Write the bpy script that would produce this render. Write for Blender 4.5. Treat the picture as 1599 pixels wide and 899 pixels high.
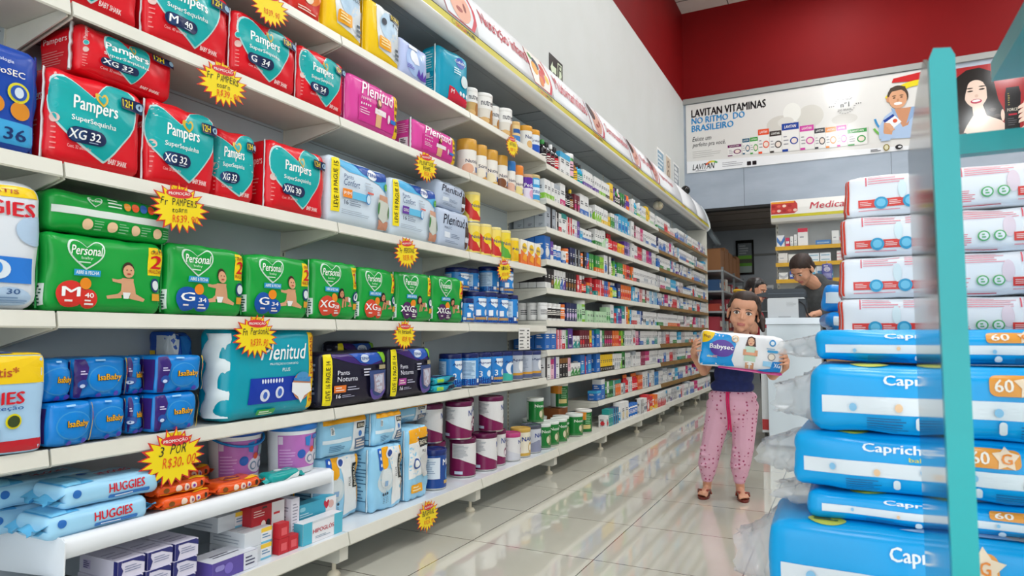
import bpy, bmesh, math, random
from mathutils import Vector, Matrix, Euler
from mathutils.geometry import tessellate_polygon

PI = math.pi
R = math.radians
random.seed(7)
scene = bpy.context.scene
for o in list(bpy.data.objects):
    bpy.data.objects.remove(o)
COL = scene.collection

# ------------------------------------------------------------------ camera, sky, lamps, exposure
CAM_H = 0.85
F_PX, IMG_W, IMG_H = 1030.0, 1599.0, 899.0
PITCH, YAW = 4.0263, 26.62
cam_data = bpy.data.cameras.new('camera')
cam = bpy.data.objects.new('camera', cam_data)
COL.objects.link(cam)
cam_data.sensor_width = 36.0
cam_data.lens = F_PX / IMG_W * 36.0
cam_data.clip_start = 0.02
cam.location = (0, 0, CAM_H)
cam.rotation_euler = (R(90 + PITCH), 0, R(YAW))
cam_data.dof.use_dof = True
cam_data.dof.focus_distance = 2.6
cam_data.dof.aperture_fstop = 8.0
scene.camera = cam

world = bpy.data.worlds.new('daylight')
scene.world = world
world.use_nodes = True
bg = world.node_tree.nodes['Background']
bg.inputs['Color'].default_value = (0.90, 0.96, 1.0, 1)
bg.inputs['Strength'].default_value = 1.75

scene.view_settings.view_transform = 'Standard'
scene.view_settings.look = 'None'
scene.view_settings.gamma = 1.0
scene.view_settings.use_curve_mapping = False
scene.view_settings.exposure = 0.58

def area_lamp(name, loc, rot, sx, sy, power, col=(1, 1, 1), portal=False):
    l = bpy.data.lights.new(name, 'AREA')
    l.shape = 'RECTANGLE'
    l.size, l.size_y = sx, sy
    l.energy = power
    l.color = col
    if portal:
        l.cycles.is_portal = True
    o = bpy.data.objects.new(name, l)
    o.location = loc
    o.rotation_euler = rot
    COL.objects.link(o)
    return o

# room numbers (metres)
WALL_X, RIGHT_X = -1.95, 4.6
FRONT_Y, BACK_Y = -2.6, 9.38
CEIL_Z = 5.48
area_lamp('shopfront_daylight_portal', (1.3, FRONT_Y + 0.02, 2.0), (R(90), 0, 0), 6.3, 3.9, 1.0, portal=True)
LAMP_SPOTS = [(x, y) for x in (0.1, 2.7) for y in (-0.8, 2.2, 5.2, 8.0)]
LAMP_POWER = 30.0
for (lx, ly) in LAMP_SPOTS:
    area_lamp('fluorescent_light', (lx, ly, CEIL_Z - 0.10), (0, 0, 0), 0.3, 1.2, LAMP_POWER, (0.97, 0.99, 1.0))

# ------------------------------------------------------------------ materials
def lin(h):
    h = h.lstrip('#')
    c = [int(h[i:i + 2], 16) / 255 for i in (0, 2, 4)]
    return [x / 12.92 if x <= 0.04045 else ((x + 0.055) / 1.055) ** 2.4 for x in c]

_mats = {}
KINDS = {'film': (0.27, 0.0), 'card': (0.45, 0.0), 'matte': (0.8, 0.0), 'paint': (0.42, 0.0), 'metal': (0.3, 1.0), 'skin': (0.5, 0.0), 'gloss': (0.12, 0.0), 'cloth': (0.9, 0.0)}
def M(hexc, kind='film', emit=0.0):
    key = (hexc, kind, emit)
    if key in _mats:
        return _mats[key]
    m = bpy.data.materials.new('%s_%s' % (kind, hexc))
    m.use_nodes = True
    b = m.node_tree.nodes['Principled BSDF']
    b.inputs['Base Color'].default_value = (*lin(hexc), 1)
    r, me = KINDS[kind]
    b.inputs['Roughness'].default_value = r
    b.inputs['Metallic'].default_value = me
    if kind == 'film':
        b.inputs['Specular IOR Level'].default_value = 0.36
    if kind == 'skin':
        b.inputs['Subsurface Weight'].default_value = 0.08
        b.inputs['Subsurface Radius'].default_value = (0.02, 0.008, 0.004)
    if kind == 'cloth':
        b.inputs['Sheen Weight'].default_value = 0.2
    if emit:
        b.inputs['Emission Color'].default_value = (*lin(hexc), 1)
        b.inputs['Emission Strength'].default_value = emit
    _mats[key] = m
    return m

def noisy(name, hexa, hexb, scale, rough, bump=0.0, metal=0.0, stretch=(1, 1, 1), rvar=0.0):
    """two-tone procedural surface with optional bump"""
    m = bpy.data.materials.new(name)
    m.use_nodes = True
    nt = m.node_tree
    b = nt.nodes['Principled BSDF']
    tc = nt.nodes.new('ShaderNodeTexCoord')
    mp = nt.nodes.new('ShaderNodeMapping')
    mp.inputs['Scale'].default_value = stretch
    no = nt.nodes.new('ShaderNodeTexNoise')
    no.inputs['Scale'].default_value = scale
    no.inputs['Detail'].default_value = 4
    cr = nt.nodes.new('ShaderNodeValToRGB')
    cr.color_ramp.elements[0].position = 0.35
    cr.color_ramp.elements[1].position = 0.65
    cr.color_ramp.elements[0].color = (*lin(hexa), 1)
    cr.color_ramp.elements[1].color = (*lin(hexb), 1)
    nt.links.new(tc.outputs['Object'], mp.inputs['Vector'])
    nt.links.new(mp.outputs['Vector'], no.inputs['Vector'])
    nt.links.new(no.outputs['Fac'], cr.inputs['Fac'])
    nt.links.new(cr.outputs['Color'], b.inputs['Base Color'])
    b.inputs['Roughness'].default_value = rough
    b.inputs['Metallic'].default_value = metal
    if bump:
        bp = nt.nodes.new('ShaderNodeBump')
        bp.inputs['Strength'].default_value = bump
        bp.inputs['Distance'].default_value = 0.002
        nt.links.new(no.outputs['Fac'], bp.inputs['Height'])
        nt.links.new(bp.outputs['Normal'], b.inputs['Normal'])
    return m

# ------------------------------------------------------------------ mesh builder
class MB:
    def __init__(s):
        s.v, s.f, s.mi, s.sm, s.mats = [], [], [], [], []
    def mid(s, m):
        if m not in s.mats:
            s.mats.append(m)
        return s.mats.index(m)
    def add(s, vs, fs, m, smooth=False, T=None):
        n = len(s.v)
        k = s.mid(m)
        s.v += [tuple(T @ Vector(p)) for p in vs] if T is not None else [tuple(p) for p in vs]
        for q in fs:
            s.f.append(tuple(i + n for i in q))
            s.mi.append(k)
            s.sm.append(smooth)
    def box(s, x0, x1, y0, y1, z0, z1, m, T=None):
        vs = [(x, y, z) for z in (z0, z1) for y in (y0, y1) for x in (x0, x1)]
        s.add(vs, [(0, 2, 3, 1), (4, 5, 7, 6), (0, 1, 5, 4), (2, 6, 7, 3), (0, 4, 6, 2), (1, 3, 7, 5)], m, False, T)
    def prism(s, pts, a0, a1, m, axis='y', T=None, smooth=False):
        """polygon in the plane across `axis`, extruded from a0 to a1"""
        def P(p, a):
            return {'y': (p[0], a, p[1]), 'x': (a, p[0], p[1]), 'z': (p[0], p[1], a)}[axis]
        n = len(pts)
        vs = [P(p, a0) for p in pts] + [P(p, a1) for p in pts]
        tri = tessellate_polygon([[Vector((p[0], p[1], 0)) for p in pts]])
        fs = [tuple(t) for t in tri] + [tuple(i + n for i in reversed(t)) for t in tri]
        s.add(vs, fs, m, False, T)
        s.add(vs, [(i, (i + 1) % n, (i + 1) % n + n, i + n) for i in range(n)], m, smooth, T)
    def lathe(s, prof, m, seg=28, T=None, cap=True, smooth=True):
        vs, fs = [], []
        for (r, z) in prof:
            for i in range(seg):
                a = 2 * PI * i / seg
                vs.append((r * math.cos(a), r * math.sin(a), z))
        for j in range(len(prof) - 1):
            for i in range(seg):
                k = (i + 1) % seg
                fs.append((j * seg + i, j * seg + k, (j + 1) * seg + k, (j + 1) * seg + i))
        s.add(vs, fs, m, smooth, T)
        if cap:
            s.add(vs, [tuple(reversed(range(seg))), tuple(range((len(prof) - 1) * seg, len(prof) * seg))], m, False, T)
    def tube(s, pts, r, m, seg=8, T=None):
        pts = [Vector(p) for p in pts]
        rs = r if isinstance(r, (list, tuple)) else [r] * len(pts)
        vs, fs = [], []
        up = Vector((0, 0, 1))
        for i, p in enumerate(pts):
            t = (pts[min(i + 1, len(pts) - 1)] - pts[max(i - 1, 0)]).normalized()
            a = t.cross(up)
            if a.length < 1e-3:
                a = t.cross(Vector((1, 0, 0)))
            a.normalize()
            b = t.cross(a).normalized()
            for k in range(seg):
                an = 2 * PI * k / seg
                vs.append(p + (a * math.cos(an) + b * math.sin(an)) * rs[i])
        for i in range(len(pts) - 1):
            for k in range(seg):
                q = (k + 1) % seg
                fs.append((i * seg + k, i * seg + q, (i + 1) * seg + q, (i + 1) * seg + k))
        fs += [tuple(range(seg)), tuple(reversed(range((len(pts) - 1) * seg, len(pts) * seg)))]
        s.add(vs, fs, m, True, T)
    def ellipsoid(s, c, r, m, seg=16, rings=10, T=None):
        vs, fs = [], []
        for j in range(rings + 1):
            th = PI * j / rings
            for i in range(seg):
                a = 2 * PI * i / seg
                vs.append((c[0] + r[0] * math.sin(th) * math.cos(a), c[1] + r[1] * math.sin(th) * math.sin(a), c[2] - r[2] * math.cos(th)))
        for j in range(rings):
            for i in range(seg):
                k = (i + 1) % seg
                fs.append((j * seg + i, j * seg + k, (j + 1) * seg + k, (j + 1) * seg + i))
        s.add(vs, fs, m, True, T)
    def mesh(s, name):
        me = bpy.data.meshes.new(name)
        me.from_pydata(s.v, [], s.f)
        for m in s.mats:
            me.materials.append(m)
        me.polygons.foreach_set('material_index', s.mi)
        me.polygons.foreach_set('use_smooth', s.sm)
        me.update()
        return me

def tag(o, label=None, cat=None, group=None, kind=None):
    if label: o['label'] = label
    if cat: o['category'] = cat
    if group: o['group'] = group
    if kind: o['kind'] = kind
    return o

def obj(name, mb, parent=None, loc=(0, 0, 0), rot=(0, 0, 0)):
    me = mb.mesh(name) if isinstance(mb, MB) else mb
    o = bpy.data.objects.new(name, me)
    COL.objects.link(o)
    o.location = loc
    o.rotation_euler = rot
    if parent is not None:
        o.parent = parent
    return o

def thing(name, label, cat, loc=(0, 0, 0), rotz=0.0, group=None):
    o = bpy.data.objects.new(name, None)
    o.empty_display_size = 0.05
    COL.objects.link(o)
    o.location = loc
    o.rotation_euler = (0, 0, rotz)
    return tag(o, label, cat, group)

def struct(name, mb, parent=None):
    o = obj(name, mb, parent)
    if parent is None:
        o['kind'] = 'structure'
    return o

# ------------------------------------------------------------------ printed graphics laid on a surface
_glyphs = {}
def glyph(txt, shear=0.0):
    key = (txt, shear)
    if key not in _glyphs:
        cu = bpy.data.curves.new('lettering', 'FONT')
        cu.body = txt
        cu.size = 1.0
        cu.resolution_u = 2
        cu.shear = shear
        ob = bpy.data.objects.new('lettering', cu)
        COL.objects.link(ob)
        me = bpy.data.meshes.new_from_object(ob)
        vs = [(v.co.x, v.co.y) for v in me.vertices]
        fs = []
        me.calc_loop_triangles()
        for t in me.loop_triangles:
            fs.append(tuple(t.vertices))
        bpy.data.objects.remove(ob)
        bpy.data.curves.remove(cu)
        bpy.data.meshes.remove(me)
        x0, x1 = min(p[0] for p in vs), max(p[0] for p in vs)
        y0, y1 = min(p[1] for p in vs), max(p[1] for p in vs)
        vs = [((p[0] - x0) / max(x1 - x0, 1e-6), (p[1] - y0) / max(y1 - y0, 1e-6)) for p in vs]
        _glyphs[key] = (vs, fs, x1 - x0, y1 - y0)
    return _glyphs[key]

def heart_pts(n=40):
    out = []
    for i in range(n):
        t = 2 * PI * i / n
        q = math.sin(t)
        out.append((math.copysign(abs(q) ** 1.75, q), (13 * math.cos(t) - 5 * math.cos(2 * t) - 2 * math.cos(3 * t) - math.cos(4 * t) + 2.5) / 14.5))
    return out

class Deco:
    """flat printing on a face: u,v run 0..1 over a w x h face, mapf(x, z, off) gives the 3D point"""
    def __init__(s, mb, mapf, w, h, maxlen=9.0, eps=0.0007, kind='film'):
        s.mb, s.mapf, s.w, s.h, s.L, s.e, s.layer, s.kind, s.n = mb, mapf, w, h, maxlen, eps, 1, kind, 0
    def m(s, c):
        return M(c, s.kind) if isinstance(c, str) else c
    def tris(s, pts, tri, c):
        """pts in metres from the face's lower left corner"""
        vs, fs = list(pts), []
        def split(a, b, q, depth):
            if depth < 9:
                pa, pb, pq = vs[a], vs[b], vs[q]
                ds = [math.dist(pa, pb), math.dist(pb, pq), math.dist(pq, pa)]
                k = max(range(3), key=lambda i: ds[i])
                if ds[k] > s.L:
                    i, j, l = [(a, b, q), (b, q, a), (q, a, b)][k]
                    vs.append(((vs[i][0] + vs[j][0]) / 2, (vs[i][1] + vs[j][1]) / 2))
                    n = len(vs) - 1
                    split(i, n, l, depth + 1)
                    split(n, j, l, depth + 1)
                    return
            fs.append((a, b, q))
        for t in tri:
            split(*t, 0)
        s.n += 1
        off = s.e * s.layer + 2.5e-5 * s.n
        s.mb.add([s.mapf(p[0] - s.w / 2, p[1], off) for p in vs], fs, s.m(c), True)
    def polym(s, pts, c):
        s.tris(pts, [tuple(t) for t in tessellate_polygon([[Vector((p[0], p[1], 0)) for p in pts]])], c)
        return s
    def poly(s, pts, c):
        return s.polym([(u * s.w, v * s.h) for u, v in pts], c)
    def rect(s, u0, v0, u1, v1, c):
        return s.poly([(u0, v0), (u1, v0), (u1, v1), (u0, v1)], c)
    def ell(s, u, v, ru, rv, c, n=20, a0=0, a1=360):
        """radii as fractions of the face height"""
        pts = [(u * s.w + ru * s.h * math.cos(R(a0 + (a1 - a0) * i / n)), v * s.h + rv * s.h * math.sin(R(a0 + (a1 - a0) * i / n))) for i in range(n if a1 - a0 == 360 else n + 1)]
        return s.polym(pts, c)
    def rrect(s, u0, v0, u1, v1, c, r=0.5):
        x0, x1, z0, z1 = u0 * s.w, u1 * s.w, v0 * s.h, v1 * s.h
        q = r * min(x1 - x0, z1 - z0)
        pts = []
        for cx, cz, a in ((x1 - q, z1 - q, 0), (x0 + q, z1 - q, 90), (x0 + q, z0 + q, 180), (x1 - q, z0 + q, 270)):
            for i in range(6):
                pts.append((cx + q * math.cos(R(a + 18 * i)), cz + q * math.sin(R(a + 18 * i))))
        return s.polym(pts, c)
    def heart(s, u, v, ru, rv, c, ang=0, pts=None):
        ca, sa = math.cos(R(ang)), math.sin(R(ang))
        out = []
        for x, z in heart_pts():
            x, z = x * ru * s.h, z * rv * s.h
            out.append((u * s.w + x * ca - z * sa, v * s.h + x * sa + z * ca))
        return s.polym(out, c)
    def star(s, u, v, r, c, n=5, inner=0.45, ang=90):
        return s.polym([(u * s.w + (r if i % 2 == 0 else r * inner) * s.h * math.cos(R(ang + 180 * i / n)), v * s.h + (r if i % 2 == 0 else r * inner) * s.h * math.sin(R(ang + 180 * i / n))) for i in range(2 * n)], c)
    def text(s, t, u0, v0, u1, v1, c, bold=0.015, shear=0.0, rot=0.0):
        vs, fs, gw, gh = glyph(t, shear)
        x0, x1, z0, z1 = u0 * s.w, u1 * s.w, v0 * s.h, v1 * s.h
        cx, cz, dx, dz = (x0 + x1) / 2, (z0 + z1) / 2, x1 - x0, z1 - z0
        ca, sa = math.cos(R(rot)), math.sin(R(rot))
        if abs(rot) == 90:
            dx, dz = dz, dx
        k = bold * 0.6 if bold > 0.008 else 0.0      # heavier stroke: the letters twice, slightly apart
        for sg in ((-1, 1) if k else (0,)):
            pts = []
            for p in vs:
                a, b = (p[0] - 0.5 + sg * k / gw) * dx, (p[1] - 0.5 + sg * k * 0.5 / gh) * dz
                pts.append((cx + a * ca - b * sa, cz + a * sa + b * ca))
            s.tris(pts, fs, c)
        return s
    def bars(s, u0, v0, u1, v1, n, c, fill=0.45, seed=1):
        rr = random.Random(seed)
        for i in range(n):
            z = v1 - (v1 - v0) * (i + 0.5) / n
            t = (v1 - v0) / n * fill / 2
            s.rect(u0, z - t, u0 + (u1 - u0) * rr.uniform(0.6, 1.0), z + t, c)
        return s
    def up(s):
        s.layer += 1
        return s

# ------------------------------------------------------------------ shaped bodies with printable faces
def soft(mb, w, h, d, m, r=0.02, b=0.01, n=10, seed=0, wr=0.0012, T=None, ztop=0.003):
    n = int(n * 1.5)
    """a plump plastic pack standing on z=0, front towards -y; returns face mappers"""
    hx, hy, hz = w / 2, d / 2, h / 2
    r = min(r, hx * 0.95, hy * 0.95, hz * 0.95)
    rr = random.Random(seed)
    ph = [rr.uniform(0, 6.3) for _ in range(6)]
    fr = [rr.uniform(14, 26) / max(w, 0.15) * 0.3 for _ in range(3)] + [rr.uniform(40, 70) for _ in range(3)]
    def P(x, y, z, off=0.0):
        p = (x * hx, y * hy, z * hz)
        q = (max(-(hx - r), min(hx - r, p[0])), max(-(hy - r), min(hy - r, p[1])), max(-(hz - r), min(hz - r, p[2])))
        dv = Vector((p[0] - q[0], p[1] - q[1], p[2] - q[2]))
        dv = dv.normalized() if dv.length > 1e-9 else Vector((0, 0, 0))
        o = Vector(q) + dv * (r + off)
        fx, fy, fz = 1 - x * x, 1 - y * y, 1 - z * z
        o.y += y * b * fx * fz
        o.x += x * b * 0.1 * fy * fz
        o.z += z * b * 0.25 * fx * fy
        k = wr * (math.sin(fr[0] * p[0] * 3 + fr[3] * p[2] * 0.6 + ph[0]) + math.sin(fr[4] * p[2] + fr[1] * p[0] + ph[1]) + 0.7 * math.sin(fr[5] * p[0] + fr[2] * p[2] * 2 + ph[2]))
        o += dv * k
        o.z = max(-hz, min(hz + ztop + off, o.z))
        o.z += hz
        return tuple(T @ o) if T is not None else tuple(o)
    g = [math.sin(PI / 2 * (-1 + 2 * i / n)) for i in range(n + 1)]
    for face in range(6):
        vs, fs = [], []
        for i in range(n + 1):
            for j in range(n + 1):
                a, c = g[i], g[j]
                vs.append(P(*[(a, -1, c), (-a, 1, c), (-1, -a, c), (1, a, c), (a, c, 1), (a, -c, -1)][face]))
        for i in range(n):
            for j in range(n):
                fs.append((i * (n + 1) + j, (i + 1) * (n + 1) + j, (i + 1) * (n + 1) + j + 1, i * (n + 1) + j + 1))
        mb.add(vs, fs, m, True)
    front = lambda x, z, off: P(x / hx, -1, (z - hz) / hz, off)
    left = lambda x, z, off: P(-1, -x / hy, (z - hz) / hz, off)
    top = lambda x, z, off: P(x / hx, (z - hy) / hy, 1, off)
    return front, left, top

def Dk(mb, front, w, h, L=0.024, kind='film', eps=0.0013):
    return Deco(mb, front, w, h, min(L, max(0.007, h * 0.13)), eps, kind)

def boxfaces(w, h, d):
    f = lambda x, z, off: (x, -d / 2 - off, z)
    l = lambda x, z, off: (-w / 2 - off, -x, z)
    t = lambda x, z, off: (x, z - d / 2, h + off)
    return f, l, t

def cyl(rad):
    return lambda x, z, off: ((rad + off) * math.sin(x / rad), -(rad + off) * math.cos(x / rad), z)

def ordinal(i):
    return ['first', 'second', 'third', 'fourth', 'fifth', 'sixth', 'seventh', 'eighth', 'ninth', 'tenth', 'eleventh', 'twelfth', 'thirteenth', 'fourteenth', 'fifteenth', 'sixteenth', 'seventeenth', 'eighteenth', 'nineteenth', 'twentieth', 'twenty-first', 'twenty-second', 'twenty-third', 'twenty-fourth', 'twenty-fifth', 'twenty-sixth', 'twenty-seventh', 'twenty-eighth', 'twenty-ninth', 'thirtieth'][i]
# ------------------------------------------------------------------ room shell
WHITE_WALL = noisy('white_wall_paint', '#cfd2d0', '#cccfcc', 3.0, 0.6)
RED_WALL = noisy('red_wall_paint', '#7d0c0f', '#780b0e', 2.0, 0.6)
STEEL = noisy('brushed_grey_panel', '#9aa5b2', '#a6b0bd', 2.0, 0.35, 0.0, 0.15, (1, 1, 3))
CEIL = noisy('ceiling_board', '#d9d2cb', '#d2cac2', 4.0, 0.8)

def tile_material():
    m = bpy.data.materials.new('polished_porcelain_tile')
    m.use_nodes = True
    nt = m.node_tree
    b = nt.nodes['Principled BSDF']
    geo = nt.nodes.new('ShaderNodeNewGeometry')
    sep = nt.nodes.new('ShaderNodeSeparateXYZ')
    nt.links.new(geo.outputs['Position'], sep.inputs['Vector'])
    def line(axis, off, pitch, half):
        a = nt.nodes.new('ShaderNodeMath'); a.operation = 'SUBTRACT'; a.inputs[1].default_value = off
        nt.links.new(sep.outputs[axis], a.inputs[0])
        w = nt.nodes.new('ShaderNodeMath'); w.operation = 'WRAP'
        w.inputs[1].default_value = pitch / 2; w.inputs[2].default_value = -pitch / 2
        nt.links.new(a.outputs[0], w.inputs[0])
        ab = nt.nodes.new('ShaderNodeMath'); ab.operation = 'ABSOLUTE'
        nt.links.new(w.outputs[0], ab.inputs[0])
        lt = nt.nodes.new('ShaderNodeMath'); lt.operation = 'LESS_THAN'; lt.inputs[1].default_value = half
        nt.links.new(ab.outputs[0], lt.inputs[0])
        return lt
    lx = line('X', -1.400, 0.528, 0.0022)
    ly = line('Y', 2.427, 0.5035, 0.0022)
    mx = nt.nodes.new('ShaderNodeMath'); mx.operation = 'MAXIMUM'
    nt.links.new(lx.outputs[0], mx.inputs[0]); nt.links.new(ly.outputs[0], mx.inputs[1])
    no = nt.nodes.new('ShaderNodeTexNoise'); no.inputs['Scale'].default_value = 3.5; no.inputs['Detail'].default_value = 6
    nt.links.new(geo.outputs['Position'], no.inputs['Vector'])
    cr = nt.nodes.new('ShaderNodeValToRGB')
    cr.color_ramp.elements[0].position = 0.3; cr.color_ramp.elements[1].position = 0.7
    cr.color_ramp.elements[0].color = (*lin('#cac8ba'), 1); cr.color_ramp.elements[1].color = (*lin('#d0cec1'), 1)
    nt.links.new(no.outputs['Fac'], cr.inputs['Fac'])
    mix = nt.nodes.new('ShaderNodeMixRGB')
    mix.inputs['Color2'].default_value = (*lin('#5f5344'), 1)
    nt.links.new(mx.outputs[0], mix.inputs['Fac']); nt.links.new(cr.outputs['Color'], mix.inputs['Color1'])
    nt.links.new(mix.outputs['Color'], b.inputs['Base Color'])
    b.inputs['Roughness'].default_value = 0.07
    b.inputs['Specular IOR Level'].default_value = 1.0
    b.inputs['Coat Weight'].default_value = 0.6
    b.inputs['Coat Roughness'].default_value = 0.03
    bp = nt.nodes.new('ShaderNodeBump'); bp.inputs['Strength'].default_value = 0.02; bp.inputs['Distance'].default_value = 0.01
    n2 = nt.nodes.new('ShaderNodeTexNoise'); n2.inputs['Scale'].default_value = 5.0
    nt.links.new(geo.outputs['Position'], n2.inputs['Vector']); nt.links.new(n2.outputs['Fac'], bp.inputs['Height'])
    nt.links.new(bp.outputs['Normal'], b.inputs['Normal'])
    return m
TILE = tile_material()

BACKROOM_Y = 12.2
mb = MB(); mb.box(WALL_X - 0.6, RIGHT_X, FRONT_Y - 1.5, BACKROOM_Y, -0.1, 0.0, TILE); struct('floor', mb)
RED_WALL.node_tree.nodes['Principled BSDF'].inputs['Specular IOR Level'].default_value = 0.15
mb = MB(); mb.box(WALL_X - 0.1, WALL_X, FRONT_Y, BACK_Y, 0, 4.17, WHITE_WALL)
mb.box(WALL_X - 0.1, WALL_X, FRONT_Y, BACK_Y, 4.17, CEIL_Z, RED_WALL); struct('wall_left', mb)
mb = MB(); mb.box(RIGHT_X, RIGHT_X + 0.1, FRONT_Y, BACKROOM_Y, 0, 4.17, WHITE_WALL)
mb.box(RIGHT_X, RIGHT_X + 0.1, FRONT_Y, BACKROOM_Y, 4.17, CEIL_Z, RED_WALL); struct('wall_right', mb)
# back wall: red above, grey metal-look lintel over the opening to the stock room, white to the right
mb = MB()
mb.box(WALL_X - 0.1, RIGHT_X, BACK_Y, BACK_Y + 0.12, 4.20, CEIL_Z, RED_WALL)
for x0, x1 in ((WALL_X - 0.1, -1.152), (-1.148, 0.6), (0.604, 2.2), (2.204, RIGHT_X)):
    mb.box(x0, x1, BACK_Y, BACK_Y + 0.12, 2.60, 4.20, STEEL)
mb.box(-0.74, RIGHT_X, BACK_Y, BACK_Y + 0.12, 0, 2.60, STEEL)
struct('wall_back', mb)
mb = MB(); mb.box(WALL_X - 0.1, RIGHT_X, BACK_Y - 0.03, BACK_Y, 4.125, 4.20, M('#9b9c98', 'paint')); struct('trim_1', mb)
mb = MB(); mb.box(WALL_X - 0.1, -0.74, BACK_Y - 0.008, BACK_Y + 0.128, 2.565, 2.60, M('#1d1d1e', 'matte')); struct('trim_2', mb)
# shopfront: an open roll-up front with a lintel above
mb = MB(); mb.box(WALL_X - 0.1, RIGHT_X + 0.1, FRONT_Y - 0.1, FRONT_Y, 4.05, CEIL_Z, WHITE_WALL)
mb.box(WALL_X - 0.1, WALL_X + 0.05, FRONT_Y - 0.1, FRONT_Y, 0, 4.05, WHITE_WALL)
mb.box(RIGHT_X - 0.2, RIGHT_X + 0.1, FRONT_Y - 0.1, FRONT_Y, 0, 4.05, WHITE_WALL); struct('wall_front', mb)
mb = MB()
mb.box(WALL_X - 0.1, RIGHT_X + 0.1, FRONT_Y - 0.1, BACK_Y + 0.12, CEIL_Z, CEIL_Z + 0.08, CEIL)
DK = M('#4a403a', 'matte')
for yy in (9.0, 8.4, 7.8, 7.2):
    mb.box(WALL_X, RIGHT_X, yy - 0.006, yy + 0.006, CEIL_Z - 0.004, CEIL_Z, DK)
for xx in (-1.3, -0.7, -0.1, 0.5, 1.1, 1.7):
    mb.box(xx - 0.006, xx + 0.006, FRONT_Y, BACK_Y, CEIL_Z - 0.004, CEIL_Z, DK)
struct('ceiling', mb)
# stock room behind the opening
BR = noisy('stock_room_paint', '#a4abb0', '#9ca3a8', 3.0, 0.7)
mb = MB(); mb.box(WALL_X - 0.6, RIGHT_X, BACKROOM_Y, BACKROOM_Y + 0.1, 0, 2.75, BR)
mb.box(WALL_X - 0.6, RIGHT_X, BACKROOM_Y - 0.012, BACKROOM_Y, 2.22, 2.26, M('#6d6f6d', 'paint')); struct('wall_stockroom_back', mb)
mb = MB(); mb.box(WALL_X - 0.2, WALL_X - 0.1, BACK_Y, BACKROOM_Y, 0, 2.75, BR); struct('wall_stockroom_side', mb)
mb = MB(); mb.box(WALL_X - 0.7, RIGHT_X, BACK_Y + 0.12, BACKROOM_Y, 2.70, 2.78, M('#8a8079', 'matte'))
for yy in (9.9, 10.5, 11.1, 11.7):
    mb.box(WALL_X - 0.6, RIGHT_X, yy - 0.006, yy + 0.006, 2.695, 2.70, DK)
struct('ceiling_stockroom', mb)
# fluorescent fixtures
t = thing('ceiling_light', 'white twin-tube light on the low stock room ceiling', 'ceiling light', (0.3, 10.9, 2.70), R(90), 'fluorescent ceiling lights')
b = MB(); b.box(-0.14, 0.14, -0.5, 0.5, -0.05, 0.0, M('#e9e9e6', 'paint')); obj('housing', b, t)
b = MB(); b.tube([(0, -0.46, -0.065), (0, 0.46, -0.065)], 0.013, M('#ffffff', 'gloss', 6.0)); obj('tube', b, t)
area_lamp('fluorescent_light', (0.3, 10.9, 2.61), (0, 0, R(90)), 0.2, 0.9, 16.0, (1.0, 0.97, 0.93))
for i, (lx, ly) in enumerate(LAMP_SPOTS):
    side = 'over the shelving side' if lx < 1 else 'over the far side'
    t = thing('ceiling_light', 'white twin-tube ceiling light %s, %s from the shopfront' % (side, ordinal(i % 4)), 'ceiling light', (lx, ly, CEIL_Z), 0, 'fluorescent ceiling lights')
    b = MB(); b.box(-0.17, 0.17, -0.63, 0.63, -0.06, 0.0, M('#e9e9e6', 'paint')); obj('housing', b, t)
    for dx in (-0.08, 0.08):
        b = MB(); b.tube([(dx, -0.58, -0.075), (dx, 0.58, -0.075)], 0.013, M('#ffffff', 'gloss', 6.0)); obj('tube', b, t)

# ------------------------------------------------------------------ long wall shelving
SHX, PANX = -1.65, -1.92
JOINTS = [-0.05, 0.905, 1.860, 2.815, 3.770, 4.725, 5.690, 6.615, 7.500, 8.400, 9.300]
POWDER = noisy('white_powder_coat', '#dbd9cd', '#d5d3c7', 8.0, 0.38)
PANEL = noisy('grey_back_panel', '#c2cdd3', '#bbc6cc', 5.0, 0.45)
WOOD = noisy('wood_print_edge', '#8a6a35', '#775728', 6.0, 0.5, 0.0, 0.0, (8, 1, 8))
SLOT = M('#20211f', 'matte')
LSH = [1.97, 1.66, 1.262, 0.905, 0.585]
RSH = [1.935, 1.715, 1.53, 1.325, 1.145, 0.94, 0.755, 0.567]
R9 = 0.355
DECK_Z, DECK_X = 0.158, -1.575

def shelf_part(root, y0, y1, z, xf, lipmat, brmat=POWDER):
    e = 0.003
    b = MB()
    b.box(PANX + 0.004, xf - 0.004, y0 + e, y1 - e, z - 0.020, z - 0.004, POWDER)
    # folded front lip, leaning slightly outwards at the bottom
    b.prism([(xf - 0.004, z), (xf - 0.001, z - 0.001), (xf + 0.007, z - 0.036), (xf + 0.004, z - 0.040), (xf - 0.006, z - 0.036)], y0 + e, y1 - e, lipmat, 'y')
    s = obj('shelf', b, root)
    for yy in (y0 + 0.004, y1 - 0.008):
        k = MB()
        k.prism([(PANX + 0.003, z - 0.021), (xf - 0.007, z - 0.021), (xf - 0.004, z - 0.043), (PANX + 0.003, z - 0.095)], yy, yy + 0.004, brmat, 'y')
        obj('bracket', k, s)
    return s

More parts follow.
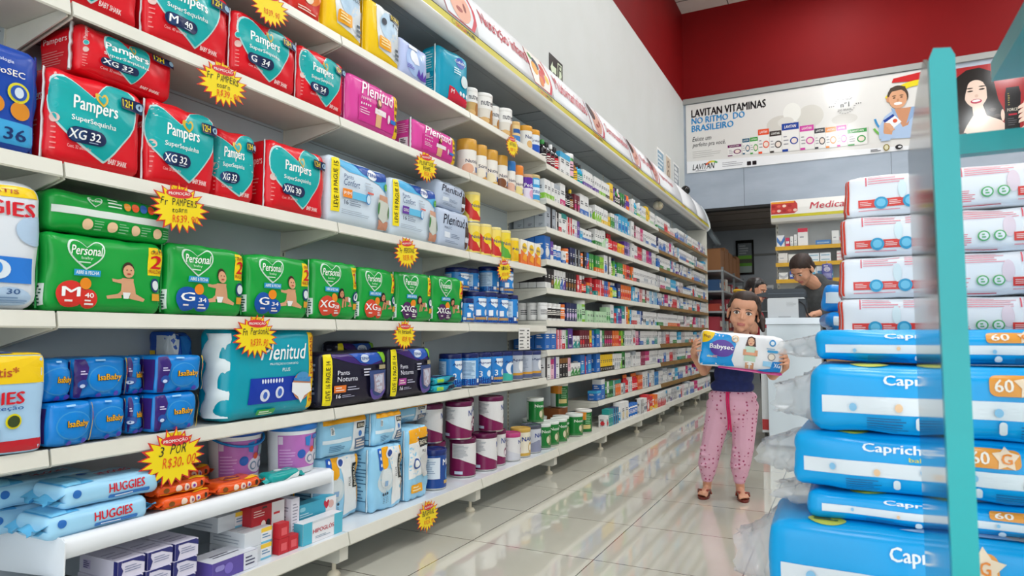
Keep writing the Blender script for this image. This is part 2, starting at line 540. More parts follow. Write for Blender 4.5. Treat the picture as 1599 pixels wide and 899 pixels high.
bay_words = ['nearest', 'second', 'third', 'fourth', 'fifth', 'sixth', 'seventh', 'eighth', 'ninth', 'farthest']
bay_look = ['diapers and wipes at its near end', 'green and red diaper packs', 'pink and teal incontinence packs', 'milk formula tins', 'supplement bottles and cartons', 'soaps and small cartons', 'tubes and toothbrush cartons', 'wood-edged medicine shelves nearest the entrance', 'wood-edged medicine shelves in the middle', 'wood-edged medicine shelves at the aisle end']
for i in range(10):
    y0, y1 = JOINTS[i], JOINTS[i + 1]
    t = thing('wall_shelving', 'white metal wall shelving bay holding ' + bay_look[i], 'shelving', (0, 0, 0), 0, 'wall shelving bays')
    b = MB()
    b.box(PANX - 0.02, PANX, y0 + 0.012, y1 - 0.012, 0.05, 2.30, PANEL)
    for zz in (0.52, 0.89, 1.26, 1.63, 2.0):
        b.box(PANX, PANX + 0.0015, y0 + 0.02, y1 - 0.02, zz - 0.0015, zz + 0.0015, M('#8b9092', 'paint'))
    obj('back_panel', b, t)
    b = MB()
    b.box(PANX - 0.03, PANX + 0.003, y0 - 0.012, y0 + 0.012, 0.05, 2.30, POWDER)
    zz = 0.2
    while zz < 2.28:
        b.box(PANX + 0.003, PANX + 0.0042, y0 - 0.002, y0 + 0.002, zz, zz + 0.014, SLOT)
        zz += 0.025
    obj('upright', b, t)
    brown = i >= 7
    lev = LSH if i < 4 else list(RSH)
    for k, z in enumerate(lev):
        lip = POWDER
        if brown and not (i == 8 and k == 1):
            lip = WOOD
        shelf_part(t, y0, y1, z, SHX, lip)
    if i == 1:
        b = MB()
        b.box(PANX + 0.004, -1.63, y0 + 0.02, y1 - 0.05, 0.360, 0.376, M('#e6eaee', 'paint'))
        b.prism([(-1.635, 0.376), (-1.625, 0.384), (-1.612, 0.380), (-1.606, 0.366), (-1.606, 0.338), (-1.615, 0.334), (-1.62, 0.360), (-1.635, 0.362)], y0 + 0.02, y1 - 0.05, M('#e6eaee', 'paint'), 'y', None, True)
        s = obj('shelf', b, t)
        for yy in (y0 + 0.016, y1 - 0.052):
            k = MB(); k.prism([(PANX + 0.003, 0.37), (-1.62, 0.384), (-1.602, 0.375), (-1.602, 0.30), (-1.63, 0.295), (PANX + 0.003, 0.27)], yy, yy + 0.003, M('#e6eaee', 'paint'), 'y'); obj('bracket', k, s)
    if i >= 5:
        shelf_part(t, y0, y1, R9, SHX, WOOD if brown else POWDER)
    dx = DECK_X - (0.03 if i >= 7 else 0)
    b = MB()
    b.box(PANX, dx - 0.004, y0 + 0.003, y1 - 0.003, DECK_Z - 0.018, DECK_Z, M('#dfe5ea', 'gloss') if i < 4 else POWDER)
    b.prism([(dx - 0.004, DECK_Z + 0.001), (dx, DECK_Z), (dx + 0.010, DECK_Z - 0.040), (dx + 0.004, DECK_Z - 0.046), (dx - 0.006, DECK_Z - 0.04)], y0 + 0.003, y1 - 0.003, POWDER, 'y')
    obj('base_deck', b, t)
    b = MB()
    b.prism([(PANX - 0.02, 0.052), (dx - 0.03, 0.052), (dx - 0.018, 0.058), (dx - 0.018, DECK_Z - 0.02), (PANX - 0.02, DECK_Z - 0.02)], y0 - 0.022, y0 + 0.022, POWDER, 'y')
    lg = obj('base_leg', b, t)
    b = MB(); b.lathe([(0.022, 0), (0.024, 0.006), (0.018, 0.016), (0.008, 0.020), (0.007, 0.054)], M('#d8cfb8', 'paint'), 16, Matrix.Translation((dx - 0.062, y0, 0))); obj('foot', b, lg)
    b = MB(); b.lathe([(0.022, 0), (0.024, 0.006), (0.018, 0.016), (0.008, 0.020), (0.007, 0.054)], M('#d8cfb8', 'paint'), 16, Matrix.Translation((PANX + 0.03, y0, 0)))
    obj('foot', b, lg)
    if i == 9:
        b = MB(); b.box(PANX - 0.03, SHX + 0.0, y1 - 0.002, y1 + 0.016, 0.05, 2.30, POWDER); obj('end_panel', b, t)

# ------------------------------------------------------------------ sign canopy along the top
cy0, cy1 = -0.05, 9.32
t = thing('sign_canopy', 'long white sign canopy with red lettering above the wall shelving', 'canopy', (0, 0, 0))
GREYU = noisy('canopy_underside', '#8b9094', '#858a8e', 3.0, 0.5)
b = MB()
b.box(WALL_X + 0.002, -1.715, cy0, cy1, 2.304, 2.318, GREYU)
for yy in [3.85 + 1.03 * k for k in range(-4, 6)]:
    b.box(PANX, -1.715, yy - 0.003, yy + 0.003, 2.3025, 2.304, M('#3c3e40', 'matte'))
    b.prism([(-1.90, yy + 0.15), (-1.76, yy + 0.15), (-1.75, yy + 0.18), (-1.75, yy + 0.85), (-1.755, yy + 0.85), (-1.755, yy + 0.18), (-1.76, yy + 0.156), (-1.90, yy + 0.156)], 2.3025, 2.304, M('#83878a', 'matte'), 'z')
obj('underside_panel', b, t)
b = MB()
pr = [(-1.715, 2.318), (-1.715, 2.300), (-1.70, 2.290), (-1.675, 2.284), (-1.65, 2.290), (-1.63, 2.302), (-1.613, 2.320), (-1.618, 2.326)]
b.prism(pr, cy0, cy1, M('#e8e8e6', 'gloss'), 'y', None, True)
obj('light_diffuser', b, t)
b = MB()
YEL = M('#bfb30e', 'card')
b.prism([(-1.613, 2.320), (-1.624, 2.362), (-1.632, 2.362), (-1.62, 2.320)], cy0, cy1, YEL, 'y')
b.prism([(-1.6235, 2.362), (-1.6255, 2.368), (-1.633, 2.368), (-1.632, 2.362)], cy0, cy1, M('#3b3b30', 'film'), 'y')
def ystrip(x, z, off):   # printing on the yellow strip
    k = z / 0.042
    return (-1.613 - 0.011 * k + off, x, 2.320 + z)
for yc in (2.70, 3.69, 4.68, 5.7, 6.7, 7.7, 8.7):
    d = Deco(b, lambda x, z, off, yc=yc: ystrip(x + yc, z, off + 0.0008), 0.24, 0.042, 9, 0.0004, 'card')
    d.ell(0.10, 0.5, 0.32, 0.36, '#8a7d10').up().ell(0.10, 0.5, 0.22, 0.26, YEL)
    d.text('DROGA', 0.20, 0.2, 0.60, 0.8, '#c8321e', 0.03).text('MORI', 0.62, 0.2, 0.96, 0.8, '#2a2318', 0.03)
obj('yellow_strip', b, t)
SIGNW = M('#e4e6e8', 'card')
def sface(x, z, off):    # leaning sign face, z runs up the slope
    k = z / 0.255
    return (-1.627 - 0.092 * k + 0.016 * math.sin(PI * k) + off * 0.93, x, 2.370 + 0.262 * k + off * 0.37)
edges = [cy0, 0.75, 1.80, 2.87, 3.86, 4.91, 5.95, 6.66, 7.7, 8.6, cy1]
words = ['Fraldas', 'Higiene infantil', 'Higiene infantil', 'Nutrição infantil', 'Multivitamínicos', 'Dermocosméticos', 'Perfumaria', 'Higiene bucal', 'Medicamentos', 'Medicamentos']
pic = ['#d8a088', '#c9694f', '#e0a48c', '#b9353a', '#d2a08e', '#d6a090', '#c98f86', '#c8c8cc', '#c8c8cc', '#c8c8cc']
for i in range(10):
    a, c = edges[i], edges[i + 1]
    b = MB()
    n = 8
    vs = [sface(yy, 0.255 * j / n, 0) for yy in (a + 0.002, c - 0.002) for j in range(n + 1)]
    vs += [(p[0] - 0.02, p[1], p[2] - 0.006) for p in vs]
    q = 2 * (n + 1)
    fs = [(j, j + 1, n + 2 + j, n + 1 + j) for j in range(n)] + [(q + j, q + n + 1 + j, q + n + 2 + j, q + j + 1) for j in range(n)]
    fs += [(0, n + 1, q + n + 1, q), (n, q + n, q + 2 * n + 1, 2 * n + 1)]
    fs += [(j, q + j, q + j + 1, j + 1) for j in range(n)] + [(n + 1 + j, n + 2 + j, q + n + 2 + j, q + n + 1 + j) for j in range(n)]
    b.add(vs, fs, SIGNW, True)
    W_ = c - a
    d = Deco(b, lambda x, z, off, m=(a + c) / 2: sface(x + m, z, off), W_, 0.255, 0.03, 0.0012, 'card')
    red = '#c3283c'
    if 1 <= i <= 6:
        pw = 0.30 / W_
        d.poly([(1 - pw, 0.03), (1 - pw * 0.15, 0.03), (1 - pw * 0.02, 0.25), (1, 0.55), (1 - pw * 0.1, 0.97), (1 - pw, 0.97), (1 - pw * 1.12, 0.75), (1 - pw * 1.12, 0.3)], red).up()
        d.poly([(1 - pw, 0.05), (1 - pw * 0.25, 0.05), (1 - pw * 0.12, 0.3), (1 - pw * 0.10, 0.55), (1 - pw * 0.2, 0.95), (1 - pw, 0.95), (1 - pw * 1.1, 0.75), (1 - pw * 1.1, 0.3)], '#d8dde2' if i != 3 else '#e8e4dc').up()
        if i == 3:
            for k, (uu, vv, rr_, cc) in enumerate([(0.72, 0.62, 0.16, '#39445a'), (0.85, 0.45, 0.17, '#e8a12e'), (0.55, 0.35, 0.17, '#c7352c'), (0.40, 0.6, 0.15, '#c7352c'), (0.62, 0.2, 0.13, '#d97a26'), (0.28, 0.38, 0.12, '#e9bb3c'), (0.9, 0.75, 0.09, '#4a8a3a')]):
                d.ell(1 - pw * uu, vv, rr_, rr_ * 1.0, cc)
        else:
            d.ell(1 - pw * 0.55, 0.45, 0.42, 0.40, pic[i]).up().ell(1 - pw * 0.78, 0.68, 0.26, 0.26, '#e2ab93' if i < 3 else '#3c2420').ell(1 - pw * 0.40, 0.40, 0.05, 0.10, '#8e3b34').ell(1 - pw * 0.6, 0.28, 0.12, 0.05, '#a04a42')
    ww = min(0.6, W_ * 0.68)
    v0, v1 = (0.34, 0.74) if i in (2, 3, 4) else (0.38, 0.66)
    if i < 8:
        d.text(words[i], 0.06, v0, 0.06 + ww / W_, v1, red, 0.018)
    obj('sign_panel', b, t)
b = MB()
b.prism([(WALL_X + 0.002, 2.318), (-1.715, 2.318), (-1.64, 2.335), (-1.71, 2.61), (-1.735, 2.640), (WALL_X + 0.002, 2.6445)], cy0 + 0.02, cy1 - 0.02, M('#d6d7d6', 'paint'), 'y')
obj('casing', b, t)
b = MB()
ec = [(WALL_X + 0.002, 2.29), (-1.72, 2.275), (-1.67, 2.268), (-1.625, 2.285), (-1.598, 2.32), (-1.605, 2.38), (-1.63, 2.47), (-1.67, 2.57), (-1.715, 2.64), (WALL_X + 0.002, 2.645)]
b.prism(ec, cy1, cy1 + 0.02, M('#d9e0e3', 'film'), 'y')
obj('end_cap', b, t)

# wall papers, exit sign, camera and lamp
def wall_card(name, label, cat, yc, zc, w, h, draw, base='#f2f2ee'):
    b = MB(); b.box(-w / 2, w / 2, -0.003, 0.0, -h / 2, h / 2, M(base, 'card'))
    d = Deco(b, lambda x, z, off: (x, -0.003 - off, z - h / 2), w, h, 9, 0.0006, 'card')
    draw(d)
    return tag(obj(name, b, None, (WALL_X + 0.0012, yc, zc), (0, 0, R(90))), label, cat)
def draw_exit(d):
    W1 = '#d9e6c8'
    d.poly([(0.08, 0.5), (0.24, 0.78), (0.24, 0.62), (0.5, 0.62), (0.5, 0.38), (0.24, 0.38), (0.24, 0.22)], W1)
    d.rect(0.60, 0.12, 0.94, 0.90, W1).up()
    d.rect(0.64, 0.12, 0.90, 0.86, '#15160f').up()
    d.ell(0.79, 0.74, 0.075, 0.075, W1).poly([(0.72, 0.62), (0.84, 0.64), (0.88, 0.45), (0.82, 0.38), (0.86, 0.2), (0.80, 0.2), (0.76, 0.36), (0.68, 0.2), (0.63, 0.22), (0.71, 0.42)], W1)
wall_card('exit_sign', 'black and pale green running-man exit sign on the white wall', 'exit sign', 4.655, 2.90, 0.27, 0.21, draw_exit, '#15160f')
wall_card('wall_notice', 'blue-grey printed notice on the white wall, nearest the exit sign of three', 'notice', 7.97, 2.95, 0.36, 0.34, lambda d: (d.rect(0.08, 0.08, 0.92, 0.92, '#7fa3ba'), d.up().bars(0.14, 0.15, 0.86, 0.85, 5, '#dfe8ec')))
wall_card('wall_notice', 'beige printed notice with a curly drawing between two other notices', 'notice', 8.37, 2.96, 0.27, 0.36, lambda d: (d.rect(0.06, 0.05, 0.94, 0.95, '#cbb8a0'), d.up().ell(0.5, 0.7, 0.16, 0.13, '#6e5340'), d.ell(0.5, 0.35, 0.17, 0.15, '#6e5340'), d.up().ell(0.5, 0.7, 0.09, 0.07, '#cbb8a0'), d.ell(0.5, 0.35, 0.10, 0.09, '#cbb8a0')))
wall_card('wall_notice', 'white and black printed notice nearest the back wall', 'notice', 8.83, 2.96, 0.34, 0.36, lambda d: (d.rect(0.08, 0.06, 0.92, 0.94, '#8b949a'), d.up().bars(0.16, 0.12, 0.84, 0.88, 5, '#e4e6e6', 0.7)))
t = thing('emergency_lamp', 'small cream emergency lamp under the sign canopy', 'lamp', (-1.76, 7.06, 2.304))
b = MB(); b.ellipsoid((0, 0, -0.055), (0.055, 0.07, 0.05), M('#e8e0c8', 'paint'))
obj('lamp_body', b, t)
b = MB(); b.lathe([(0.03, 0), (0.045, -0.02), (0.035, -0.04)], M('#d8cfae', 'gloss'), 16, Matrix.Translation((0.05, -0.03, -0.05)) @ Matrix.Rotation(R(70), 4, 'Y')); obj('lamp_lens', b, t)
t = thing('security_camera', 'black security camera on a white foot on top of the sign canopy', 'camera', (-1.80, 8.75, 2.6455))
b = MB(); b.lathe([(0.05, 0.0), (0.05, 0.03), (0.03, 0.05)], M('#c9c4bb', 'paint'), 18); obj('mount', b, t)
b = MB(); b.ellipsoid((0, -0.05, 0.10), (0.06, 0.08, 0.06), M('#151515', 'gloss')); b.tube([(0, 0, 0.04), (0, -0.03, 0.09)], 0.018, M('#151515', 'gloss')); obj('dome', b, t)
# ------------------------------------------------------------------ products on the near bays of the long shelving
RZ = R(90)
def on_shelf(o, yc, z, d, xf=-1.672, extra=0.0):
    o.location = (xf - d / 2, yc, z)
    o.rotation_euler = (0, 0, RZ + R(extra))
    return o

def baby(d, u, v, s, hair='#4a2c1c', skin='#d9a07a', crawl=False):
    """a small printed picture of a baby, s = size as a fraction of the face height"""
    E = lambda x, z, rx, rz, c: d.ell(u + x * s * d.h / d.w, v + z * s, rx * s, rz * s, c, 14)
    P = lambda pts, c: d.poly([(u + x * s * d.h / d.w, v + z * s) for x, z in pts], c)
    if crawl:
        P([(-0.15, 0.05), (0.45, 0.12), (0.55, -0.05), (0.5, -0.2), (0.1, -0.14), (-0.18, -0.12)], skin)
        P([(-0.18, 0), (-0.05, 0.02), (-0.08, -0.5), (-0.2, -0.5)], skin); P([(0.0, -0.05), (0.12, -0.05), (0.10, -0.45), (0.0, -0.45)], skin)
        P([(0.45, -0.05), (0.58, -0.1), (0.75, -0.42), (0.3, -0.42), (0.3, -0.34), (0.5, -0.32)], skin)
        d.up()
        P([(0.36, 0.10), (0.56, 0.05), (0.56, -0.18), (0.36, -0.16)], '#e9ece8')
        E(-0.28, 0.28, 0.21, 0.26, hair); P([(-0.5, 0.3), (-0.06, 0.3), (0.02, -0.08), (-0.1, 0.0), (-0.46, 0.0), (-0.54, -0.04)], hair)
        d.up(); E(-0.27, 0.22, 0.15, 0.19, skin); d.up(); E(-0.27, 0.12, 0.05, 0.02, '#b0463c')
        E(-0.33, 0.26, 0.02, 0.02, '#2a1a12'); E(-0.21, 0.26, 0.02, 0.02, '#2a1a12')
    else:
        P([(-0.2, 0.22), (0.2, 0.22), (0.22, -0.35), (-0.2, -0.35)], skin)
        P([(-0.17, 0.2), (-0.10, 0.02), (-0.52, 0.08), (-0.55, 0.18), (-0.36, 0.16)], skin)
        P([(0.17, 0.2), (0.28, -0.1), (0.36, -0.4), (0.28, -0.42), (0.12, -0.1)], skin)
        P([(-0.2, -0.22), (-0.15, -0.45), (-0.62, -0.5), (-0.66, -0.4), (-0.3, -0.32)], skin)
        P([(0.18, -0.22), (0.12, -0.46), (0.62, -0.55), (0.66, -0.46), (0.34, -0.3)], skin)
        d.up(); P([(-0.14, -0.26), (0.14, -0.26), (0.09, -0.47), (-0.09, -0.47)], '#eef0ee')
        E(0, 0.52, 0.21, 0.26, hair); d.up(); E(0, 0.46, 0.19, 0.22, skin); d.up()
        E(-0.07, 0.50, 0.022, 0.022, '#2a1a12'); E(0.07, 0.50, 0.022, 0.022, '#2a1a12'); E(0, 0.37, 0.07, 0.028, '#b0463c')

def strip_part(root, x, w, h, d, c, wid=0.012, wav=0.004, seed=0):
    """the folded seam running up the side of a pack"""
    b = MB(); rr = random.Random(seed)
    n = 12
    vs, fs = [], []
    for i in range(n + 1):
        z = h * (0.03 + 0.94 * i / n)
        q = rr.uniform(-wav, wav)
        vs += [(x + q - wid * 0.3, -d * 0.30 + q, z), (x + q - wid * 0.8, -d * 0.30 - wid + q, z), (x + q, -d * 0.30 - wid * 0.6, z)]
    for i in range(n):
        for k in range(3):
            a, c2 = i * 3 + k, i * 3 + (k + 1) % 3
            fs.append((a, c2, c2 + 3, a + 3))
    b.add(vs, fs, M(c), True)
    return obj('side_seam', b, root)

# --- red diaper packs with a teal heart
def heart_pack(w, h, d, size, count, seed=0):
    RED = '#dc1322'
    b = MB()
    f, l, t = soft(b, w, h, d, M(RED), 0.028, 0.014, 12, seed, 0.0016, None, 0.002)
    p = Dk(b, f, w, h)
    p.heart(0.47, 0.53, 0.50, 0.46, '#bfe6e4', 12).up().heart(0.47, 0.53, 0.475, 0.435, '#0aa5a6', 12).up()
    p.text('Pampers', 0.22, 0.55, 0.66, 0.735, '#f7f8f6', 0.03).text('SuperSequinha', 0.20, 0.445, 0.66, 0.52, '#eef5f4', 0.012)
    p.heart(0.50, 0.755, 0.07, 0.075, '#d9b43a', 8).up().heart(0.50, 0.755, 0.04, 0.045, '#0aa5a6', 8)
    p.up().rrect(0.17, 0.235, 0.545, 0.395, '#14264f').up()
    p.ell(0.255, 0.315, 0.072, 0.072, '#24406f').up()
    p.text(size, 0.185 if len(size) > 1 else 0.215, 0.27, 0.335 if len(size) > 1 else 0.30, 0.365, '#f4f6f6', 0.03).text(count, 0.375, 0.275, 0.475, 0.36, '#f4f6f6', 0.03)
    p.bars(0.37, 0.245, 0.50, 0.265, 1, '#9fb0cc')
    p.rrect(0.70, 0.74, 0.985, 0.87, '#14264f', 0.2).up().text('12H', 0.715, 0.765, 0.835, 0.85, '#f2d818', 0.02)
    p.ell(0.915, 0.81, 0.045, 0.04, '#9fc4de')
    p.text('Cont. %s unidades' % count, 0.17, 0.165, 0.40, 0.20, '#f0b8b8', 0.0).text('BABY SHARK', 0.585, 0.09, 0.79, 0.135, '#f6e9e6', 0.02)
    q = Dk(b, f, w, h)
    q.text('Pampers', 0.035, 0.66, 0.075, 0.93, '#f7dcda', 0.0, 0, 90)
    q.ell(0.055, 0.585, 0.05, 0.05, '#bfe6e4').up().ell(0.055, 0.585, 0.038, 0.038, '#0aa5a6').ell(0.055, 0.45, 0.05, 0.05, '#d9b8b0')
    q.bars(0.03, 0.10, 0.085, 0.38, 5, '#e88a88', 0.25, seed)
    s = Dk(b, l, d, h)
    s.bars(0.15, 0.2, 0.7, 0.5, 6, '#e88a88', 0.3).text('Pampers', 0.2, 0.6, 0.75, 0.75, '#f7dcda', 0.0)
    return b
def put_pack(name, mb, label, cat, group, yc, z, d, xf=-1.672, extra=0.0, tilt=None):
    o = obj(name, mb)
    tag(o, label, cat, group)
    return on_shelf(o, yc, z, d, xf, extra)

GR = 'red diaper packs with a teal heart'
for (y0, y1, z, h, size, cnt, lab, ex, sd) in [
    (0.80, 1.095, 1.66, 0.215, 'M', '40', 'red diaper pack with teal heart cut off by the top of the photo', 0, 1),
    (1.10, 1.385, 1.66, 0.225, 'M', '40', 'red diaper pack marked M 40 with teal heart, behind the nearest high promotion card', 0, 2),
    (1.388, 1.664, 1.66, 0.213, 'G', '34', 'red diaper pack marked G 34, nearer the entrance of the two', 0, 3),
    (1.668, 1.912, 1.66, 0.213, 'G', '34', 'red diaper pack marked G 34 touching the pink pack', 0, 4),
    (0.868, 1.116, 1.262, 0.232, 'XG', '32', 'red diaper pack marked XG 32 standing under a lying red pack', 0, 5),
    (1.120, 1.352, 1.262, 0.236, 'XG', '32', 'red diaper pack marked XG 32 in the middle of its row, above a promotion card', 0, 6),
    (1.362, 1.520, 1.262, 0.225, 'XG', '32', 'red diaper pack marked XG 32 turned slightly, looking narrow', -10, 7),
    (1.545, 1.818, 1.262, 0.236, 'XXG', '30', 'red diaper pack marked XXG 30 beside the white and blue packs', 0, 8)]:
    w = y1 - y0
    d = 0.11 if size != 'XXG' else 0.13
    w -= 0.010
    m = heart_pack(w, h, d, size, cnt, sd)
    xf = -1.668 if ex == 0 else -1.69
    o = put_pack('diaper_pack', m, lab, 'diaper pack', GR, (y0 + y1) / 2, z + 0.001, d, xf, ex)
    strip_part(o, -w / 2, w, h, d, '#dfe3e6', 0.010, 0.002, sd)
# the pack lying on its side on top
m = heart_pack(0.27, 0.130, 0.17, 'XG', '32', 9)
o = put_pack('diaper_pack', m, 'red diaper pack lying on top of another red pack, under the shelf above', 'diaper pack', GR, 1.068, 1.262 + 0.239, 0.17, -1.675, 3)
strip_part(o, -0.135, 0.27, 0.130, 0.17, '#dfe3e6', 0.016, 0.003, 3)
m = heart_pack(0.19, 0.22, 0.07, 'XG', '32', 10)
put_pack('diaper_pack', m, 'red diaper pack half hidden behind the dark blue pack', 'diaper pack', GR, 0.80, 1.263, 0.07, -1.82, 0)

# dark blue pack at the near end of the same shelf
w, h, d = 0.30, 0.245, 0.11
b = MB(); f, l, t = soft(b, w, h, d, M('#0f45a8'), 0.028, 0.012, 12, 11)
p = Dk(b, f, w, h)
p.rect(0.03, 0.06, 0.985, 0.27, '#3fa6dd').up().text('G', 0.60, 0.09, 0.68, 0.21, '#0f2c66', 0.03).text('36', 0.76, 0.10, 0.91, 0.21, '#0f2c66', 0.03)
p.text('tecnologia', 0.62, 0.80, 0.80, 0.84, '#dfe8f4').text('hidroSEC', 0.58, 0.69, 0.88, 0.75, '#f4f0e4', 0.02)
for uu, vv, cc in ((0.62, 0.56, '#e9a82a'), (0.68, 0.40, '#d98a24'), (0.55, 0.45, '#e9a82a'), (0.86, 0.38, '#d98a24')):
    p.ell(uu, vv, 0.085, 0.085, cc)
p.ell(0.84, 0.545, 0.095, 0.095, '#e5d92c').up().ell(0.84, 0.545, 0.072, 0.072, '#2e58b0').up().ell(0.84, 0.545, 0.04, 0.05, '#d5e2ee')
o = put_pack('diaper_pack', b, 'dark blue diaper pack marked 36 with yellow circles', 'diaper pack', None, 0.705, 1.263, d, -1.668)
strip_part(o, 0.15, w, h, d, '#0b3a90', 0.01, 0.003, 4)

# --- yellow packs, lavender and teal packs on the top shelf
def yellow_pack(w, h, d, seed):
    b = MB(); f, l, t = soft(b, w, h, d, M('#f2c712'), 0.022, 0.01, 10, seed)
    p = Dk(b, f, w, h)
    p.poly([(0.30, 0.20), (0.97, 0.10), (0.97, 0.97), (0.24, 0.97), (0.22, 0.5)], '#dfe3e4').up()
    p.ell(0.60, 0.66, 0.24, 0.25, '#b5cfe4').ell(0.82, 0.42, 0.16, 0.22, '#cfd6da').up()
    p.rect(0.62, 0.80, 0.96, 0.94, '#17170f').up().text('BIGFRAL', 0.65, 0.83, 0.93, 0.91, '#e9c92c', 0.02)
    p.text('PLUS', 0.70, 0.70, 0.90, 0.77, '#2a2a24', 0.02)
    p.rrect(0.28, 0.22, 0.66, 0.42, '#f0a51c', 0.2).up().bars(0.33, 0.26, 0.62, 0.40, 3, '#fbe7a4').bars(0.80, 0.14, 0.93, 0.36, 3, '#56616a', 0.6)
    p.ell(0.42, 0.70, 0.06, 0.06, '#4a4f58')
    q = Dk(b, l, d, h); q.rect(0.2, 0.60, 0.8, 0.72, '#e6e9ea').bars(0.2, 0.2, 0.75, 0.5, 6, '#a58a1c', 0.3)
    return b
for i, (y0, y1, h, lab) in enumerate([(1.79, 2.00, 0.24, 'yellow and white adult diaper pack on top shelf, cut by the photo edge'), (2.035, 2.248, 0.24, 'yellow and white adult diaper pack on top shelf beside the lavender pack')]):
    o = put_pack('diaper_pack', yellow_pack(y1 - y0, h, 0.15, 20 + i), lab, 'diaper pack', 'yellow adult diaper packs', (y0 + y1) / 2, 1.971, 0.15, -1.668)
    strip_part(o, -(y1 - y0) / 2, 0.2, h, 0.15, '#f4e28a', 0.008, 0.002, i)
w, h, d = 0.15, 0.20, 0.10
b = MB(); f, l, t = soft(b, w, h, d, M('#d02a1e'), 0.02, 0.01, 10, 23)
Dk(b, f, w, h).ell(0.55, 0.5, 0.3, 0.25, '#e87a24').up().ell(0.5, 0.35, 0.12, 0.1, '#f0d9c0').bars(0.2, 0.08, 0.8, 0.16, 2, '#f4d8c8')
put_pack('diaper_pack', b, 'small red and orange pack on top shelf before the yellow packs', 'pack', None, 1.70, 1.971, d, -1.668)
w, h, d = 0.215, 0.165, 0.12
b = MB(); f, l, t = soft(b, w, h, d, M('#b7c3ea'), 0.02, 0.012, 10, 24)
p = Dk(b, f, w, h)
p.ell(0.5, 0.5, 0.42, 0.40, '#a3bce6').up().ell(0.40, 0.62, 0.13, 0.16, '#e8ebf6').poly([(0.3, 0.6), (0.5, 0.75), (0.62, 0.45), (0.45, 0.42)], '#e8ebf6').up()
p.bars(0.25, 0.76, 0.7, 0.92, 1, '#e9edf8', 0.6).poly([(0.55, 0.16), (0.60, 0.36), (0.68, 0.2), (0.74, 0.36), (0.80, 0.18), (0.88, 0.34), (0.90, 0.12), (0.7, 0.10)], '#5a3fa8').bars(0.2, 0.24, 0.45, 0.36, 3, '#7f6fc4')
put_pack('pad_pack', b, 'pale lavender and blue pad pack leaning on the top shelf', 'pad pack', None, 2.356, 1.971, d, -1.668)
def teal_pack(w, h, d, seed):
    b = MB(); f, l, t = soft(b, w, h, d, M('#0596b4'), 0.03, 0.014, 10, seed)
    p = Dk(b, f, w, h)
    p.ell(0.66, 0.80, 0.13, 0.10, '#1b4fae').up().text('Calidry', 0.48, 0.77, 0.85, 0.84, '#eef4f8', 0.02)
    p.poly([(0.30, 0.02), (0.97, 0.02), (0.97, 0.17), (0.62, 0.20), (0.45, 0.28), (0.30, 0.30)], '#c81c38').up().text('M', 0.36, 0.18, 0.45, 0.25, '#f6e2e4', 0.02)
    for k in range(3): p.ell(0.66 + 0.12 * k, 0.235, 0.04, 0.04, '#e6eef2')
    p.ell(0.78, 0.48, 0.11, 0.11, '#d6e6e8').bars(0.42, 0.55, 0.66, 0.68, 3, '#d0ecf2')
    q = Dk(b, l, d, h); q.rect(0.3, 0.5, 0.8, 0.9, '#2fb0c8').bars(0.35, 0.12, 0.8, 0.45, 8, '#9fd8e4', 0.3); q.up().bars(0.35, 0.55, 0.75, 0.88, 7, '#d6f0f4', 0.3).rect(0.35, 0.38, 0.6, 0.48, '#dff0f2')
    return b
o = put_pack('diaper_pack', teal_pack(0.24, 0.27, 0.12, 25), 'teal adult diaper pack with a red corner on the top shelf', 'diaper pack', None, 2.70, 1.971, 0.12, -1.668, -7)
strip_part(o, -0.12, 0.24, 0.27, 0.12, '#dfeef0', 0.014, 0.003, 5)
put_pack('diaper_pack', teal_pack(0.20, 0.25, 0.08, 26), 'teal adult diaper pack mostly hidden behind another teal pack', 'diaper pack', None, 2.59, 1.971, 0.08, -1.83)

# --- pink pads
def pink_pack(w, h, d, seed):
    b = MB(); f, l, t = soft(b, w, h, d, M('#d9479c'), 0.03, 0.014, 12, seed)
    p = Dk(b, f, w, h)
    p.rect(0.87, 0.04, 0.985, 0.94, '#f2c21a').up().bars(0.885, 0.15, 0.97, 0.75, 4, '#7a5c10', 0.5).text('16', 0.90, 0.78, 0.96, 0.86, '#5a3c10', 0.02)
    p.rect(0.16, 0.12, 0.86, 0.60, '#cf2f8e').up()
    p.text('Plenitud', 0.20, 0.64, 0.84, 0.90, '#f8eef4', 0.02, 0.3).text('FEMME', 0.20, 0.54, 0.36, 0.59, '#f3cfe2')
    for k in range(5): p.ell(0.21 + 0.035 * k, 0.46, 0.016, 0.022, '#f3e2ec')
    p.bars(0.19, 0.26, 0.36, 0.40, 3, '#efc4dc', 0.35)
    p.rect(0.47, 0.12, 0.58, 0.42, '#e5b184').rect(0.44, 0.36, 0.66, 0.47, '#f2e8ea').ell(0.53, 0.60, 0.075, 0.10, '#5a2a1c').up().ell(0.53, 0.60, 0.05, 0.065, '#e5b184').ell(0.49, 0.52, 0.04, 0.06, '#5a2a1c')
    p.ell(0.72, 0.36, 0.04, 0.09, '#f0dbe8').rect(0.76, 0.30, 0.87, 0.38, '#2a72c4')
    q = Dk(b, l, d, h); q.rect(0.35, 0.15, 0.75, 0.42, '#e9e4e8').bars(0.2, 0.55, 0.85, 0.85, 5, '#f0b8d8', 0.3); q.up().bars(0.42, 0.18, 0.68, 0.39, 4, '#4a3a44', 0.5)
    return b
o = put_pack('pad_pack', pink_pack(0.325, 0.205, 0.12, 30), 'pink incontinence pad pack beside the red packs', 'pad pack', 'pink pad packs', 2.088, 1.661, 0.12, -1.668)
strip_part(o, -0.16, 0.32, 0.2, 0.12, '#e58ac0', 0.012, 0.003, 6)
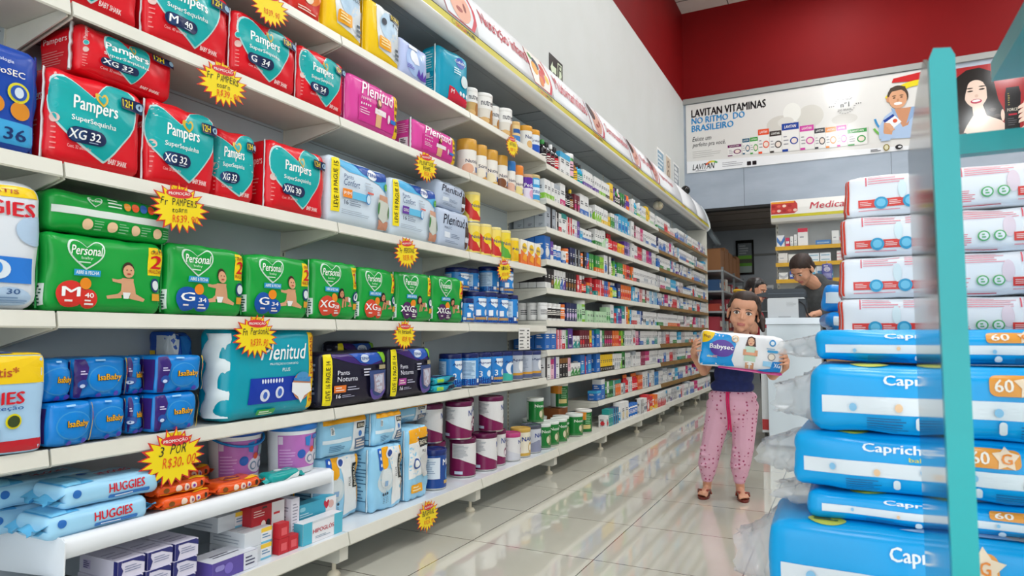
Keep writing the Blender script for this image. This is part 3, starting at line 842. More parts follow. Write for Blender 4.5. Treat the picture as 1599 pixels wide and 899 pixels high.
o = put_pack('pad_pack', pink_pack(0.36, 0.15, 0.12, 31), 'pink incontinence pad pack beside the gold-lidded drink bottles', 'pad pack', 'pink pad packs', 2.54, 1.661, 0.12, -1.668)
strip_part(o, -0.18, 0.36, 0.15, 0.12, '#e9e4ea', 0.020, 0.003, 7)

# --- white and blue incontinence pants
def pants_pack(w, h, d, col, seed):
    b = MB(); f, l, t = soft(b, w, h, d, M('#d4e2ee'), 0.03, 0.012, 12, seed)
    p = Dk(b, f, w, h)
    p.poly([(0.03, 0.98), (0.97, 0.98), (0.97, 0.62), (0.80, 0.74), (0.55, 0.80), (0.28, 0.80), (0.03, 0.90)], '#58b4e4').up()
    p.poly([(0.34, 0.98), (0.94, 0.98), (0.94, 0.84), (0.74, 0.78), (0.50, 0.84)], '#1d4fa4').up().ell(0.66, 0.86, 0.12, 0.085, '#eef2f6').up().text('TENA', 0.57, 0.83, 0.75, 0.885, '#1d4fa4', 0.02)
    p.ell(0.93, 0.74, 0.05, 0.06, '#63b043')
    p.rect(0.03, 0.16, 0.13, 0.96, '#f3dc1c').up().text('LEVE 18 PAGUE 15', 0.055, 0.22, 0.105, 0.90, '#3a3418', 0.02, 0, 90)
    p.text('Pants', 0.19, 0.69, 0.33, 0.75, '#2b4a7a', 0.0).text('Confort', 0.19, 0.58, 0.43, 0.68, '#2b4a7a', 0.0, 0.2).bars(0.52, 0.58, 0.66, 0.72, 3, '#b7c1cc', 0.4).rect(0.56, 0.54, 0.67, 0.57, '#d86a60')
    p.rect(0.18, 0.40, 0.31, 0.53, col).up().text('P/M' if seed % 2 == 0 else 'G/XG', 0.195, 0.44, 0.295, 0.49, '#f6f2ec', 0.02)
    p.rect(0.31, 0.40, 0.55, 0.51, '#67bfe6').ell(0.57, 0.45, 0.06, 0.085, '#3f88c8').up().ell(0.57, 0.45, 0.045, 0.068, '#cfe4f2')
    p.text('16', 0.19, 0.29, 0.25, 0.36, '#26324a', 0.03).bars(0.27, 0.28, 0.45, 0.37, 3, '#7d8a9c', 0.4).bars(0.15, 0.14, 0.62, 0.22, 3, '#a7b3c0', 0.4)
    p.rect(0.77, 0.04, 0.95, 0.18, '#c98c70').rect(0.76, 0.46, 0.93, 0.58, '#cf9c80').up().poly([(0.74, 0.50), (0.95, 0.47), (0.96, 0.22), (0.86, 0.14), (0.76, 0.22)], '#cfd3c8').up().ell(0.76, 0.36, 0.025, 0.10, '#4a8a48').ell(0.94, 0.33, 0.02, 0.10, '#4a8a48')
    q = Dk(b, l, d, h); q.rect(0.3, 0.30, 0.45, 0.92, '#3a3f98').rect(0.48, 0.45, 0.85, 0.92, '#eef2f6').rect(0.35, 0.2, 0.75, 0.28, '#4b3f9c'); q.up().bars(0.52, 0.48, 0.82, 0.9, 8, '#8a93a8', 0.3)
    return b
put_pack('diaper_pack', pants_pack(0.355, 0.252, 0.15, '#ef8b2c', 40), 'white and blue incontinence pants pack with an orange size mark', 'pants pack', 'white and blue pants packs', 2.005, 1.263, 0.15, -1.665)
put_pack('diaper_pack', pants_pack(0.345, 0.250, 0.15, '#6a3fa0', 41), 'white and blue incontinence pants pack with a purple size mark', 'pants pack', 'white and blue pants packs', 2.372, 1.263, 0.15, -1.665)
def grey_pack(w, h, d, seed):
    b = MB(); f, l, t = soft(b, w, h, d, M('#b9c6da'), 0.022, 0.012, 10, seed)
    p = Dk(b, f, w, h)
    p.text('Plenitud', 0.10, 0.58, 0.80, 0.84, '#1c2436', 0.012, 0.3).text('MASC', 0.14, 0.46, 0.34, 0.53, '#5d6a80', 0.0)
    p.rect(0.13, 0.24, 0.30, 0.38, '#dde4ec').bars(0.34, 0.24, 0.62, 0.36, 3, '#7d8aa0', 0.35).bars(0.16, 0.10, 0.6, 0.18, 2, '#8d9ab0', 0.4)
    p.ell(0.86, 0.70, 0.05, 0.08, '#2a1c18').poly([(0.80, 0.64), (0.92, 0.64), (0.93, 0.34), (0.80, 0.34)], '#4a3228').poly([(0.80, 0.36), (0.93, 0.36), (0.91, 0.22), (0.82, 0.22)], '#d9dde2').poly([(0.80, 0.22), (0.92, 0.22), (0.90, 0.04), (0.84, 0.04)], '#5a3c30')
    return b
put_pack('diaper_pack', grey_pack(0.28, 0.183, 0.13, 42), 'grey-blue incontinence pack standing in front of its twin', 'pants pack', 'grey-blue pants packs', 2.70, 1.263, 0.13, -1.662)
put_pack('diaper_pack', grey_pack(0.275, 0.13, 0.14, 43), 'grey-blue incontinence pack lying on top of its twin', 'pants pack', 'grey-blue pants packs', 2.695, 1.263 + 0.187, 0.14, -1.675, 2)

# --- green diaper packs
def green_pack(w, h, d, size, cnt, circ, crawl, seed):
    G = '#119c3a'
    b = MB(); f, l, t = soft(b, w, h, d, M(G), 0.026, 0.008, 12, seed, 0.0018, None, 0.0)
    p = Dk(b, f, w, h)
    u = 0.34 if w < 0.3 else 0.30
    p.heart(u, 0.735, 0.25 if w < 0.30 else 0.24, 0.195, '#d8eee0').up().heart(u, 0.737, 0.225 if w < 0.30 else 0.215, 0.17, G).up()
    p.text('Personal', u - 0.20 * h / w, 0.73, u + 0.20 * h / w, 0.85, '#eef6ee', 0.025, 0.25).text('baby', u - 0.07 * h / w, 0.665, u + 0.07 * h / w, 0.71, '#bfe3c6').bars(u - 0.11 * h / w, 0.62, u + 0.12 * h / w, 0.65, 1, '#cfe8d4', 0.5)
    p.rect(u - 0.16 * h / w, 0.46, u + 0.17 * h / w, 0.54, '#2b9bd0').up().text('ABRE & FECHA', u - 0.14 * h / w, 0.48, u + 0.15 * h / w, 0.525, '#eaf4f8', 0.02)
    a = 0.20 * h / w + 0.06
    p.ell(a, 0.22, 0.17, 0.17, circ).ell(a + 0.22 * h / w, 0.17, 0.12, 0.12, circ).up()
    p.ell(a + 0.17 * h / w, 0.36, 0.075, 0.075, '#e88a1c').up()
    ww = 0.05 + 0.05 * len(size)
    p.text(size, a - ww * h / w, 0.19, a + ww * h / w, 0.31, '#f4f6f4', 0.03).bars(a - 0.07 * h / w, 0.12, a + 0.07 * h / w, 0.15, 1, '#e8e0dc', 0.7).text(cnt, a + 0.16 * h / w, 0.18, a + 0.28 * h / w, 0.24, '#f4f6f4', 0.02).bars(a + 0.16 * h / w, 0.09, a + 0.28 * h / w, 0.16, 2, '#e8e0dc', 0.5)
    q = Dk(b, f, w, h)
    baby(q, 0.64, 0.38 if not crawl else 0.36, 0.40 if not crawl else 0.32, '#3a2418' if not crawl else '#1c1412', '#d8a27c' if not crawl else '#c98b66', crawl)
    p = Dk(b, f, w, h)
    p.rect(0.835, 0.54, 0.975, 0.93, '#f3d41a').up().text('GRÁTIS', 0.85, 0.84, 0.96, 0.90, '#a8281c', 0.02).text('2', 0.86, 0.64, 0.95, 0.82, '#d01c24', 0.05).text('FRALDAS', 0.845, 0.57, 0.965, 0.62, '#a8281c', 0.02)
    p.ell(0.905, 0.40, 0.075, 0.10, '#1d3d6c').up().ell(0.905, 0.40, 0.052, 0.068, '#dbe2e4').rect(0.865, 0.18, 0.945, 0.28, '#dca030')
    s = Dk(b, l, d, h); s.rect(0.70, 0.06, 0.97, 0.34, '#e4ecea').up().bars(0.74, 0.08, 0.93, 0.32, 6, '#28584a', 0.5)
    return b
GG = 'green diaper packs marked two free'
for (y0, y1, h, size, cnt, circ, crawl, lab) in [
    (0.880, 1.194, 0.190, 'M', '40', '#d8342a', False, 'green diaper pack with red M circle and a sitting baby, under a lying green pack'),
    (1.196, 1.468, 0.204, 'G', '34', '#1552a8', False, 'green diaper pack with blue G circle next to the M pack'),
    (1.470, 1.752, 0.204, 'G', '34', '#1552a8', False, 'green diaper pack with blue G circle next to the XG packs'),
    (1.760, 2.008, 0.215, 'XG', '28', '#d84a30', True, 'green diaper pack with red XG circle next to the G pack'),
    (2.012, 2.248, 0.210, 'XG', '28', '#d84a30', True, 'green diaper pack with red XG circle next to the XXG packs'),
    (2.252, 2.522, 0.214, 'XXG', '26', '#4c2358', True, 'green diaper pack with purple XXG circle next to an XG pack'),
    (2.526, 2.800, 0.218, 'XXG', '26', '#4c2358', True, 'green diaper pack with purple XXG circle beside the blue formula tins')]:
    o = put_pack('diaper_pack', green_pack(y1 - y0 - 0.008, h, 0.12, size, cnt, circ, crawl, int(y0 * 100)), lab, 'diaper pack', GG, (y0 + y1) / 2, 0.906, 0.12, -1.668)
    strip_part(o, -(y1 - y0) / 2, 0.3, h, 0.12, '#2aa04c' if h < 0.205 else '#e4ebe6', 0.008, 0.002, 2)
w, h, d = 0.325, 0.105, 0.19
b = MB(); f, l, t = soft(b, w, h, d, M('#119c3a'), 0.026, 0.006, 12, 51)
p = Dk(b, f, w, h)
p.rect(0.02, 0.43, 0.985, 0.60, '#d9e2dc').up()
p.heart(0.33, 0.80, 0.17, 0.13, '#cfe8d4').up().heart(0.33, 0.80, 0.14, 0.10, '#119c3a').up().text('Personal', 0.285, 0.79, 0.375, 0.85, '#eef6ee', 0.02)
p.bars(0.42, 0.70, 0.54, 0.92, 3, '#cfe8d4', 0.4)
for k, c in enumerate(('#e8962c', '#e2572a', '#2d5fa8', '#e2572a', '#3a3058')):
    p.ell(0.58 + 0.065 * k, 0.80, 0.09, 0.10, c)
for k in range(4):
    p.ell(0.27 + 0.19 * k, 0.24, 0.12, 0.12, '#e9c49c').bars(0.32 + 0.19 * k, 0.12, 0.40 + 0.19 * k, 0.36, 4, '#7fc08e', 0.35, k)
o = put_pack('diaper_pack', b, 'green diaper pack lying flat with a white stripe, on the M pack', 'diaper pack', GG, 1.052, 0.906 + 0.192, d, -1.672, -1)
strip_part(o, 0.1625, w, h, d, '#d9e2dc', 0.012, 0.003, 3)

# --- white and blue packs at the near end
def white_huggies():
    w, h, d = 0.34, 0.288, 0.13
    b = MB(); f, l, t = soft(b, w, h, d, M('#dfe5ec'), 0.035, 0.014, 12, 60)
    p = Dk(b, f, w, h)
    p.poly([(0.03, 0.98), (0.95, 0.98), (0.97, 0.88), (0.7, 0.86), (0.4, 0.89), (0.03, 0.87)], '#f0cb18').up().text('GRÁTIS', 0.58, 0.895, 0.83, 0.94, '#b5502a', 0.02)
    p.text('HUGGIES', 0.30, 0.72, 0.93, 0.83, '#d31c2a', 0.05)
    p.ell(0.95, 0.62, 0.16, 0.12, '#b4cde6').ell(0.80, 0.08, 0.16, 0.09, '#b4cde6')
    p.rect(0.34, 0.20, 0.93, 0.40, '#2b7bd6').up().ell(0.72, 0.30, 0.09, 0.075, '#dfe9f2').up().ell(0.72, 0.31, 0.03, 0.045, '#3f8fe0')
    p.text('30', 0.78, 0.115, 0.86, 0.155, '#3a5c8c', 0.02).bars(0.72, 0.04, 0.92, 0.10, 3, '#6f8fb4', 0.4)
    q = Dk(b, f, w, h); baby(q, 0.45, 0.50, 0.42, '#3a2418', '#c88d68')
    return b
put_pack('diaper_pack', white_huggies(), 'white diaper pack with yellow top and red lettering at the near end', 'diaper pack', None, 0.700, 0.906, 0.13, -1.650)
w, h, d = 0.335, 0.222, 0.14
b = MB(); f, l, t = soft(b, w, h, d, M('#a9cdea'), 0.016, 0.010, 12, 61)
p = Dk(b, f, w, h)
p.rect(0.02, 0.70, 0.985, 0.985, '#f1c91a').rect(0.02, 0.02, 0.985, 0.14, '#c02430').up()
p.text('Grátis*', 0.55, 0.77, 0.82, 0.865, '#b8542a', 0.03).text('HUGGIES', 0.36, 0.50, 0.86, 0.62, '#d31c2a', 0.05).text('Tripla Proteção', 0.38, 0.43, 0.86, 0.485, '#24589c', 0.015)
p.rect(0.45, 0.26, 0.66, 0.36, '#d9e6ee').ell(0.80, 0.33, 0.075, 0.075, '#e6d81c').up().ell(0.80, 0.33, 0.058, 0.058, '#3c4a28').bars(0.48, 0.27, 0.64, 0.35, 2, '#7d95b4', 0.4)
p.rect(0.52, 0.14, 0.72, 0.26, '#1f4f9c').up().text('XG', 0.57, 0.165, 0.69, 0.235, '#e9eef4', 0.03).bars(0.50, 0.05, 0.62, 0.11, 2, '#f0c4c4', 0.5)
q = Dk(b, t, w, d); q.rect(0.02, 0.02, 0.98, 0.35, '#f1c91a').up().rect(0.48, 0.06, 0.80, 0.28, '#1f4f9c').up().text('XG', 0.66, 0.10, 0.76, 0.24, '#e9eef4', 0.03)
put_pack('diaper_pack', b, 'pale blue diaper pack with yellow top and red base at the near end', 'diaper pack', None, 0.720, 0.586, d, -1.645, 0)

# --- wipes packs with orange lettering
def isa(w, h, d, seed, purple=True):
    B = '#0f80d2'
    b = MB(); f, l, t = soft(b, w, h, d, M(B), 0.014, 0.010, 10, seed, 0.0012, None, 0.0)
    p = Dk(b, f, w, h)
    p.ell(0.55, 0.47, 0.40, 0.33, '#3f9ad6').up().ell(0.55, 0.47, 0.375, 0.305, B).up()
    p.text('IsaBaby', 0.40, 0.375, 0.87, 0.585, '#33240e', 0.06).up().text('IsaBaby', 0.405, 0.39, 0.865, 0.58, '#f5b418', 0.03)
    p.bars(0.38, 0.88, 0.66, 0.95, 1, '#8fc4e8', 0.5)
    p.ell(0.45, 0.08, 0.06, 0.05, '#4a3fae').ell(0.78, 0.10, 0.06, 0.05, '#4a3fae')
    if purple:
        p.poly([(0.03, 0.96), (0.22, 0.96), (0.26, 0.75), (0.21, 0.5), (0.15, 0.30), (0.13, 0.05), (0.03, 0.05)], '#37206e').up().bars(0.10, 0.58, 0.22, 0.70, 2, '#cfc6e6', 0.5).ell(0.15, 0.36, 0.10, 0.11, '#2a4f9c').up().ell(0.14, 0.32, 0.055, 0.045, '#c7d6ee')
    p.rect(0.955, 0.04, 1.0, 0.96, '#e4c21c').up().rect(0.96, 0.55, 1.0, 0.75, '#c8322a')
    s = Dk(b, l, d, h); s.rect(0.05, 0.1, 0.95, 0.9, '#37206e').up().bars(0.3, 0.3, 0.7, 0.7, 4, '#8f86c8', 0.4)
    return b
GI = 'blue wet wipe packs with orange lettering'
for (y0, y1, zz, xf, pur, lab) in [
    (0.896, 1.004, 0.586, -1.655, False, 'blue wipe pack in front, lower row, nearest the pale blue diaper pack'),
    (1.008, 1.108, 0.586, -1.685, False, 'blue wipe pack in the lower row, second along'),
    (1.118, 1.165, 0.586, -1.70, True, 'blue wipe pack in the lower row showing only its purple end'),
    (1.168, 1.305, 0.586, -1.665, True, 'blue wipe pack with purple corner, lower row, beside the crumpled pack'),
    (0.898, 0.965, 0.695, -1.68, False, 'blue wipe pack in the upper row, partly behind the diaper pack'),
    (0.968, 1.108, 0.695, -1.69, True, 'blue wipe pack with dark purple corner, upper row, middle'),
    (1.118, 1.168, 0.695, -1.71, True, 'blue wipe pack in the upper row showing only its purple end'),
    (1.172, 1.318, 0.690, -1.665, True, 'blue wipe pack with purple corner, upper row, beside the crumpled pack')]:
    put_pack('wipe_pack', isa(y1 - y0 - 0.004, 0.102, 0.15, int(y0 * 997) % 97, pur), lab, 'wipe pack', GI, (y0 + y1) / 2, zz if zz < 0.6 else 0.6905, 0.15, xf)

w, h, d = 0.085, 0.27, 0.10
b = MB(); f, l, t = soft(b, w, h, d, M('#1a4fae'), 0.02, 0.012, 12, 66, 0.003)
p = Dk(b, f, w, h); p.rect(0.45, 0.05, 0.97, 0.5, '#1c34a0').rect(0.45, 0.5, 0.97, 0.96, '#2a74c0').poly([(0.0, 0.98), (0.40, 0.98), (0.28, 0.7), (0.44, 0.4), (0.35, 0.02), (0.0, 0.02)], '#cfd6da')
s = Dk(b, l, d, h); s.rect(0.1, 0.3, 0.4, 0.8, '#e2c022').rect(0.45, 0.05, 1.0, 0.97, '#c9d0d4')
put_pack('diaper_pack', b, 'blue pack with crumpled silver-white end, left of the big teal pack', 'diaper pack', None, 1.350, 0.586, d, -1.805)

# --- big teal pack
w, h, d = 0.385, 0.285, 0.13
b = MB(); f, l, t = soft(b, w, h, d, M('#0799ae'), 0.035, 0.016, 14, 67)
p = Dk(b, f, w, h)
p.rect(0.885, 0.03, 0.985, 0.97, '#f2c81a').up().text('LEVE MAIS', 0.90, 0.40, 0.935, 0.90, '#b0521c', 0.03, 0, 90).text('PAGUE MENOS', 0.945, 0.40, 0.972, 0.96, '#b0521c', 0.02, 0, 90).text('2=1', 0.90, 0.12, 0.96, 0.27, '#c4381c', 0.03, 0, 90)
p.text('Plenitud', 0.33, 0.64, 0.85, 0.82, '#eaf4f4', 0.02, 0.3).text('PROTEÇÃO E CONFORTO', 0.42, 0.575, 0.74, 0.61, '#e2f0f0', 0.0).text('PLUS', 0.55, 0.505, 0.64, 0.545, '#e2f0f0', 0.01)
p.rect(0.22, 0.16, 0.86, 0.445, '#1038a8').up()
for k in range(8): p.ell(0.34 + 0.03 * k, 0.405, 0.013, 0.025, '#dfe6f4')
p.ell(0.37, 0.25, 0.068, 0.068, '#dfe6f4').ell(0.53, 0.27, 0.06, 0.068, '#dfe6f4').up().ell(0.37, 0.25, 0.03, 0.04, '#3a62c0').ell(0.53, 0.27, 0.03, 0.045, '#3a62c0')
p.ell(0.79, 0.32, 0.165, 0.165, '#c98a6a').up().poly([(0.66, 0.37), (0.90, 0.34), (0.92, 0.25), (0.83, 0.20), (0.78, 0.12), (0.74, 0.2), (0.66, 0.26)], '#eef0f0').poly([(0.68, 0.42), (0.90, 0.42), (0.89, 0.36), (0.68, 0.39)], '#3f86c4').ell(0.79, 0.43, 0.10, 0.055, '#4a92c8')
p.rrect(0.31, 0.03, 0.50, 0.10, '#38a84a', 0.2).up().bars(0.33, 0.04, 0.48, 0.09, 2, '#d6f0d8', 0.5)
o = put_pack('diaper_pack', b, 'big teal incontinence pack with a blue band and yellow edge', 'pants pack', None, 1.583, 0.586, d, -1.66)
s = MB(); rr = random.Random(5)
vs, fs = [], []
for i in range(15):
    z = 0.012 + 0.255 * i / 14
    q = 0.014 * math.sin(i * 1.3) + rr.uniform(-0.006, 0.006)
    vs += [(-0.190, 0.03 + q, z), (-0.204 + q * 0.2, 0.0 + q, z), (-0.199 + q * 0.3, -0.035 + q * 0.5, z), (-0.182, -0.055 + q * 0.4, z), (-0.172, -0.062 + q * 0.4, z)]
for i in range(14):
    for k in range(4):
        fs.append((i * 5 + k, i * 5 + k + 1, i * 5 + k + 6, i * 5 + k + 5))
s.add(vs, fs, M('#dbe6e8'), True); obj('side_seam', s, o)

# --- black and purple night pants
def night_pack(w, h, d, col, seed):
    b = MB(); f, l, t = soft(b, w, h, d, M('#17152b'), 0.026, 0.012, 12, seed)
    p = Dk(b, f, w, h)
    p.poly([(0.15, 0.98), (0.97, 0.98), (0.97, 0.76), (0.62, 0.72), (0.38, 0.80), (0.15, 0.90)], '#3b1f6c').up()
    p.poly([(0.40, 0.97), (0.95, 0.98), (0.96, 0.84), (0.72, 0.74), (0.55, 0.78)], '#2356b4').up().ell(0.62, 0.86, 0.13, 0.075, '#cfdcec').up().text('TENA', 0.53, 0.835, 0.70, 0.885, '#2c4a8c', 0.02).poly([(0.84, 0.98), (0.97, 0.98), (0.97, 0.78), (0.92, 0.76)], '#78b81e')
    p.rect(0.03, 0.05, 0.135, 0.97, '#f0df1c').up().text('LEVE 16 PAGUE 14', 0.055, 0.14, 0.11, 0.84, '#3a3418', 0.02, 0, 90)
    p.text('Pants', 0.20, 0.58, 0.36, 0.66, '#e6e6f0', 0.0).text('Noturna', 0.20, 0.46, 0.48, 0.55, '#e6e6f0', 0.0).bars(0.58, 0.52, 0.76, 0.68, 3, '#c9c9d8', 0.5)
    p.rect(0.16, 0.26, 0.32, 0.39, col).up().bars(0.18, 0.28, 0.30, 0.37, 2, '#f6e6d8', 0.4).bars(0.34, 0.28, 0.52, 0.37, 2, '#b8b8cc', 0.4).text('16', 0.19, 0.16, 0.25, 0.23, '#e8e8f0', 0.03).bars(0.27, 0.16, 0.46, 0.22, 2, '#a6a6bc', 0.4)
    p.rect(0.84, 0.64, 0.95, 0.72, '#a89c78')
    p.ell(0.82, 0.30, 0.26, 0.25, '#5d4a9c').up().poly([(0.66, 0.62), (0.96, 0.62), (0.95, 0.30), (0.68, 0.26)], '#33477c').ell(0.82, 0.26, 0.19, 0.14, '#33477c').up().poly([(0.73, 0.54), (0.92, 0.56), (0.93, 0.24), (0.86, 0.16), (0.75, 0.22)], '#a89aa6').poly([(0.75, 0.52), (0.90, 0.54), (0.88, 0.22), (0.80, 0.2)], '#c2c6d6')
    s = Dk(b, l, d, h); s.rect(0.1, 0.04, 0.22, 0.96, '#9aa3bc').rect(0.40, 0.12, 0.90, 0.94, '#2c2a3c').up().bars(0.45, 0.15, 0.86, 0.9, 9, '#8f93a6', 0.5)
    return b
put_pack('diaper_pack', night_pack(0.375, 0.20, 0.13, '#e8792a', 70), 'black and purple night pants pack with orange mark, beside the big teal pack', 'pants pack', 'black night pants packs', 1.985, 0.586, 0.13, -1.66)
put_pack('diaper_pack', night_pack(0.300, 0.21, 0.13, '#b04a9c', 71), 'black and purple night pants pack with pink mark, beside the wipe sachets', 'pants pack', 'black night pants packs', 2.345, 0.586, 0.13, -1.66)
put_pack('diaper_pack', night_pack(0.24, 0.235, 0.09, '#e8792a', 72), 'black and purple night pants pack standing behind two others', 'pants pack', 'black night pants packs', 2.18, 0.586, 0.08, -1.825)

# --- flat wipe sachets with crimped ends
def sachet(w, d, h, col, seed, deco, fin=0.022, fincol=None):
    b = MB(); f, l, t = soft(b, w, h, d, M(col), min(0.02, h * 0.42), 0.006, 12, seed, 0.0015, None, 0.0)
    for sg in (-1, 1):
        vs, fs = [], []
        n = 14; rr = random.Random(seed + sg)
        for i in range(n + 1):
            y = -d * 0.47 + d * 0.94 * i / n
            z = h * 0.40 + 0.006 * math.sin(i * 0.9 + seed)
            vs += [(sg * (w / 2 - 0.012), y, z + h * 0.22), (sg * (w / 2 - 0.012), y, z - h * 0.22), (sg * (w / 2 + fin * 0.6), y, z + rr.uniform(-0.002, 0.002)), (sg * (w / 2 + fin + (0.003 if i % 2 else -0.001)), y, z + 0.004 * math.sin(i * 1.7))]
        for i in range(n):
            a, c = i * 4, i * 4 + 4
            fs += [(a, c, c + 2, a + 2), (a + 1, a + 2, c + 2, c + 1), (a + 2, c + 2, c + 3, a + 3)]
        b.add(vs, fs, M(fincol or col), True)
    deco(Dk(b, t, w, d), Dk(b, f, w, h))
    return b
def hug(t, f):
    t.rect(0.02, 0.05, 0.30, 0.95, '#58b0e2').up().poly([(0.04, 0.05), (0.18, 0.05), (0.26, 0.5), (0.14, 0.95), (0.04, 0.95)], '#7cc6ea')
    t.text('HUGGIES', 0.48, 0.40, 0.82, 0.60, '#cf2230', 0.05).bars(0.48, 0.22, 0.78, 0.34, 2, '#6f9cc4', 0.4).ell(0.40, 0.72, 0.09, 0.08, '#2f6cb8').bars(0.35, 0.8, 0.8, 0.9, 1, '#e4f1f8', 0.4)
    f.text('HUGGIES', 0.42, 0.42, 0.80, 0.78, '#cf2230', 0.05).rrect(0.42, 0.18, 0.86, 0.34, '#2f74c0', 0.4).ell(0.12, 0.62, 0.17, 0.17, '#2f6cb8').up().bars(0.48, 0.22, 0.78, 0.31, 1, '#dfeaf4', 0.5)
GH = 'pale blue wet wipe sachets'
for (yc, z, xf, ex, lab) in [
    (1.02, 0.3775, -1.628, 0, 'pale blue wipe sachet at the bottom front of the small shelf'),
    (0.965, 0.3775, -1.785, 0, 'pale blue wipe sachet at the bottom back of the small shelf'),
    (1.055, 0.4365, -1.636, 0, 'pale blue wipe sachet on top at the front of the pile'),
    (0.975, 0.4365, -1.782, 0, 'pale blue wipe sachet on top at the back of the pile')]:
    m = sachet(0.245, 0.14 if xf > -1.7 else 0.12, 0.058, '#9fd2ee', int(yc * 100 + z * 1000), hug, 0.024, '#63b8e6')
    put_pack('wipe_sachet', m, lab, 'wipe sachet', GH, yc, z, 0.14 if xf > -1.7 else 0.12, xf, ex)
def orange(t, f):
    t.ell(0.5, 0.5, 0.30, 0.30, '#f08a1e').up().poly([(0.3, 0.4), (0.45, 0.62), (0.6, 0.45), (0.72, 0.60), (0.66, 0.35)], '#8a2c12').bars(0.2, 0.12, 0.6, 0.22, 2, '#8a2c12', 0.4).poly([(0.6, 0.05), (0.98, 0.05), (0.98, 0.4)], '#f5b81c')
    f.ell(0.15, 0.5, 0.22, 0.2, '#7a4a1a')
    for k in range(3): f.ell(0.38 + 0.15 * k, 0.5, 0.26, 0.26, '#e8cdb8')
    f.poly([(0.05, 0.1), (0.9, 0.1), (0.9, 0.28), (0.05, 0.2)], '#f2b41c').ell(0.86, 0.55, 0.16, 0.22, '#3a2410').up().ell(0.68, 0.5, 0.12, 0.12, '#7a3aa0').ell(0.53, 0.5, 0.10, 0.12, '#8a4a6a')
GO = 'orange wet wipe sachets'
for (yc, z, xf, ex, lab) in [
    (1.262, 0.3775, -1.635, 2, 'orange wipe sachet at the bottom beside the pale blue pile'),
    (1.255, 0.4125, -1.645, 0, 'orange wipe sachet on top of another beside the pale blue pile'),
    (1.447, 0.3775, -1.640, -3, 'orange wipe sachet nearest the teal sachet'),
    (1.365, 0.3775, -1.765, 2, 'orange wipe sachet lying at the back against the shelving'),
    (1.365, 0.4125, -1.765, 3, 'orange wipe sachet on top at the back, below a promotion card')]:
    m = sachet(0.155, 0.10, 0.034, '#e2571c', int(yc * 100 + z * 1000), orange, 0.018, '#d84c18')
    put_pack('wipe_sachet', m, lab, 'wipe sachet', GO, yc, z, 0.10, xf, ex)
def tealw(t, f):
    t.ell(0.45, 0.55, 0.22, 0.2, '#dff0ee').up().bars(0.2, 0.2, 0.8, 0.35, 2, '#bfe6e2', 0.4); f.poly([(0.3, 0.1), (0.9, 0.1), (0.98, 0.8), (0.6, 0.4)], '#e9f2f2')
put_pack('wipe_sachet', sachet(0.12, 0.060, 0.033, '#129c9a', 80, tealw), 'teal wipe sachet in front of the two white buckets', 'wipe sachet', None, 1.610, 0.3775, 0.060, -1.622, -3)
def navyw(t, f):
    t.rect(0.05, 0.1, 0.95, 0.9, '#20356c').up().ell(0.5, 0.5, 0.3, 0.25, '#6fc0d8'); f.rect(0.02, 0.1, 0.42, 0.9, '#0fa5b4').rect(0.12, 0.25, 0.40, 0.7, '#9ad21c').up().poly([(0.5, 0.1), (0.9, 0.4), (0.98, 0.9), (0.7, 0.8)], '#1c2238')
for k in range(2):
    put_pack('wipe_sachet', sachet(0.19, 0.085, 0.034, '#128ea6', 82 + k, navyw, 0.014), ['teal and navy wipe sachet, lower of two before the blue tins', 'teal and navy wipe sachet, upper of two before the blue tins'][k], 'wipe sachet', 'teal and navy wipe sachets', 2.615 + 0.004 * k, 0.586 + 0.036 * k, 0.085, -1.66, 1 * k)
# ------------------------------------------------------------------ tins, tubs, cartons on the near bays
def tin(name, label, cat, group, yc, z, rad, h, body, lid, draw, turn=0.0, lidh=0.018, xl=-1.655, back=0.0, rim='#c9c9c6', label_h=None):
    t = thing(name, label, cat, (xl - 0.012 - rad - back, yc, z), RZ + R(turn), group)
    b = MB()
    b.lathe([(rad * 0.96, 0.0), (rad, 0.003), (rad, 0.007)], M(rim, 'metal'), 28)
    b.lathe([(rad * 0.985, 0.006), (rad * 0.985, h - lidh - 0.002)], M(body), 28)
    if draw:
        d = Deco(b, cyl(rad * 0.985), 2 * PI * rad * 0.985, h - lidh - 0.008, 0.014, 0.0006)
        mapf = d.mapf
        d.mapf = lambda x, zz, off: mapf(x, zz + 0.007, off)
        draw(d)
    obj('body', b, t)
    b = MB()
    b.lathe([(rad * 0.985, h - lidh - 0.003), (rad * 1.01, h - lidh), (rad * 1.01, h - 0.003), (rad * 0.97, h), (rad * 0.90, h), (rad * 0.88, h - 0.003)], M(lid), 28)
    obj('lid', b, t)
    return t

def d_nutri(top, base):
    def f(d):
        d.rect(0.0, 0.0, 1.0, 0.22, base).rect(0.30, 0.55, 0.72, 0.98, '#eceae6').up()
        d.text('nutren', 0.40, 0.66, 0.62, 0.84, '#2a2c40', 0.02).ell(0.60, 0.28, 0.16, 0.28, '#a8743a').ell(0.45, 0.12, 0.2, 0.12, '#d9b074').bars(0.70, 0.1, 0.82, 0.8, 9, '#8f8a80', 0.3)
    return f
N = 'nutrition tins on the top shelf'
tin('nutrition_tin', 'white and gold nutrition tin touching the teal diaper pack', 'tin', N, 2.915, 1.971, 0.045, 0.155, '#c9a56a', '#e8e6e2', d_nutri(1, '#b98b48'), -25)
tin('nutrition_tin', 'larger white and gold nutrition tin, second after the teal pack', 'tin', N, 3.075, 1.971, 0.062, 0.178, '#dcd6cb', '#e8e6e2', d_nutri(1, '#b98b48'), -25)
tin('nutrition_tin', 'slim white and gold nutrition tin squeezed between two larger ones', 'tin', N, 3.195, 1.971, 0.035, 0.150, '#dcd6cb', '#e8e6e2', d_nutri(1, '#b98b48'), -25, back=0.02)
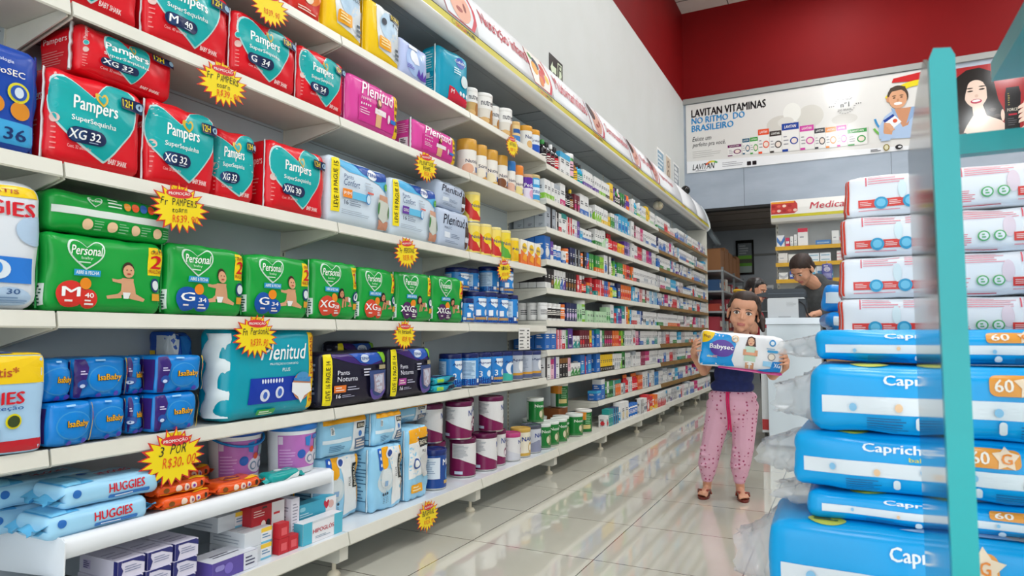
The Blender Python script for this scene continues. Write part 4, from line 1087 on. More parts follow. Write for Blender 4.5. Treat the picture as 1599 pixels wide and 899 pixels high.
tin('nutrition_tin', 'white and gold nutrition tin above the highest small promotion card', 'tin', N, 3.315, 1.971, 0.055, 0.170, '#dcd6cb', '#e8e6e2', d_nutri(1, '#b98b48'), -25)
tin('nutrition_tin', 'small cream tin with blue band on the top shelf', 'tin', N, 3.425, 1.971, 0.035, 0.126, '#e2c48a', '#d8b070', lambda d: d.rect(0, 0, 1, 0.35, '#3f7fc0').rect(0.3, 0.5, 0.7, 0.75, '#2a5a9c'), 0)
tin('nutrition_tin', 'white tin with gold lid on the top shelf, before the bay joint', 'tin', N, 3.595, 1.971, 0.050, 0.150, '#e4e2dc', '#d99a2c', lambda d: d.text('Nan', 0.40, 0.55, 0.56, 0.75, '#2a3c70', 0.02).ell(0.5, 0.25, 0.2, 0.2, '#d9b074'), -20, 0.03)
tin('nutrition_tin', 'white and blue tin with gold lid on the top shelf, at the bay joint', 'tin', N, 3.705, 1.971, 0.050, 0.155, '#dfe4ea', '#d99a2c', lambda d: d.rect(0.3, 0.05, 0.75, 0.45, '#2356b8').text('Ensure', 0.36, 0.6, 0.62, 0.75, '#2a3c70', 0.02), -20, 0.03)

def d_drink(word, c2, c3):
    def f(d):
        d.rect(0, 0, 1, 0.62, '#e6ddd2').rect(0, 0, 1, 0.18, c2).up().text(word, 0.38, 0.46, 0.62, 0.60, '#1d2850', 0.02).ell(0.42, 0.22, 0.25, 0.20, c3).rect(0.56, 0.1, 0.66, 0.32, '#24508c').bars(0.68, 0.15, 0.8, 0.55, 6, '#9a9288', 0.3)
    return f
N = 'gold-lidded drink bottles'
for k, (yc, rad, h, lid, word, c2, c3, lab) in enumerate([
    (2.905, 0.052, 0.192, '#cf9a3a', 'Nutrid', '#d9b9a0', '#dba88c', 'wide bottle with gold lid beside the pink pack'),
    (3.018, 0.042, 0.190, '#cf9a3a', 'Scrat', '#c9923c', '#e6dcc8', 'bottle with gold lid and gold base, second from the pink pack'),
    (3.140, 0.050, 0.194, '#cf9a3a', 'Nutren', '#d8b060', '#e8dcb8', 'wide bottle with gold lid, third from the pink pack'),
    (3.262, 0.044, 0.194, '#cf9a3a', 'Nutrid', '#8a5a34', '#7a4a2c', 'bottle with gold lid and brown base, fourth from the pink pack'),
    (3.365, 0.036, 0.186, '#2f74b8', 'Nutren', '#dcae98', '#dcae98', 'bottle with blue lid behind the orange-lidded bottle'),
    (3.468, 0.040, 0.184, '#e2842c', 'Nutridri', '#e2c050', '#e8d890', 'bottle with orange lid and yellow base')]):
    tin('drink_bottle', lab + ' on the second shelf', 'bottle', N, yc, 1.661, rad, h, '#e6e2da', lid, d_drink(word, c2, c3), -22, 0.055)
tin('nutrition_tin', 'white and purple nutrition tin beside the orange-lidded bottle', 'tin', None, 3.600, 1.661, 0.047, 0.160, '#e0d8ea', '#c9a078', lambda d: d.rect(0, 0.5, 1, 1, '#5a2a9c').up().text('Pedia', 0.36, 0.55, 0.60, 0.72, '#f0ecf6', 0.02).ell(0.56, 0.25, 0.2, 0.2, '#d8a0c0'), -20)
tin('nutrition_tin', 'large sky blue nutrition tin at the end of the second shelf', 'tin', None, 3.705, 1.661, 0.054, 0.180, '#3f9fd8', '#c9b078', lambda d: d.rect(0, 0.3, 1, 0.6, '#dfeaf2').rect(0.42, 0.72, 0.56, 0.92, '#bfe0f2').rect(0, 0, 1, 0.10, '#d8c9a8').up().text('Ensure', 0.36, 0.36, 0.62, 0.54, '#2a5aa0', 0.02), -20)

# yellow milk tins and cartons
def d_yel(word='Ninho', c='#c9302c'):
    def f(d):
        d.poly([(0.05, 1), (0.25, 1), (0.62, 0.05), (0.42, 0.05)], c).up().ell(0.50, 0.58, 0.20, 0.20, '#e9c81c').up().text(word, 0.40, 0.52, 0.62, 0.64, '#2a3a7c', 0.02).rect(0.36, 0.10, 0.66, 0.20, c)
    return f
N = 'yellow milk powder tins'
tin('milk_tin', 'yellow milk powder tin below another, beside the grey-blue packs', 'tin', N, 2.945, 1.263, 0.048, 0.160, '#f0d86a', '#e8d890', d_yel(), -20, 0.012)
tin('milk_tin', 'yellow milk powder tin stacked on another', 'tin', N, 2.945, 1.424, 0.048, 0.160, '#f0d86a', '#e8d890', d_yel(), -20, 0.012)
tin('milk_tin', 'yellow milk powder tin, second from the grey-blue packs', 'tin', N, 3.070, 1.263, 0.048, 0.172, '#f0d86a', '#e8d890', d_yel(), -20, 0.012)
tin('milk_tin', 'yellow milk powder tin beside the green and yellow tin', 'tin', N, 3.185, 1.263, 0.046, 0.172, '#f0d86a', '#e8d890', d_yel(), -20, 0.012)
tin('milk_tin', 'green and yellow milk powder tin', 'tin', None, 3.300, 1.263, 0.047, 0.172, '#ecd43c', '#e8d890', d_yel('Ninho', '#5aa838'), -20, 0.012)
tin('milk_tin', 'short yellow milk powder tin beside the orange cartons', 'tin', None, 3.405, 1.263, 0.040, 0.142, '#ecc41c', '#e8d890', d_yel('Nin', '#e0b010'), -20, 0.012)

def carton(w, h, d, base, draw, left=None, top=None):
    b = MB(); b.box(-w / 2, w / 2, -d / 2, d / 2, 0, h, M(base, 'card'))
    f, l, t = boxfaces(w, h, d)
    if draw: draw(Deco(b, f, w, h, 9, 0.0006, 'card'))
    if left: left(Deco(b, l, d, h, 9, 0.0006, 'card'))
    if top: top(Deco(b, t, w, d, 9, 0.0006, 'card'))
    return b
def d_orange(d):
    d.poly([(0, 0), (1, 0), (1, 0.35), (0, 0.6)], '#e9742c').up().ell(0.55, 0.68, 0.22, 0.20, '#f0c41c').up().text('Ninho', 0.25, 0.64, 0.85, 0.74, '#2a3a7c', 0.02).poly([(0.2, 0.2), (0.8, 0.1), (0.9, 0.45), (0.4, 0.4)], '#f2a41c')
for k in range(3):
    o = obj('milk_carton', carton(0.085, 0.145, 0.10, '#f2ede2', d_orange, lambda d: d.rect(0, 0, 1, 0.4, '#e9742c')))
    tag(o, 'white and orange milk carton, %s from the short yellow tin' % ordinal(k), 'carton', 'orange milk cartons'); on_shelf(o, 3.497 + 0.098 * k, 1.263, 0.10)

# blue formula tins
def d_blue(num, gold=True):
    def f(d):
        d.rect(0, 0, 1, 1, '#2a86d2').poly([(0, 0), (1, 0), (1, 0.30), (0.6, 0.22), (0.3, 0.32), (0, 0.25)], '#123a8c').up()
        d.rect(0.12, 0.25, 0.32, 0.90, '#bcd6ea').poly([(0.44, 0.92), (0.64, 0.92), (0.63, 0.70), (0.54, 0.58), (0.45, 0.70)], '#e4eef6').up()
        d.text('Aptamil', 0.41, 0.72, 0.67, 0.84, '#1b3c80', 0.02).text(num, 0.42, 0.26, 0.47, 0.48, '#f0f4f8', 0.03)
        d.ell(0.58, 0.38, 0.10, 0.12, '#dfeaf4')
        if gold: d.rect(0.40, 0.10, 0.68, 0.20, '#b8925a')
        d.rect(0.34, 0.10, 0.39, 0.24, '#dfe6ee').up().bars(0.13, 0.28, 0.31, 0.86, 12, '#5f86ac', 0.35)
    return f
N = 'blue infant formula tins'
ND = '#14215c'
for k, (yc, z, rad, h, back, turn, lab) in enumerate([
    (2.880, 0.906, 0.046, 0.125, 0.0, -10, 'short blue formula tin beside the last green pack'),
    (3.010, 0.906, 0.062, 0.165, 0.0, -20, 'wide blue formula tin in the lower row beside the short tin'),
    (3.140, 0.906, 0.058, 0.168, 0.0, -20, 'blue formula tin in the lower row, second from the short tin'),
    (3.265, 0.906, 0.058, 0.168, 0.0, -20, 'blue formula tin in the lower row, third from the short tin'),
    (3.390, 0.906, 0.058, 0.168, 0.0, 30, 'blue formula tin in the lower row above the price list'),
    (2.905, 1.0725, 0.062, 0.118, 0.045, -20, 'blue formula tin in the upper row beside the last green pack'),
    (3.040, 1.0725, 0.058, 0.125, 0.060, 30, 'blue formula tin in the upper row, second from the green pack'),
    (3.190, 1.0755, 0.058, 0.145, 0.02, 25, 'blue formula tin in the upper row behind the promotion card'),
    (3.330, 1.0755, 0.060, 0.150, 0.0, -20, 'blue formula tin in the upper row, farthest along')]):
    hh = h
    if k == 5: pass
    tin('formula_tin', lab, 'tin', N, yc, z, rad, hh, '#2a86d2', ND, d_blue('1'), turn, 0.022, back=back)
for k, (yc, rad, back, turn, num, lab) in enumerate([
    (2.615, 0.055, 0.09, 40, '2', 'blue formula tin behind the wipe sachets'),
    (2.800, 0.057, 0.02, -15, '2', 'blue formula tin just past the wipe sachets'),
    (2.935, 0.057, 0.0, 50, '2', 'blue formula tin showing its white side panel'),
    (3.070, 0.057, 0.0, -40, '3', 'blue formula tin marked 3'),
    (3.200, 0.055, 0.0, -20, '3', 'blue formula tin beside the teal-based tin')]):
    tin('formula_tin', lab + ' on the fifth shelf', 'tin', N, yc, 0.587, rad, 0.168, '#2a86d2', ND, d_blue(num, k == 4), turn, 0.022, back=back)
def d_teal(d):
    d.rect(0, 0, 1, 0.3, '#3fb8a8').rect(0, 0.3, 1, 1, '#2f78c0').up().ell(0.52, 0.5, 0.26, 0.26, '#e4eef6').up().text('Aptamil', 0.40, 0.68, 0.66, 0.80, '#1b3c80', 0.02).ell(0.56, 0.45, 0.14, 0.2, '#2a6aa8')
def d_silver(d):
    d.rect(0, 0, 1, 0.16, '#5a6486').rect(0, 0.16, 1, 0.26, '#d29a3c').up().ell(0.55, 0.55, 0.16, 0.25, '#eef0f2').up().text('Aptamil', 0.38, 0.72, 0.68, 0.84, '#2a3c70', 0.02).bars(0.12, 0.3, 0.3, 0.9, 10, '#8a96a8', 0.35)
tin('formula_tin', 'blue and teal formula tin between blue and silver tins on the fifth shelf', 'tin', N, 3.325, 0.587, 0.055, 0.168, '#2f78c0', ND, d_teal, -15, 0.022)
tin('formula_tin', 'silver formula tin with gold band beside the teal-based tin', 'tin', 'silver formula tins', 3.455, 0.587, 0.060, 0.168, '#c2cad6', '#3a4680', d_silver, -25, 0.022)
tin('formula_tin', 'silver formula tin showing its text panel', 'tin', 'silver formula tins', 3.590, 0.587, 0.060, 0.166, '#b4bdcc', '#2a3468', d_silver, 45, 0.022)
tin('formula_tin', 'silver formula tin at the end of the fifth shelf bay', 'tin', 'silver formula tins', 3.715, 0.587, 0.050, 0.164, '#b4bdcc', '#2a3468', d_silver, -20, 0.022)

# deck: maroon tins and friends
def d_nan(word='NAN', c='#8a2058', art='#7a1c4a'):
    def f(d):
        d.poly([(0.14, 0.98), (0.72, 0.98), (0.72, 0.16), (0.55, 0.22), (0.40, 0.36), (0.24, 0.52), (0.14, 0.54)], '#dfdedd').up()
        d.text(word, 0.52, 0.68, 0.70, 0.86, '#25408c', 0.03).ell(0.62, 0.38, 0.14, 0.14, art).up().ell(0.60, 0.36, 0.08, 0.09, '#e6d6dc')
        d.bars(0.16, 0.56, 0.36, 0.94, 9, '#9aa0a6', 0.4).rect(0.18, 0.06, 0.28, 0.15, '#c9d6ea').bars(0.76, 0.1, 0.94, 0.9, 10, '#b06a90', 0.3)
    return f
N = 'maroon formula tins'
MAR, MARL = '#7c1c50', '#5e1240'
for k, (yc, z, back, turn, lab) in enumerate([
    (2.672, 0.160, 0.088, -10, 'maroon formula tin partly behind the dark blue tin, bottom row'),
    (2.845, 0.160, 0.02, 20, 'maroon formula tin in the bottom row, second along'),
    (3.030, 0.160, 0.0, 0, 'maroon formula tin in the bottom row, third along'),
    (3.168, 0.160, 0.02, -30, 'maroon formula tin in the bottom row beside the pink-lidded tin'),
    (2.640, 0.346, 0.085, -5, 'maroon formula tin in the top row, nearest the light blue packs'),
    (2.805, 0.346, 0.02, -20, 'maroon formula tin in the top row, second along'),
    (2.960, 0.346, 0.10, -25, 'maroon formula tin in the top row, pushed to the back'),
    (3.100, 0.346, 0.0, -15, 'maroon formula tin in the top row, farthest along')]):
    tin('formula_tin', lab, 'tin', N, yc, z, 0.066, 0.185 if z < 0.3 else 0.18, MAR, MARL, d_nan(), turn, 0.02, xl=-1.60, back=back)
tin('formula_tin', 'dark blue formula tin with white panel on the base deck', 'tin', None, 2.560, 0.160, 0.060, 0.175, '#1c4690', '#1a2c6c', lambda d: (d.rect(0.10, 0.28, 0.44, 0.92, '#dbe3ea'), d.ell(0.62, 0.4, 0.25, 0.25, '#3f86c8'), d.up().text('Milnutri', 0.48, 0.68, 0.80, 0.86, '#eef2f6', 0.02).rect(0.5, 0.12, 0.76, 0.22, '#c8a85a').bars(0.12, 0.32, 0.40, 0.88, 10, '#8a9cb4', 0.4).rect(0.12, 0.06, 0.24, 0.18, '#c9d6ea').ell(0.62, 0.4, 0.10, 0.14, '#e2b83c')), -5, 0.022, xl=-1.60, back=0.01)
tin('formula_tin', 'silver formula tin with pink lid on the base deck', 'tin', None, 3.310, 0.160, 0.056, 0.150, '#cfd0d6', '#b83c78', d_nan('NES', '#c03a7a', '#c03a6a'), -20, 0.02, xl=-1.60)
tin('formula_tin', 'white and gold formula tin with gold lid on the base deck', 'tin', None, 3.440, 0.160, 0.058, 0.160, '#e6dfca', '#c9a24a', lambda d: (d.rect(0, 0, 1, 0.12, '#c9a24a'), d.up().text('NAN', 0.40, 0.62, 0.62, 0.80, '#25408c', 0.03).ell(0.58, 0.34, 0.17, 0.22, '#d2a83c').up().ell(0.56, 0.34, 0.10, 0.14, '#f0e8d0')), -20, 0.02, xl=-1.60)
tin('formula_tin', 'grey formula tin at the joint of the base deck', 'tin', None, 3.590, 0.160, 0.062, 0.160, '#c4c8d2', '#4a4e5c', lambda d: (d.poly([(0, 0), (1, 0), (1, 0.3), (0.5, 0.5), (0.2, 0.2), (0, 0.2)], '#8a8ea6'), d.up().text('NAN', 0.44, 0.62, 0.64, 0.80, '#25408c', 0.03).ell(0.6, 0.4, 0.16, 0.2, '#aab0c4')), -20, 0.02, xl=-1.60)
def d_green(d):
    d.rect(0, 0, 1, 0.10, '#3f7a48').rect(0.10, 0.1, 0.24, 0.95, '#cfe0cf').up().text('Neston', 0.38, 0.70, 0.66, 0.84, '#e6f0e2', 0.02).ell(0.54, 0.36, 0.17, 0.24, '#7c8a5a').up().ell(0.50, 0.38, 0.09, 0.16, '#d6cfae').ell(0.60, 0.30, 0.07, 0.12, '#3a7a40').bars(0.74, 0.1, 0.92, 0.9, 10, '#6fa878', 0.3)
N = 'green cereal tins'
for k, (yc, z, rad, back, lab) in enumerate([
    (3.735, 0.160, 0.052, 0.0, 'green cereal tin beside the grey formula tin'),
    (3.865, 0.160, 0.055, 0.0, 'green cereal tin, second after the grey formula tin'),
    (4.000, 0.160, 0.055, 0.0, 'green cereal tin, third after the grey formula tin'),
    (4.135, 0.160, 0.055, 0.04, 'green cereal tin, fourth after the grey formula tin'),
    (4.290, 0.160, 0.060, 0.0, 'green cereal tin in front of the green and orange tin'),
    (3.740, 0.311, 0.052, 0.05, 'green cereal tin stacked on another against the back panel'),
    (3.900, 0.160, 0.055, 0.15, 'green cereal tin at the back behind the second one'),
    (4.040, 0.160, 0.055, 0.16, 'green cereal tin at the back behind the third one')]):
    tin('cereal_tin', lab, 'tin', N, yc, z, rad, 0.15, '#1c7a34', '#dfe4de', d_green, -25, 0.016, xl=-1.60, back=back)
def d_og(d):
    d.rect(0, 0.62, 0.42, 1, '#e28a24').rect(0, 0, 0.30, 0.62, '#dfe2e0').poly([(0.62, 1), (1, 1), (1, 0.7)], '#e28a24').rect(0.36, 0.16, 0.52, 0.36, '#d2c07c').up().bars(0.40, 0.4, 0.54, 0.9, 6, '#8ac08e', 0.4).ell(0.72, 0.5, 0.06, 0.12, '#e8e2c8').ell(0.68, 0.25, 0.06, 0.1, '#e8e2c8')
tin('cereal_tin', 'green and orange cereal tin beside the white carton on the deck', 'tin', 'green and orange cereal tins', 4.470, 0.160, 0.060, 0.16, '#1f6b32', '#e2dfd8', d_og, -20, 0.014, xl=-1.60)
tin('cereal_tin', 'green and orange cereal tin stacked high at the back of the deck', 'tin', 'green and orange cereal tins', 4.32, 0.345, 0.062, 0.165, '#1f6b32', '#e2dfd8', d_og, -20, 0.014, xl=-1.60, back=0.12)
b = carton(0.16, 0.18, 0.13, '#9a5a2c', None); o = obj('cardboard_box', b); tag(o, 'brown cardboard box at the back of the deck under the stacked tin', 'box'); on_shelf(o, 4.32, 0.160, 0.13, -1.765)

# light blue adult diaper packs on the deck
def big_pack(w, h, d, seed, lie=False):
    b = MB(); f, l, t = soft(b, w, h, d, M('#94cbe8'), 0.018, 0.010, 12, seed, 0.0024, None, 0.0)
    p = Dk(b, f, w, h)
    if lie:
        p.poly([(0.60, 0.06), (0.97, 0.03), (0.97, 0.97), (0.68, 0.97)], '#e2e8ea').bars(0.16, 0.12, 0.48, 0.30, 4, '#4f7fa4', 0.4).rect(0.15, 0.58, 0.23, 0.78, '#e4ecee').rect(0.03, 0.36, 0.60, 0.46, '#dcebf2').up()
        p.rect(0.03, 0.84, 0.98, 0.985, '#f0a818').rect(0.74, 0.64, 0.92, 0.80, '#1a1a16').ell(0.83, 0.49, 0.08, 0.08, '#3f78c0').rect(0.68, 0.10, 0.96, 0.38, '#5a6f8c').bars(0.16, 0.60, 0.22, 0.76, 5, '#2a2a2a', 0.5).up()
        p.text('BIGFRAL', 0.755, 0.67, 0.905, 0.77, '#e9e2cc', 0.02).bars(0.70, 0.14, 0.94, 0.35, 3, '#d6c8bc', 0.6)
    elif seed == 92:      # the one showing its other side
        p.poly([(0.03, 0.30), (0.97, 0.36), (0.97, 0.84), (0.03, 0.78)], '#e6e8e6').poly([(0.03, 0.78), (0.97, 0.84), (0.97, 0.985), (0.03, 0.985)], '#f0a818').up()
        p.rect(0.44, 0.72, 0.90, 0.84, '#1a1a16').rrect(0.12, 0.10, 0.62, 0.22, '#f0a818', 0.2).ell(0.30, 0.50, 0.075, 0.075, '#3a5a9c').ell(0.72, 0.46, 0.13, 0.17, '#cfd0ce').up()
        p.text('BIGFRAL', 0.48, 0.75, 0.86, 0.81, '#e9e2cc', 0.02).text('PLUS', 0.56, 0.64, 0.74, 0.68, '#2a2a28', 0.02).ell(0.30, 0.50, 0.05, 0.05, '#e6e8e6').bars(0.18, 0.12, 0.56, 0.20, 2, '#fbe4a4', 0.5)
    else:
        p.poly([(0.62, 0.06), (0.97, 0.10), (0.97, 0.97), (0.50, 0.97), (0.58, 0.6)], '#e6e8e6').ell(0.40, 0.47, 0.17, 0.20, '#c9d6da').up()
        p.poly([(0.30, 0.985), (0.50, 0.985), (0.46, 0.70), (0.38, 0.62), (0.30, 0.68)], '#f0a818').poly([(0.90, 0.97), (0.985, 0.97), (0.985, 0.10), (0.93, 0.30), (0.90, 0.6)], '#f0a818').rrect(0.18, 0.64, 0.29, 0.985, '#1f62c4', 0.3).ell(0.40, 0.50, 0.12, 0.15, '#d9e0e0').up()
        p.rect(0.80, 0.46, 0.91, 0.84, '#1a1a16').ell(0.52, 0.88, 0.085, 0.085, '#f0f2f2').rect(0.36, 0.38, 0.46, 0.46, '#8fb2d6').up()
        p.text('BIGFRAL', 0.825, 0.49, 0.885, 0.81, '#e9e2cc', 0.02, 0, 90).text('PLUS', 0.70, 0.50, 0.75, 0.64, '#2a2a28', 0.02, 0, 90).ell(0.52, 0.88, 0.055, 0.055, '#2f4f9c')
        for k in range(3): p.ell(0.235, 0.92 - 0.10 * k, 0.022, 0.026, '#e6eef6').ell(0.30 + 0.08 * k, 0.26, 0.022, 0.022, '#3a4a5c').bars(0.285 + 0.08 * k, 0.12, 0.33 + 0.08 * k, 0.22, 4, '#6a88a0', 0.5)
    s = Dk(b, l, d, h); s.bars(0.12, 0.15, 0.85, 0.9, 14, '#3f6f94', 0.3, seed)
    return b
N = 'light blue adult diaper packs'
for k, (yc, z, w, h, d, xf, ex, lie, lab) in enumerate([
    (1.955, 0.159, 0.215, 0.240, 0.14, -1.705, -2, False, 'light blue adult diaper pack standing nearest the white ointment cartons'),
    (2.168, 0.159, 0.180, 0.250, 0.14, -1.64, -3, False, 'light blue adult diaper pack standing in the middle of three'),
    (2.362, 0.159, 0.155, 0.30, 0.14, -1.63, 3, False, 'light blue adult diaper pack standing with yellow top, farthest of three'),
    (1.967, 0.4005, 0.25, 0.140, 0.16, -1.690, 0, True, 'light blue adult diaper pack lying on the nearest standing pack'),
    (2.195, 0.4105, 0.185, 0.130, 0.14, -1.66, 2, True, 'light blue adult diaper pack lying on the middle standing pack'),
    (2.435, 0.462, 0.30, 0.075, 0.13, -1.735, 0, True, 'light blue adult diaper pack lying high at the back'),
    (1.735, 0.159, 0.17, 0.195, 0.09, -1.79, 0, False, 'light blue adult diaper pack at the back under the small shelf')]):
    o = obj('diaper_pack', big_pack(w, h, d, 90 + k, lie)); tag(o, lab, 'diaper pack', N); on_shelf(o, yc, z, d, xf, ex)
    strip_part(o, -w / 2, w, h, d, '#cfe2ec', 0.012, 0.003, k)

# white buckets with blue handles
for k, (yc, lab) in enumerate([(1.562, 'white laundry bucket with blue lid, left of its twin, half behind a promotion card'), (1.742, 'white laundry bucket with blue handle raised, at the end of the small shelf')]):
    t = thing('plastic_bucket', lab, 'bucket', (-1.735 if k else -1.805, yc, 0.377), RZ + R(-12), 'white laundry buckets')
    rb, rt, h = 0.074, 0.082, 0.148
    b = MB(); b.lathe([(rb - 0.008, 0), (rb, 0.005), (rt, h)], M('#e9edf0'), 32)
    d = Deco(b, lambda x, z, off: ((rb + (rt - rb) * (z + 0.02) / h + off) * math.sin(x / 0.079), -(rb + (rt - rb) * (z + 0.02) / h + off) * math.cos(x / 0.079), z + 0.02), 0.20, 0.115, 0.014, 0.0008)
    d.rect(0.05, 0.02, 0.95, 0.98, '#b76fb8').up().bars(0.08, 0.08, 0.36, 0.6, 6, '#d6a8d8', 0.3).rect(0.06, 0.72, 0.14, 0.95, '#e0d2e6').ell(0.45, 0.42, 0.13, 0.13, '#2f62b4').ell(0.70, 0.28, 0.32, 0.22, '#d9d2dc').up()
    d.ell(0.62, 0.26, 0.12, 0.12, '#7a90a8').ell(0.80, 0.26, 0.12, 0.12, '#7a90a8').ell(0.66, 0.52, 0.09, 0.09, '#d8502c').rect(0.72, 0.52, 0.93, 0.80, '#8aa0a8').poly([(0.5, 0.9), (0.62, 0.95), (0.60, 0.62), (0.52, 0.66)], '#2f80c8').rect(0.66, 0.82, 0.93, 0.95, '#3a6ab8').up().ell(0.62, 0.26, 0.08, 0.08, '#d9d2dc').ell(0.80, 0.26, 0.08, 0.08, '#d9d2dc')
    obj('body', b, t)
    b = MB(); b.lathe([(rt - 0.002, h - 0.004), (rt + 0.005, h), (rt + 0.005, h + 0.018), (rt, h + 0.022), (rt * 0.9, h + 0.022)], M('#1d6fc0' if k else '#1c4fa4'), 32); obj('lid', b, t)
    b = MB(); pts = []
    for i in range(17):
        a = PI * i / 16
        lean = 0.55 if k else -1.0
        up_ = math.sin(a) * 0.05
        pts.append(((rt + 0.008) * math.cos(a), -up_ * math.sin(lean) if k else -(rt + 0.008) * math.sin(a) * 0.98, h + 0.002 + (up_ * math.cos(lean) * 0.75 if k else -0.035 * math.sin(a))))
    b.tube(pts, 0.004, M('#1c82c8'), 8)
    obj('handle', b, t)

# cartons on the nearest deck
def c_lil(d):
    d.poly([(0.0, 1), (0.15, 1), (0.12, 0.7), (0.2, 0.45), (0.1, 0.0), (0.0, 0.0)], '#25286e').poly([(0.15, 0.88), (0.55, 0.88), (1.0, 0.6), (1.0, 0.9), (0.9, 1.0), (0.15, 1.0)], '#25286e').up().bars(0.25, 0.3, 0.9, 0.7, 3, '#8088a8', 0.35)
for r in range(3):
    for c in range(3):
        w, h, d = 0.070, 0.044, 0.155
        b = carton(w, h, d, '#d8d4e4', c_lil, lambda d: (d.rect(0.9, 0, 1, 1, '#25286e'), d.rect(0.10, 0.25, 0.30, 0.75, '#c2b6d8').up().bars(0.12, 0.28, 0.28, 0.72, 4, '#4a4a7c', 0.5)), lambda d: d.bars(0.1, 0.15, 0.9, 0.6, 3, '#8a86a4', 0.2))
        o = obj('ointment_box', b)
        tag(o, 'lilac and navy ointment box, %s row up, %s along the pile' % (ordinal(r), ordinal(c)), 'box', 'lilac and navy ointment boxes')
        on_shelf(o, 1.075 + 0.078 * c + 0.006 * r, 0.159 + 0.0445 * r, d, -1.60 - 0.004 * r)
for k in range(2):
    b = carton(0.09, 0.042, 0.12, '#30343c', lambda d: d.bars(0.1, 0.2, 0.8, 0.8, 3, '#7a8088', 0.4))
    o = obj('ointment_box', b); tag(o, ['dark grey carton behind the lilac pile, lower', 'dark grey carton behind the lilac pile, upper'][k], 'box', 'dark grey cartons'); on_shelf(o, 0.985, 0.159 + 0.0425 * k, 0.12, -1.66)
w, h, d = 0.25, 0.14, 0.11
b = MB(); f, l, t = soft(b, w, h, d, M('#d6e0ea'), 0.02, 0.01, 10, 120)
p = Dk(b, f, w, h); p.text('XG', 0.72, 0.35, 0.86, 0.85, '#2f5fae', 0.03, 0, 90).rect(0.5, 0.86, 0.9, 0.95, '#c23040').poly([(0.4, 0.98), (0.6, 0.98), (0.5, 0.85)], '#3a6ab8').bars(0.88, 0.3, 0.95, 0.8, 5, '#8aa4c4', 0.4)
put_pack('diaper_pack', b, 'pale diaper pack marked XG at the bottom corner of the deck', 'diaper pack', None, 0.78, 0.159, 0.11, -1.60)
def put_carton(name, b, lab, group, yc, z, d, xf=-1.60, extra=0.0):
    o = obj(name, b); tag(o, lab, 'box', group); return on_shelf(o, yc, z, d, xf, extra)
put_carton('ointment_box', carton(0.16, 0.05, 0.10, '#5a4a9c', lambda d: (d.rect(0.68, 0, 1, 1, '#d9dce4'), d.up().bars(0.72, 0.2, 0.95, 0.8, 3, '#3a3a5c', 0.4).ell(0.35, 0.5, 0.3, 0.3, '#7a6ac0').rrect(0.06, 0.5, 0.26, 0.8, '#8f86c8')), None, lambda d: (d.rect(0, 0, 1, 1, '#d9dce4'), d.up().bars(0.2, 0.3, 0.8, 0.6, 2, '#4a4a5c', 0.4))), 'purple and white ointment box lying at the front of the deck', None, 1.395, 0.159, 0.10, -1.595)
put_carton('ointment_box', carton(0.11, 0.022, 0.08, '#2a6cc0', lambda d: d.bars(0.1, 0.2, 0.9, 0.8, 2, '#9cc0e8', 0.4)), 'flat blue carton at the front edge of the deck', None, 1.258, 0.159 + 0.1345, 0.08, -1.62) if False else None
def c_yb(d):
    d.rect(0.60, 0, 1, 1, '#e6e8ea').rect(0.60, 0.72, 1, 1, '#f0c83c').rect(0.60, 0, 1, 0.12, '#6fc0dc').up().bars(0.64, 0.3, 0.96, 0.65, 2, '#5a8ab0', 0.4)
for k, (yc, z, xf, lab) in enumerate([(1.50, 0.159, -1.62, 'white and yellow carton, lower, left of the red cartons'), (1.505, 0.206, -1.625, 'white and yellow carton, upper, left of the red cartons'), (1.47, 0.253, -1.70, 'white and yellow carton lying highest at the back')]):
    put_carton('ointment_box', carton(0.105, 0.046, 0.15, '#d3d8dc', c_yb, lambda d: d.bars(0.1, 0.2, 0.9, 0.8, 3, '#9aa4ae', 0.3), lambda d: d.bars(0.1, 0.2, 0.8, 0.8, 3, '#aab2ba', 0.2)), lab, 'white and yellow cartons', yc, z, 0.15, xf)
def c_tab(c):
    def f(d):
        d.rect(0, 0, 0.6, 1, c).rect(0.6, 0, 1, 1, '#e4e4e4').up().bars(0.06, 0.55, 0.4, 0.85, 3, '#f0d0c8', 0.35).ell(0.35, 0.22, 0.12, 0.16, '#e8dcd0').ell(0.50, 0.22, 0.12, 0.16, '#2a2222').bars(0.66, 0.45, 0.95, 0.6, 1, '#c8303a', 0.6).poly([(0.30, 0.86), (0.46, 0.86), (0.44, 0.94), (0.32, 0.94)], '#3a2a24')
    return f
put_carton('teether_box', carton(0.135, 0.075, 0.05, '#b01c28', c_tab('#b01c28')), 'red and white hanging box standing above an orange one', None, 1.575, 0.159 + 0.077, 0.05, -1.66)
put_carton('teether_box', carton(0.135, 0.076, 0.05, '#e08a1c', c_tab('#e08a1c')), 'orange and white hanging box under a red one', None, 1.575, 0.159, 0.05, -1.66)
for k, (yc, z) in enumerate([(1.590, 0.159), (1.632, 0.159), (1.590, 0.207)]):
    put_carton('teether_box', carton(0.040, 0.047, 0.028, '#c01f2c', lambda d: d.rect(0.2, 0.2, 0.8, 0.7, '#e05a60')), ['small red carton under another red carton', 'small red carton standing alone by the white ointment cartons', 'small red carton on top of another'][k], 'small red cartons', yc, z, 0.028, -1.605)
put_carton('ointment_box', carton(0.035, 0.150, 0.09, '#e2e0ea', lambda d: d.bars(0.15, 0.1, 0.85, 0.9, 12, '#8a8a9c', 0.3), lambda d: d.bars(0.1, 0.1, 0.9, 0.9, 12, '#7a7a8c', 0.3)), 'tall white carton of small print beside the red cartons', None, 1.672, 0.159, 0.09, -1.64)
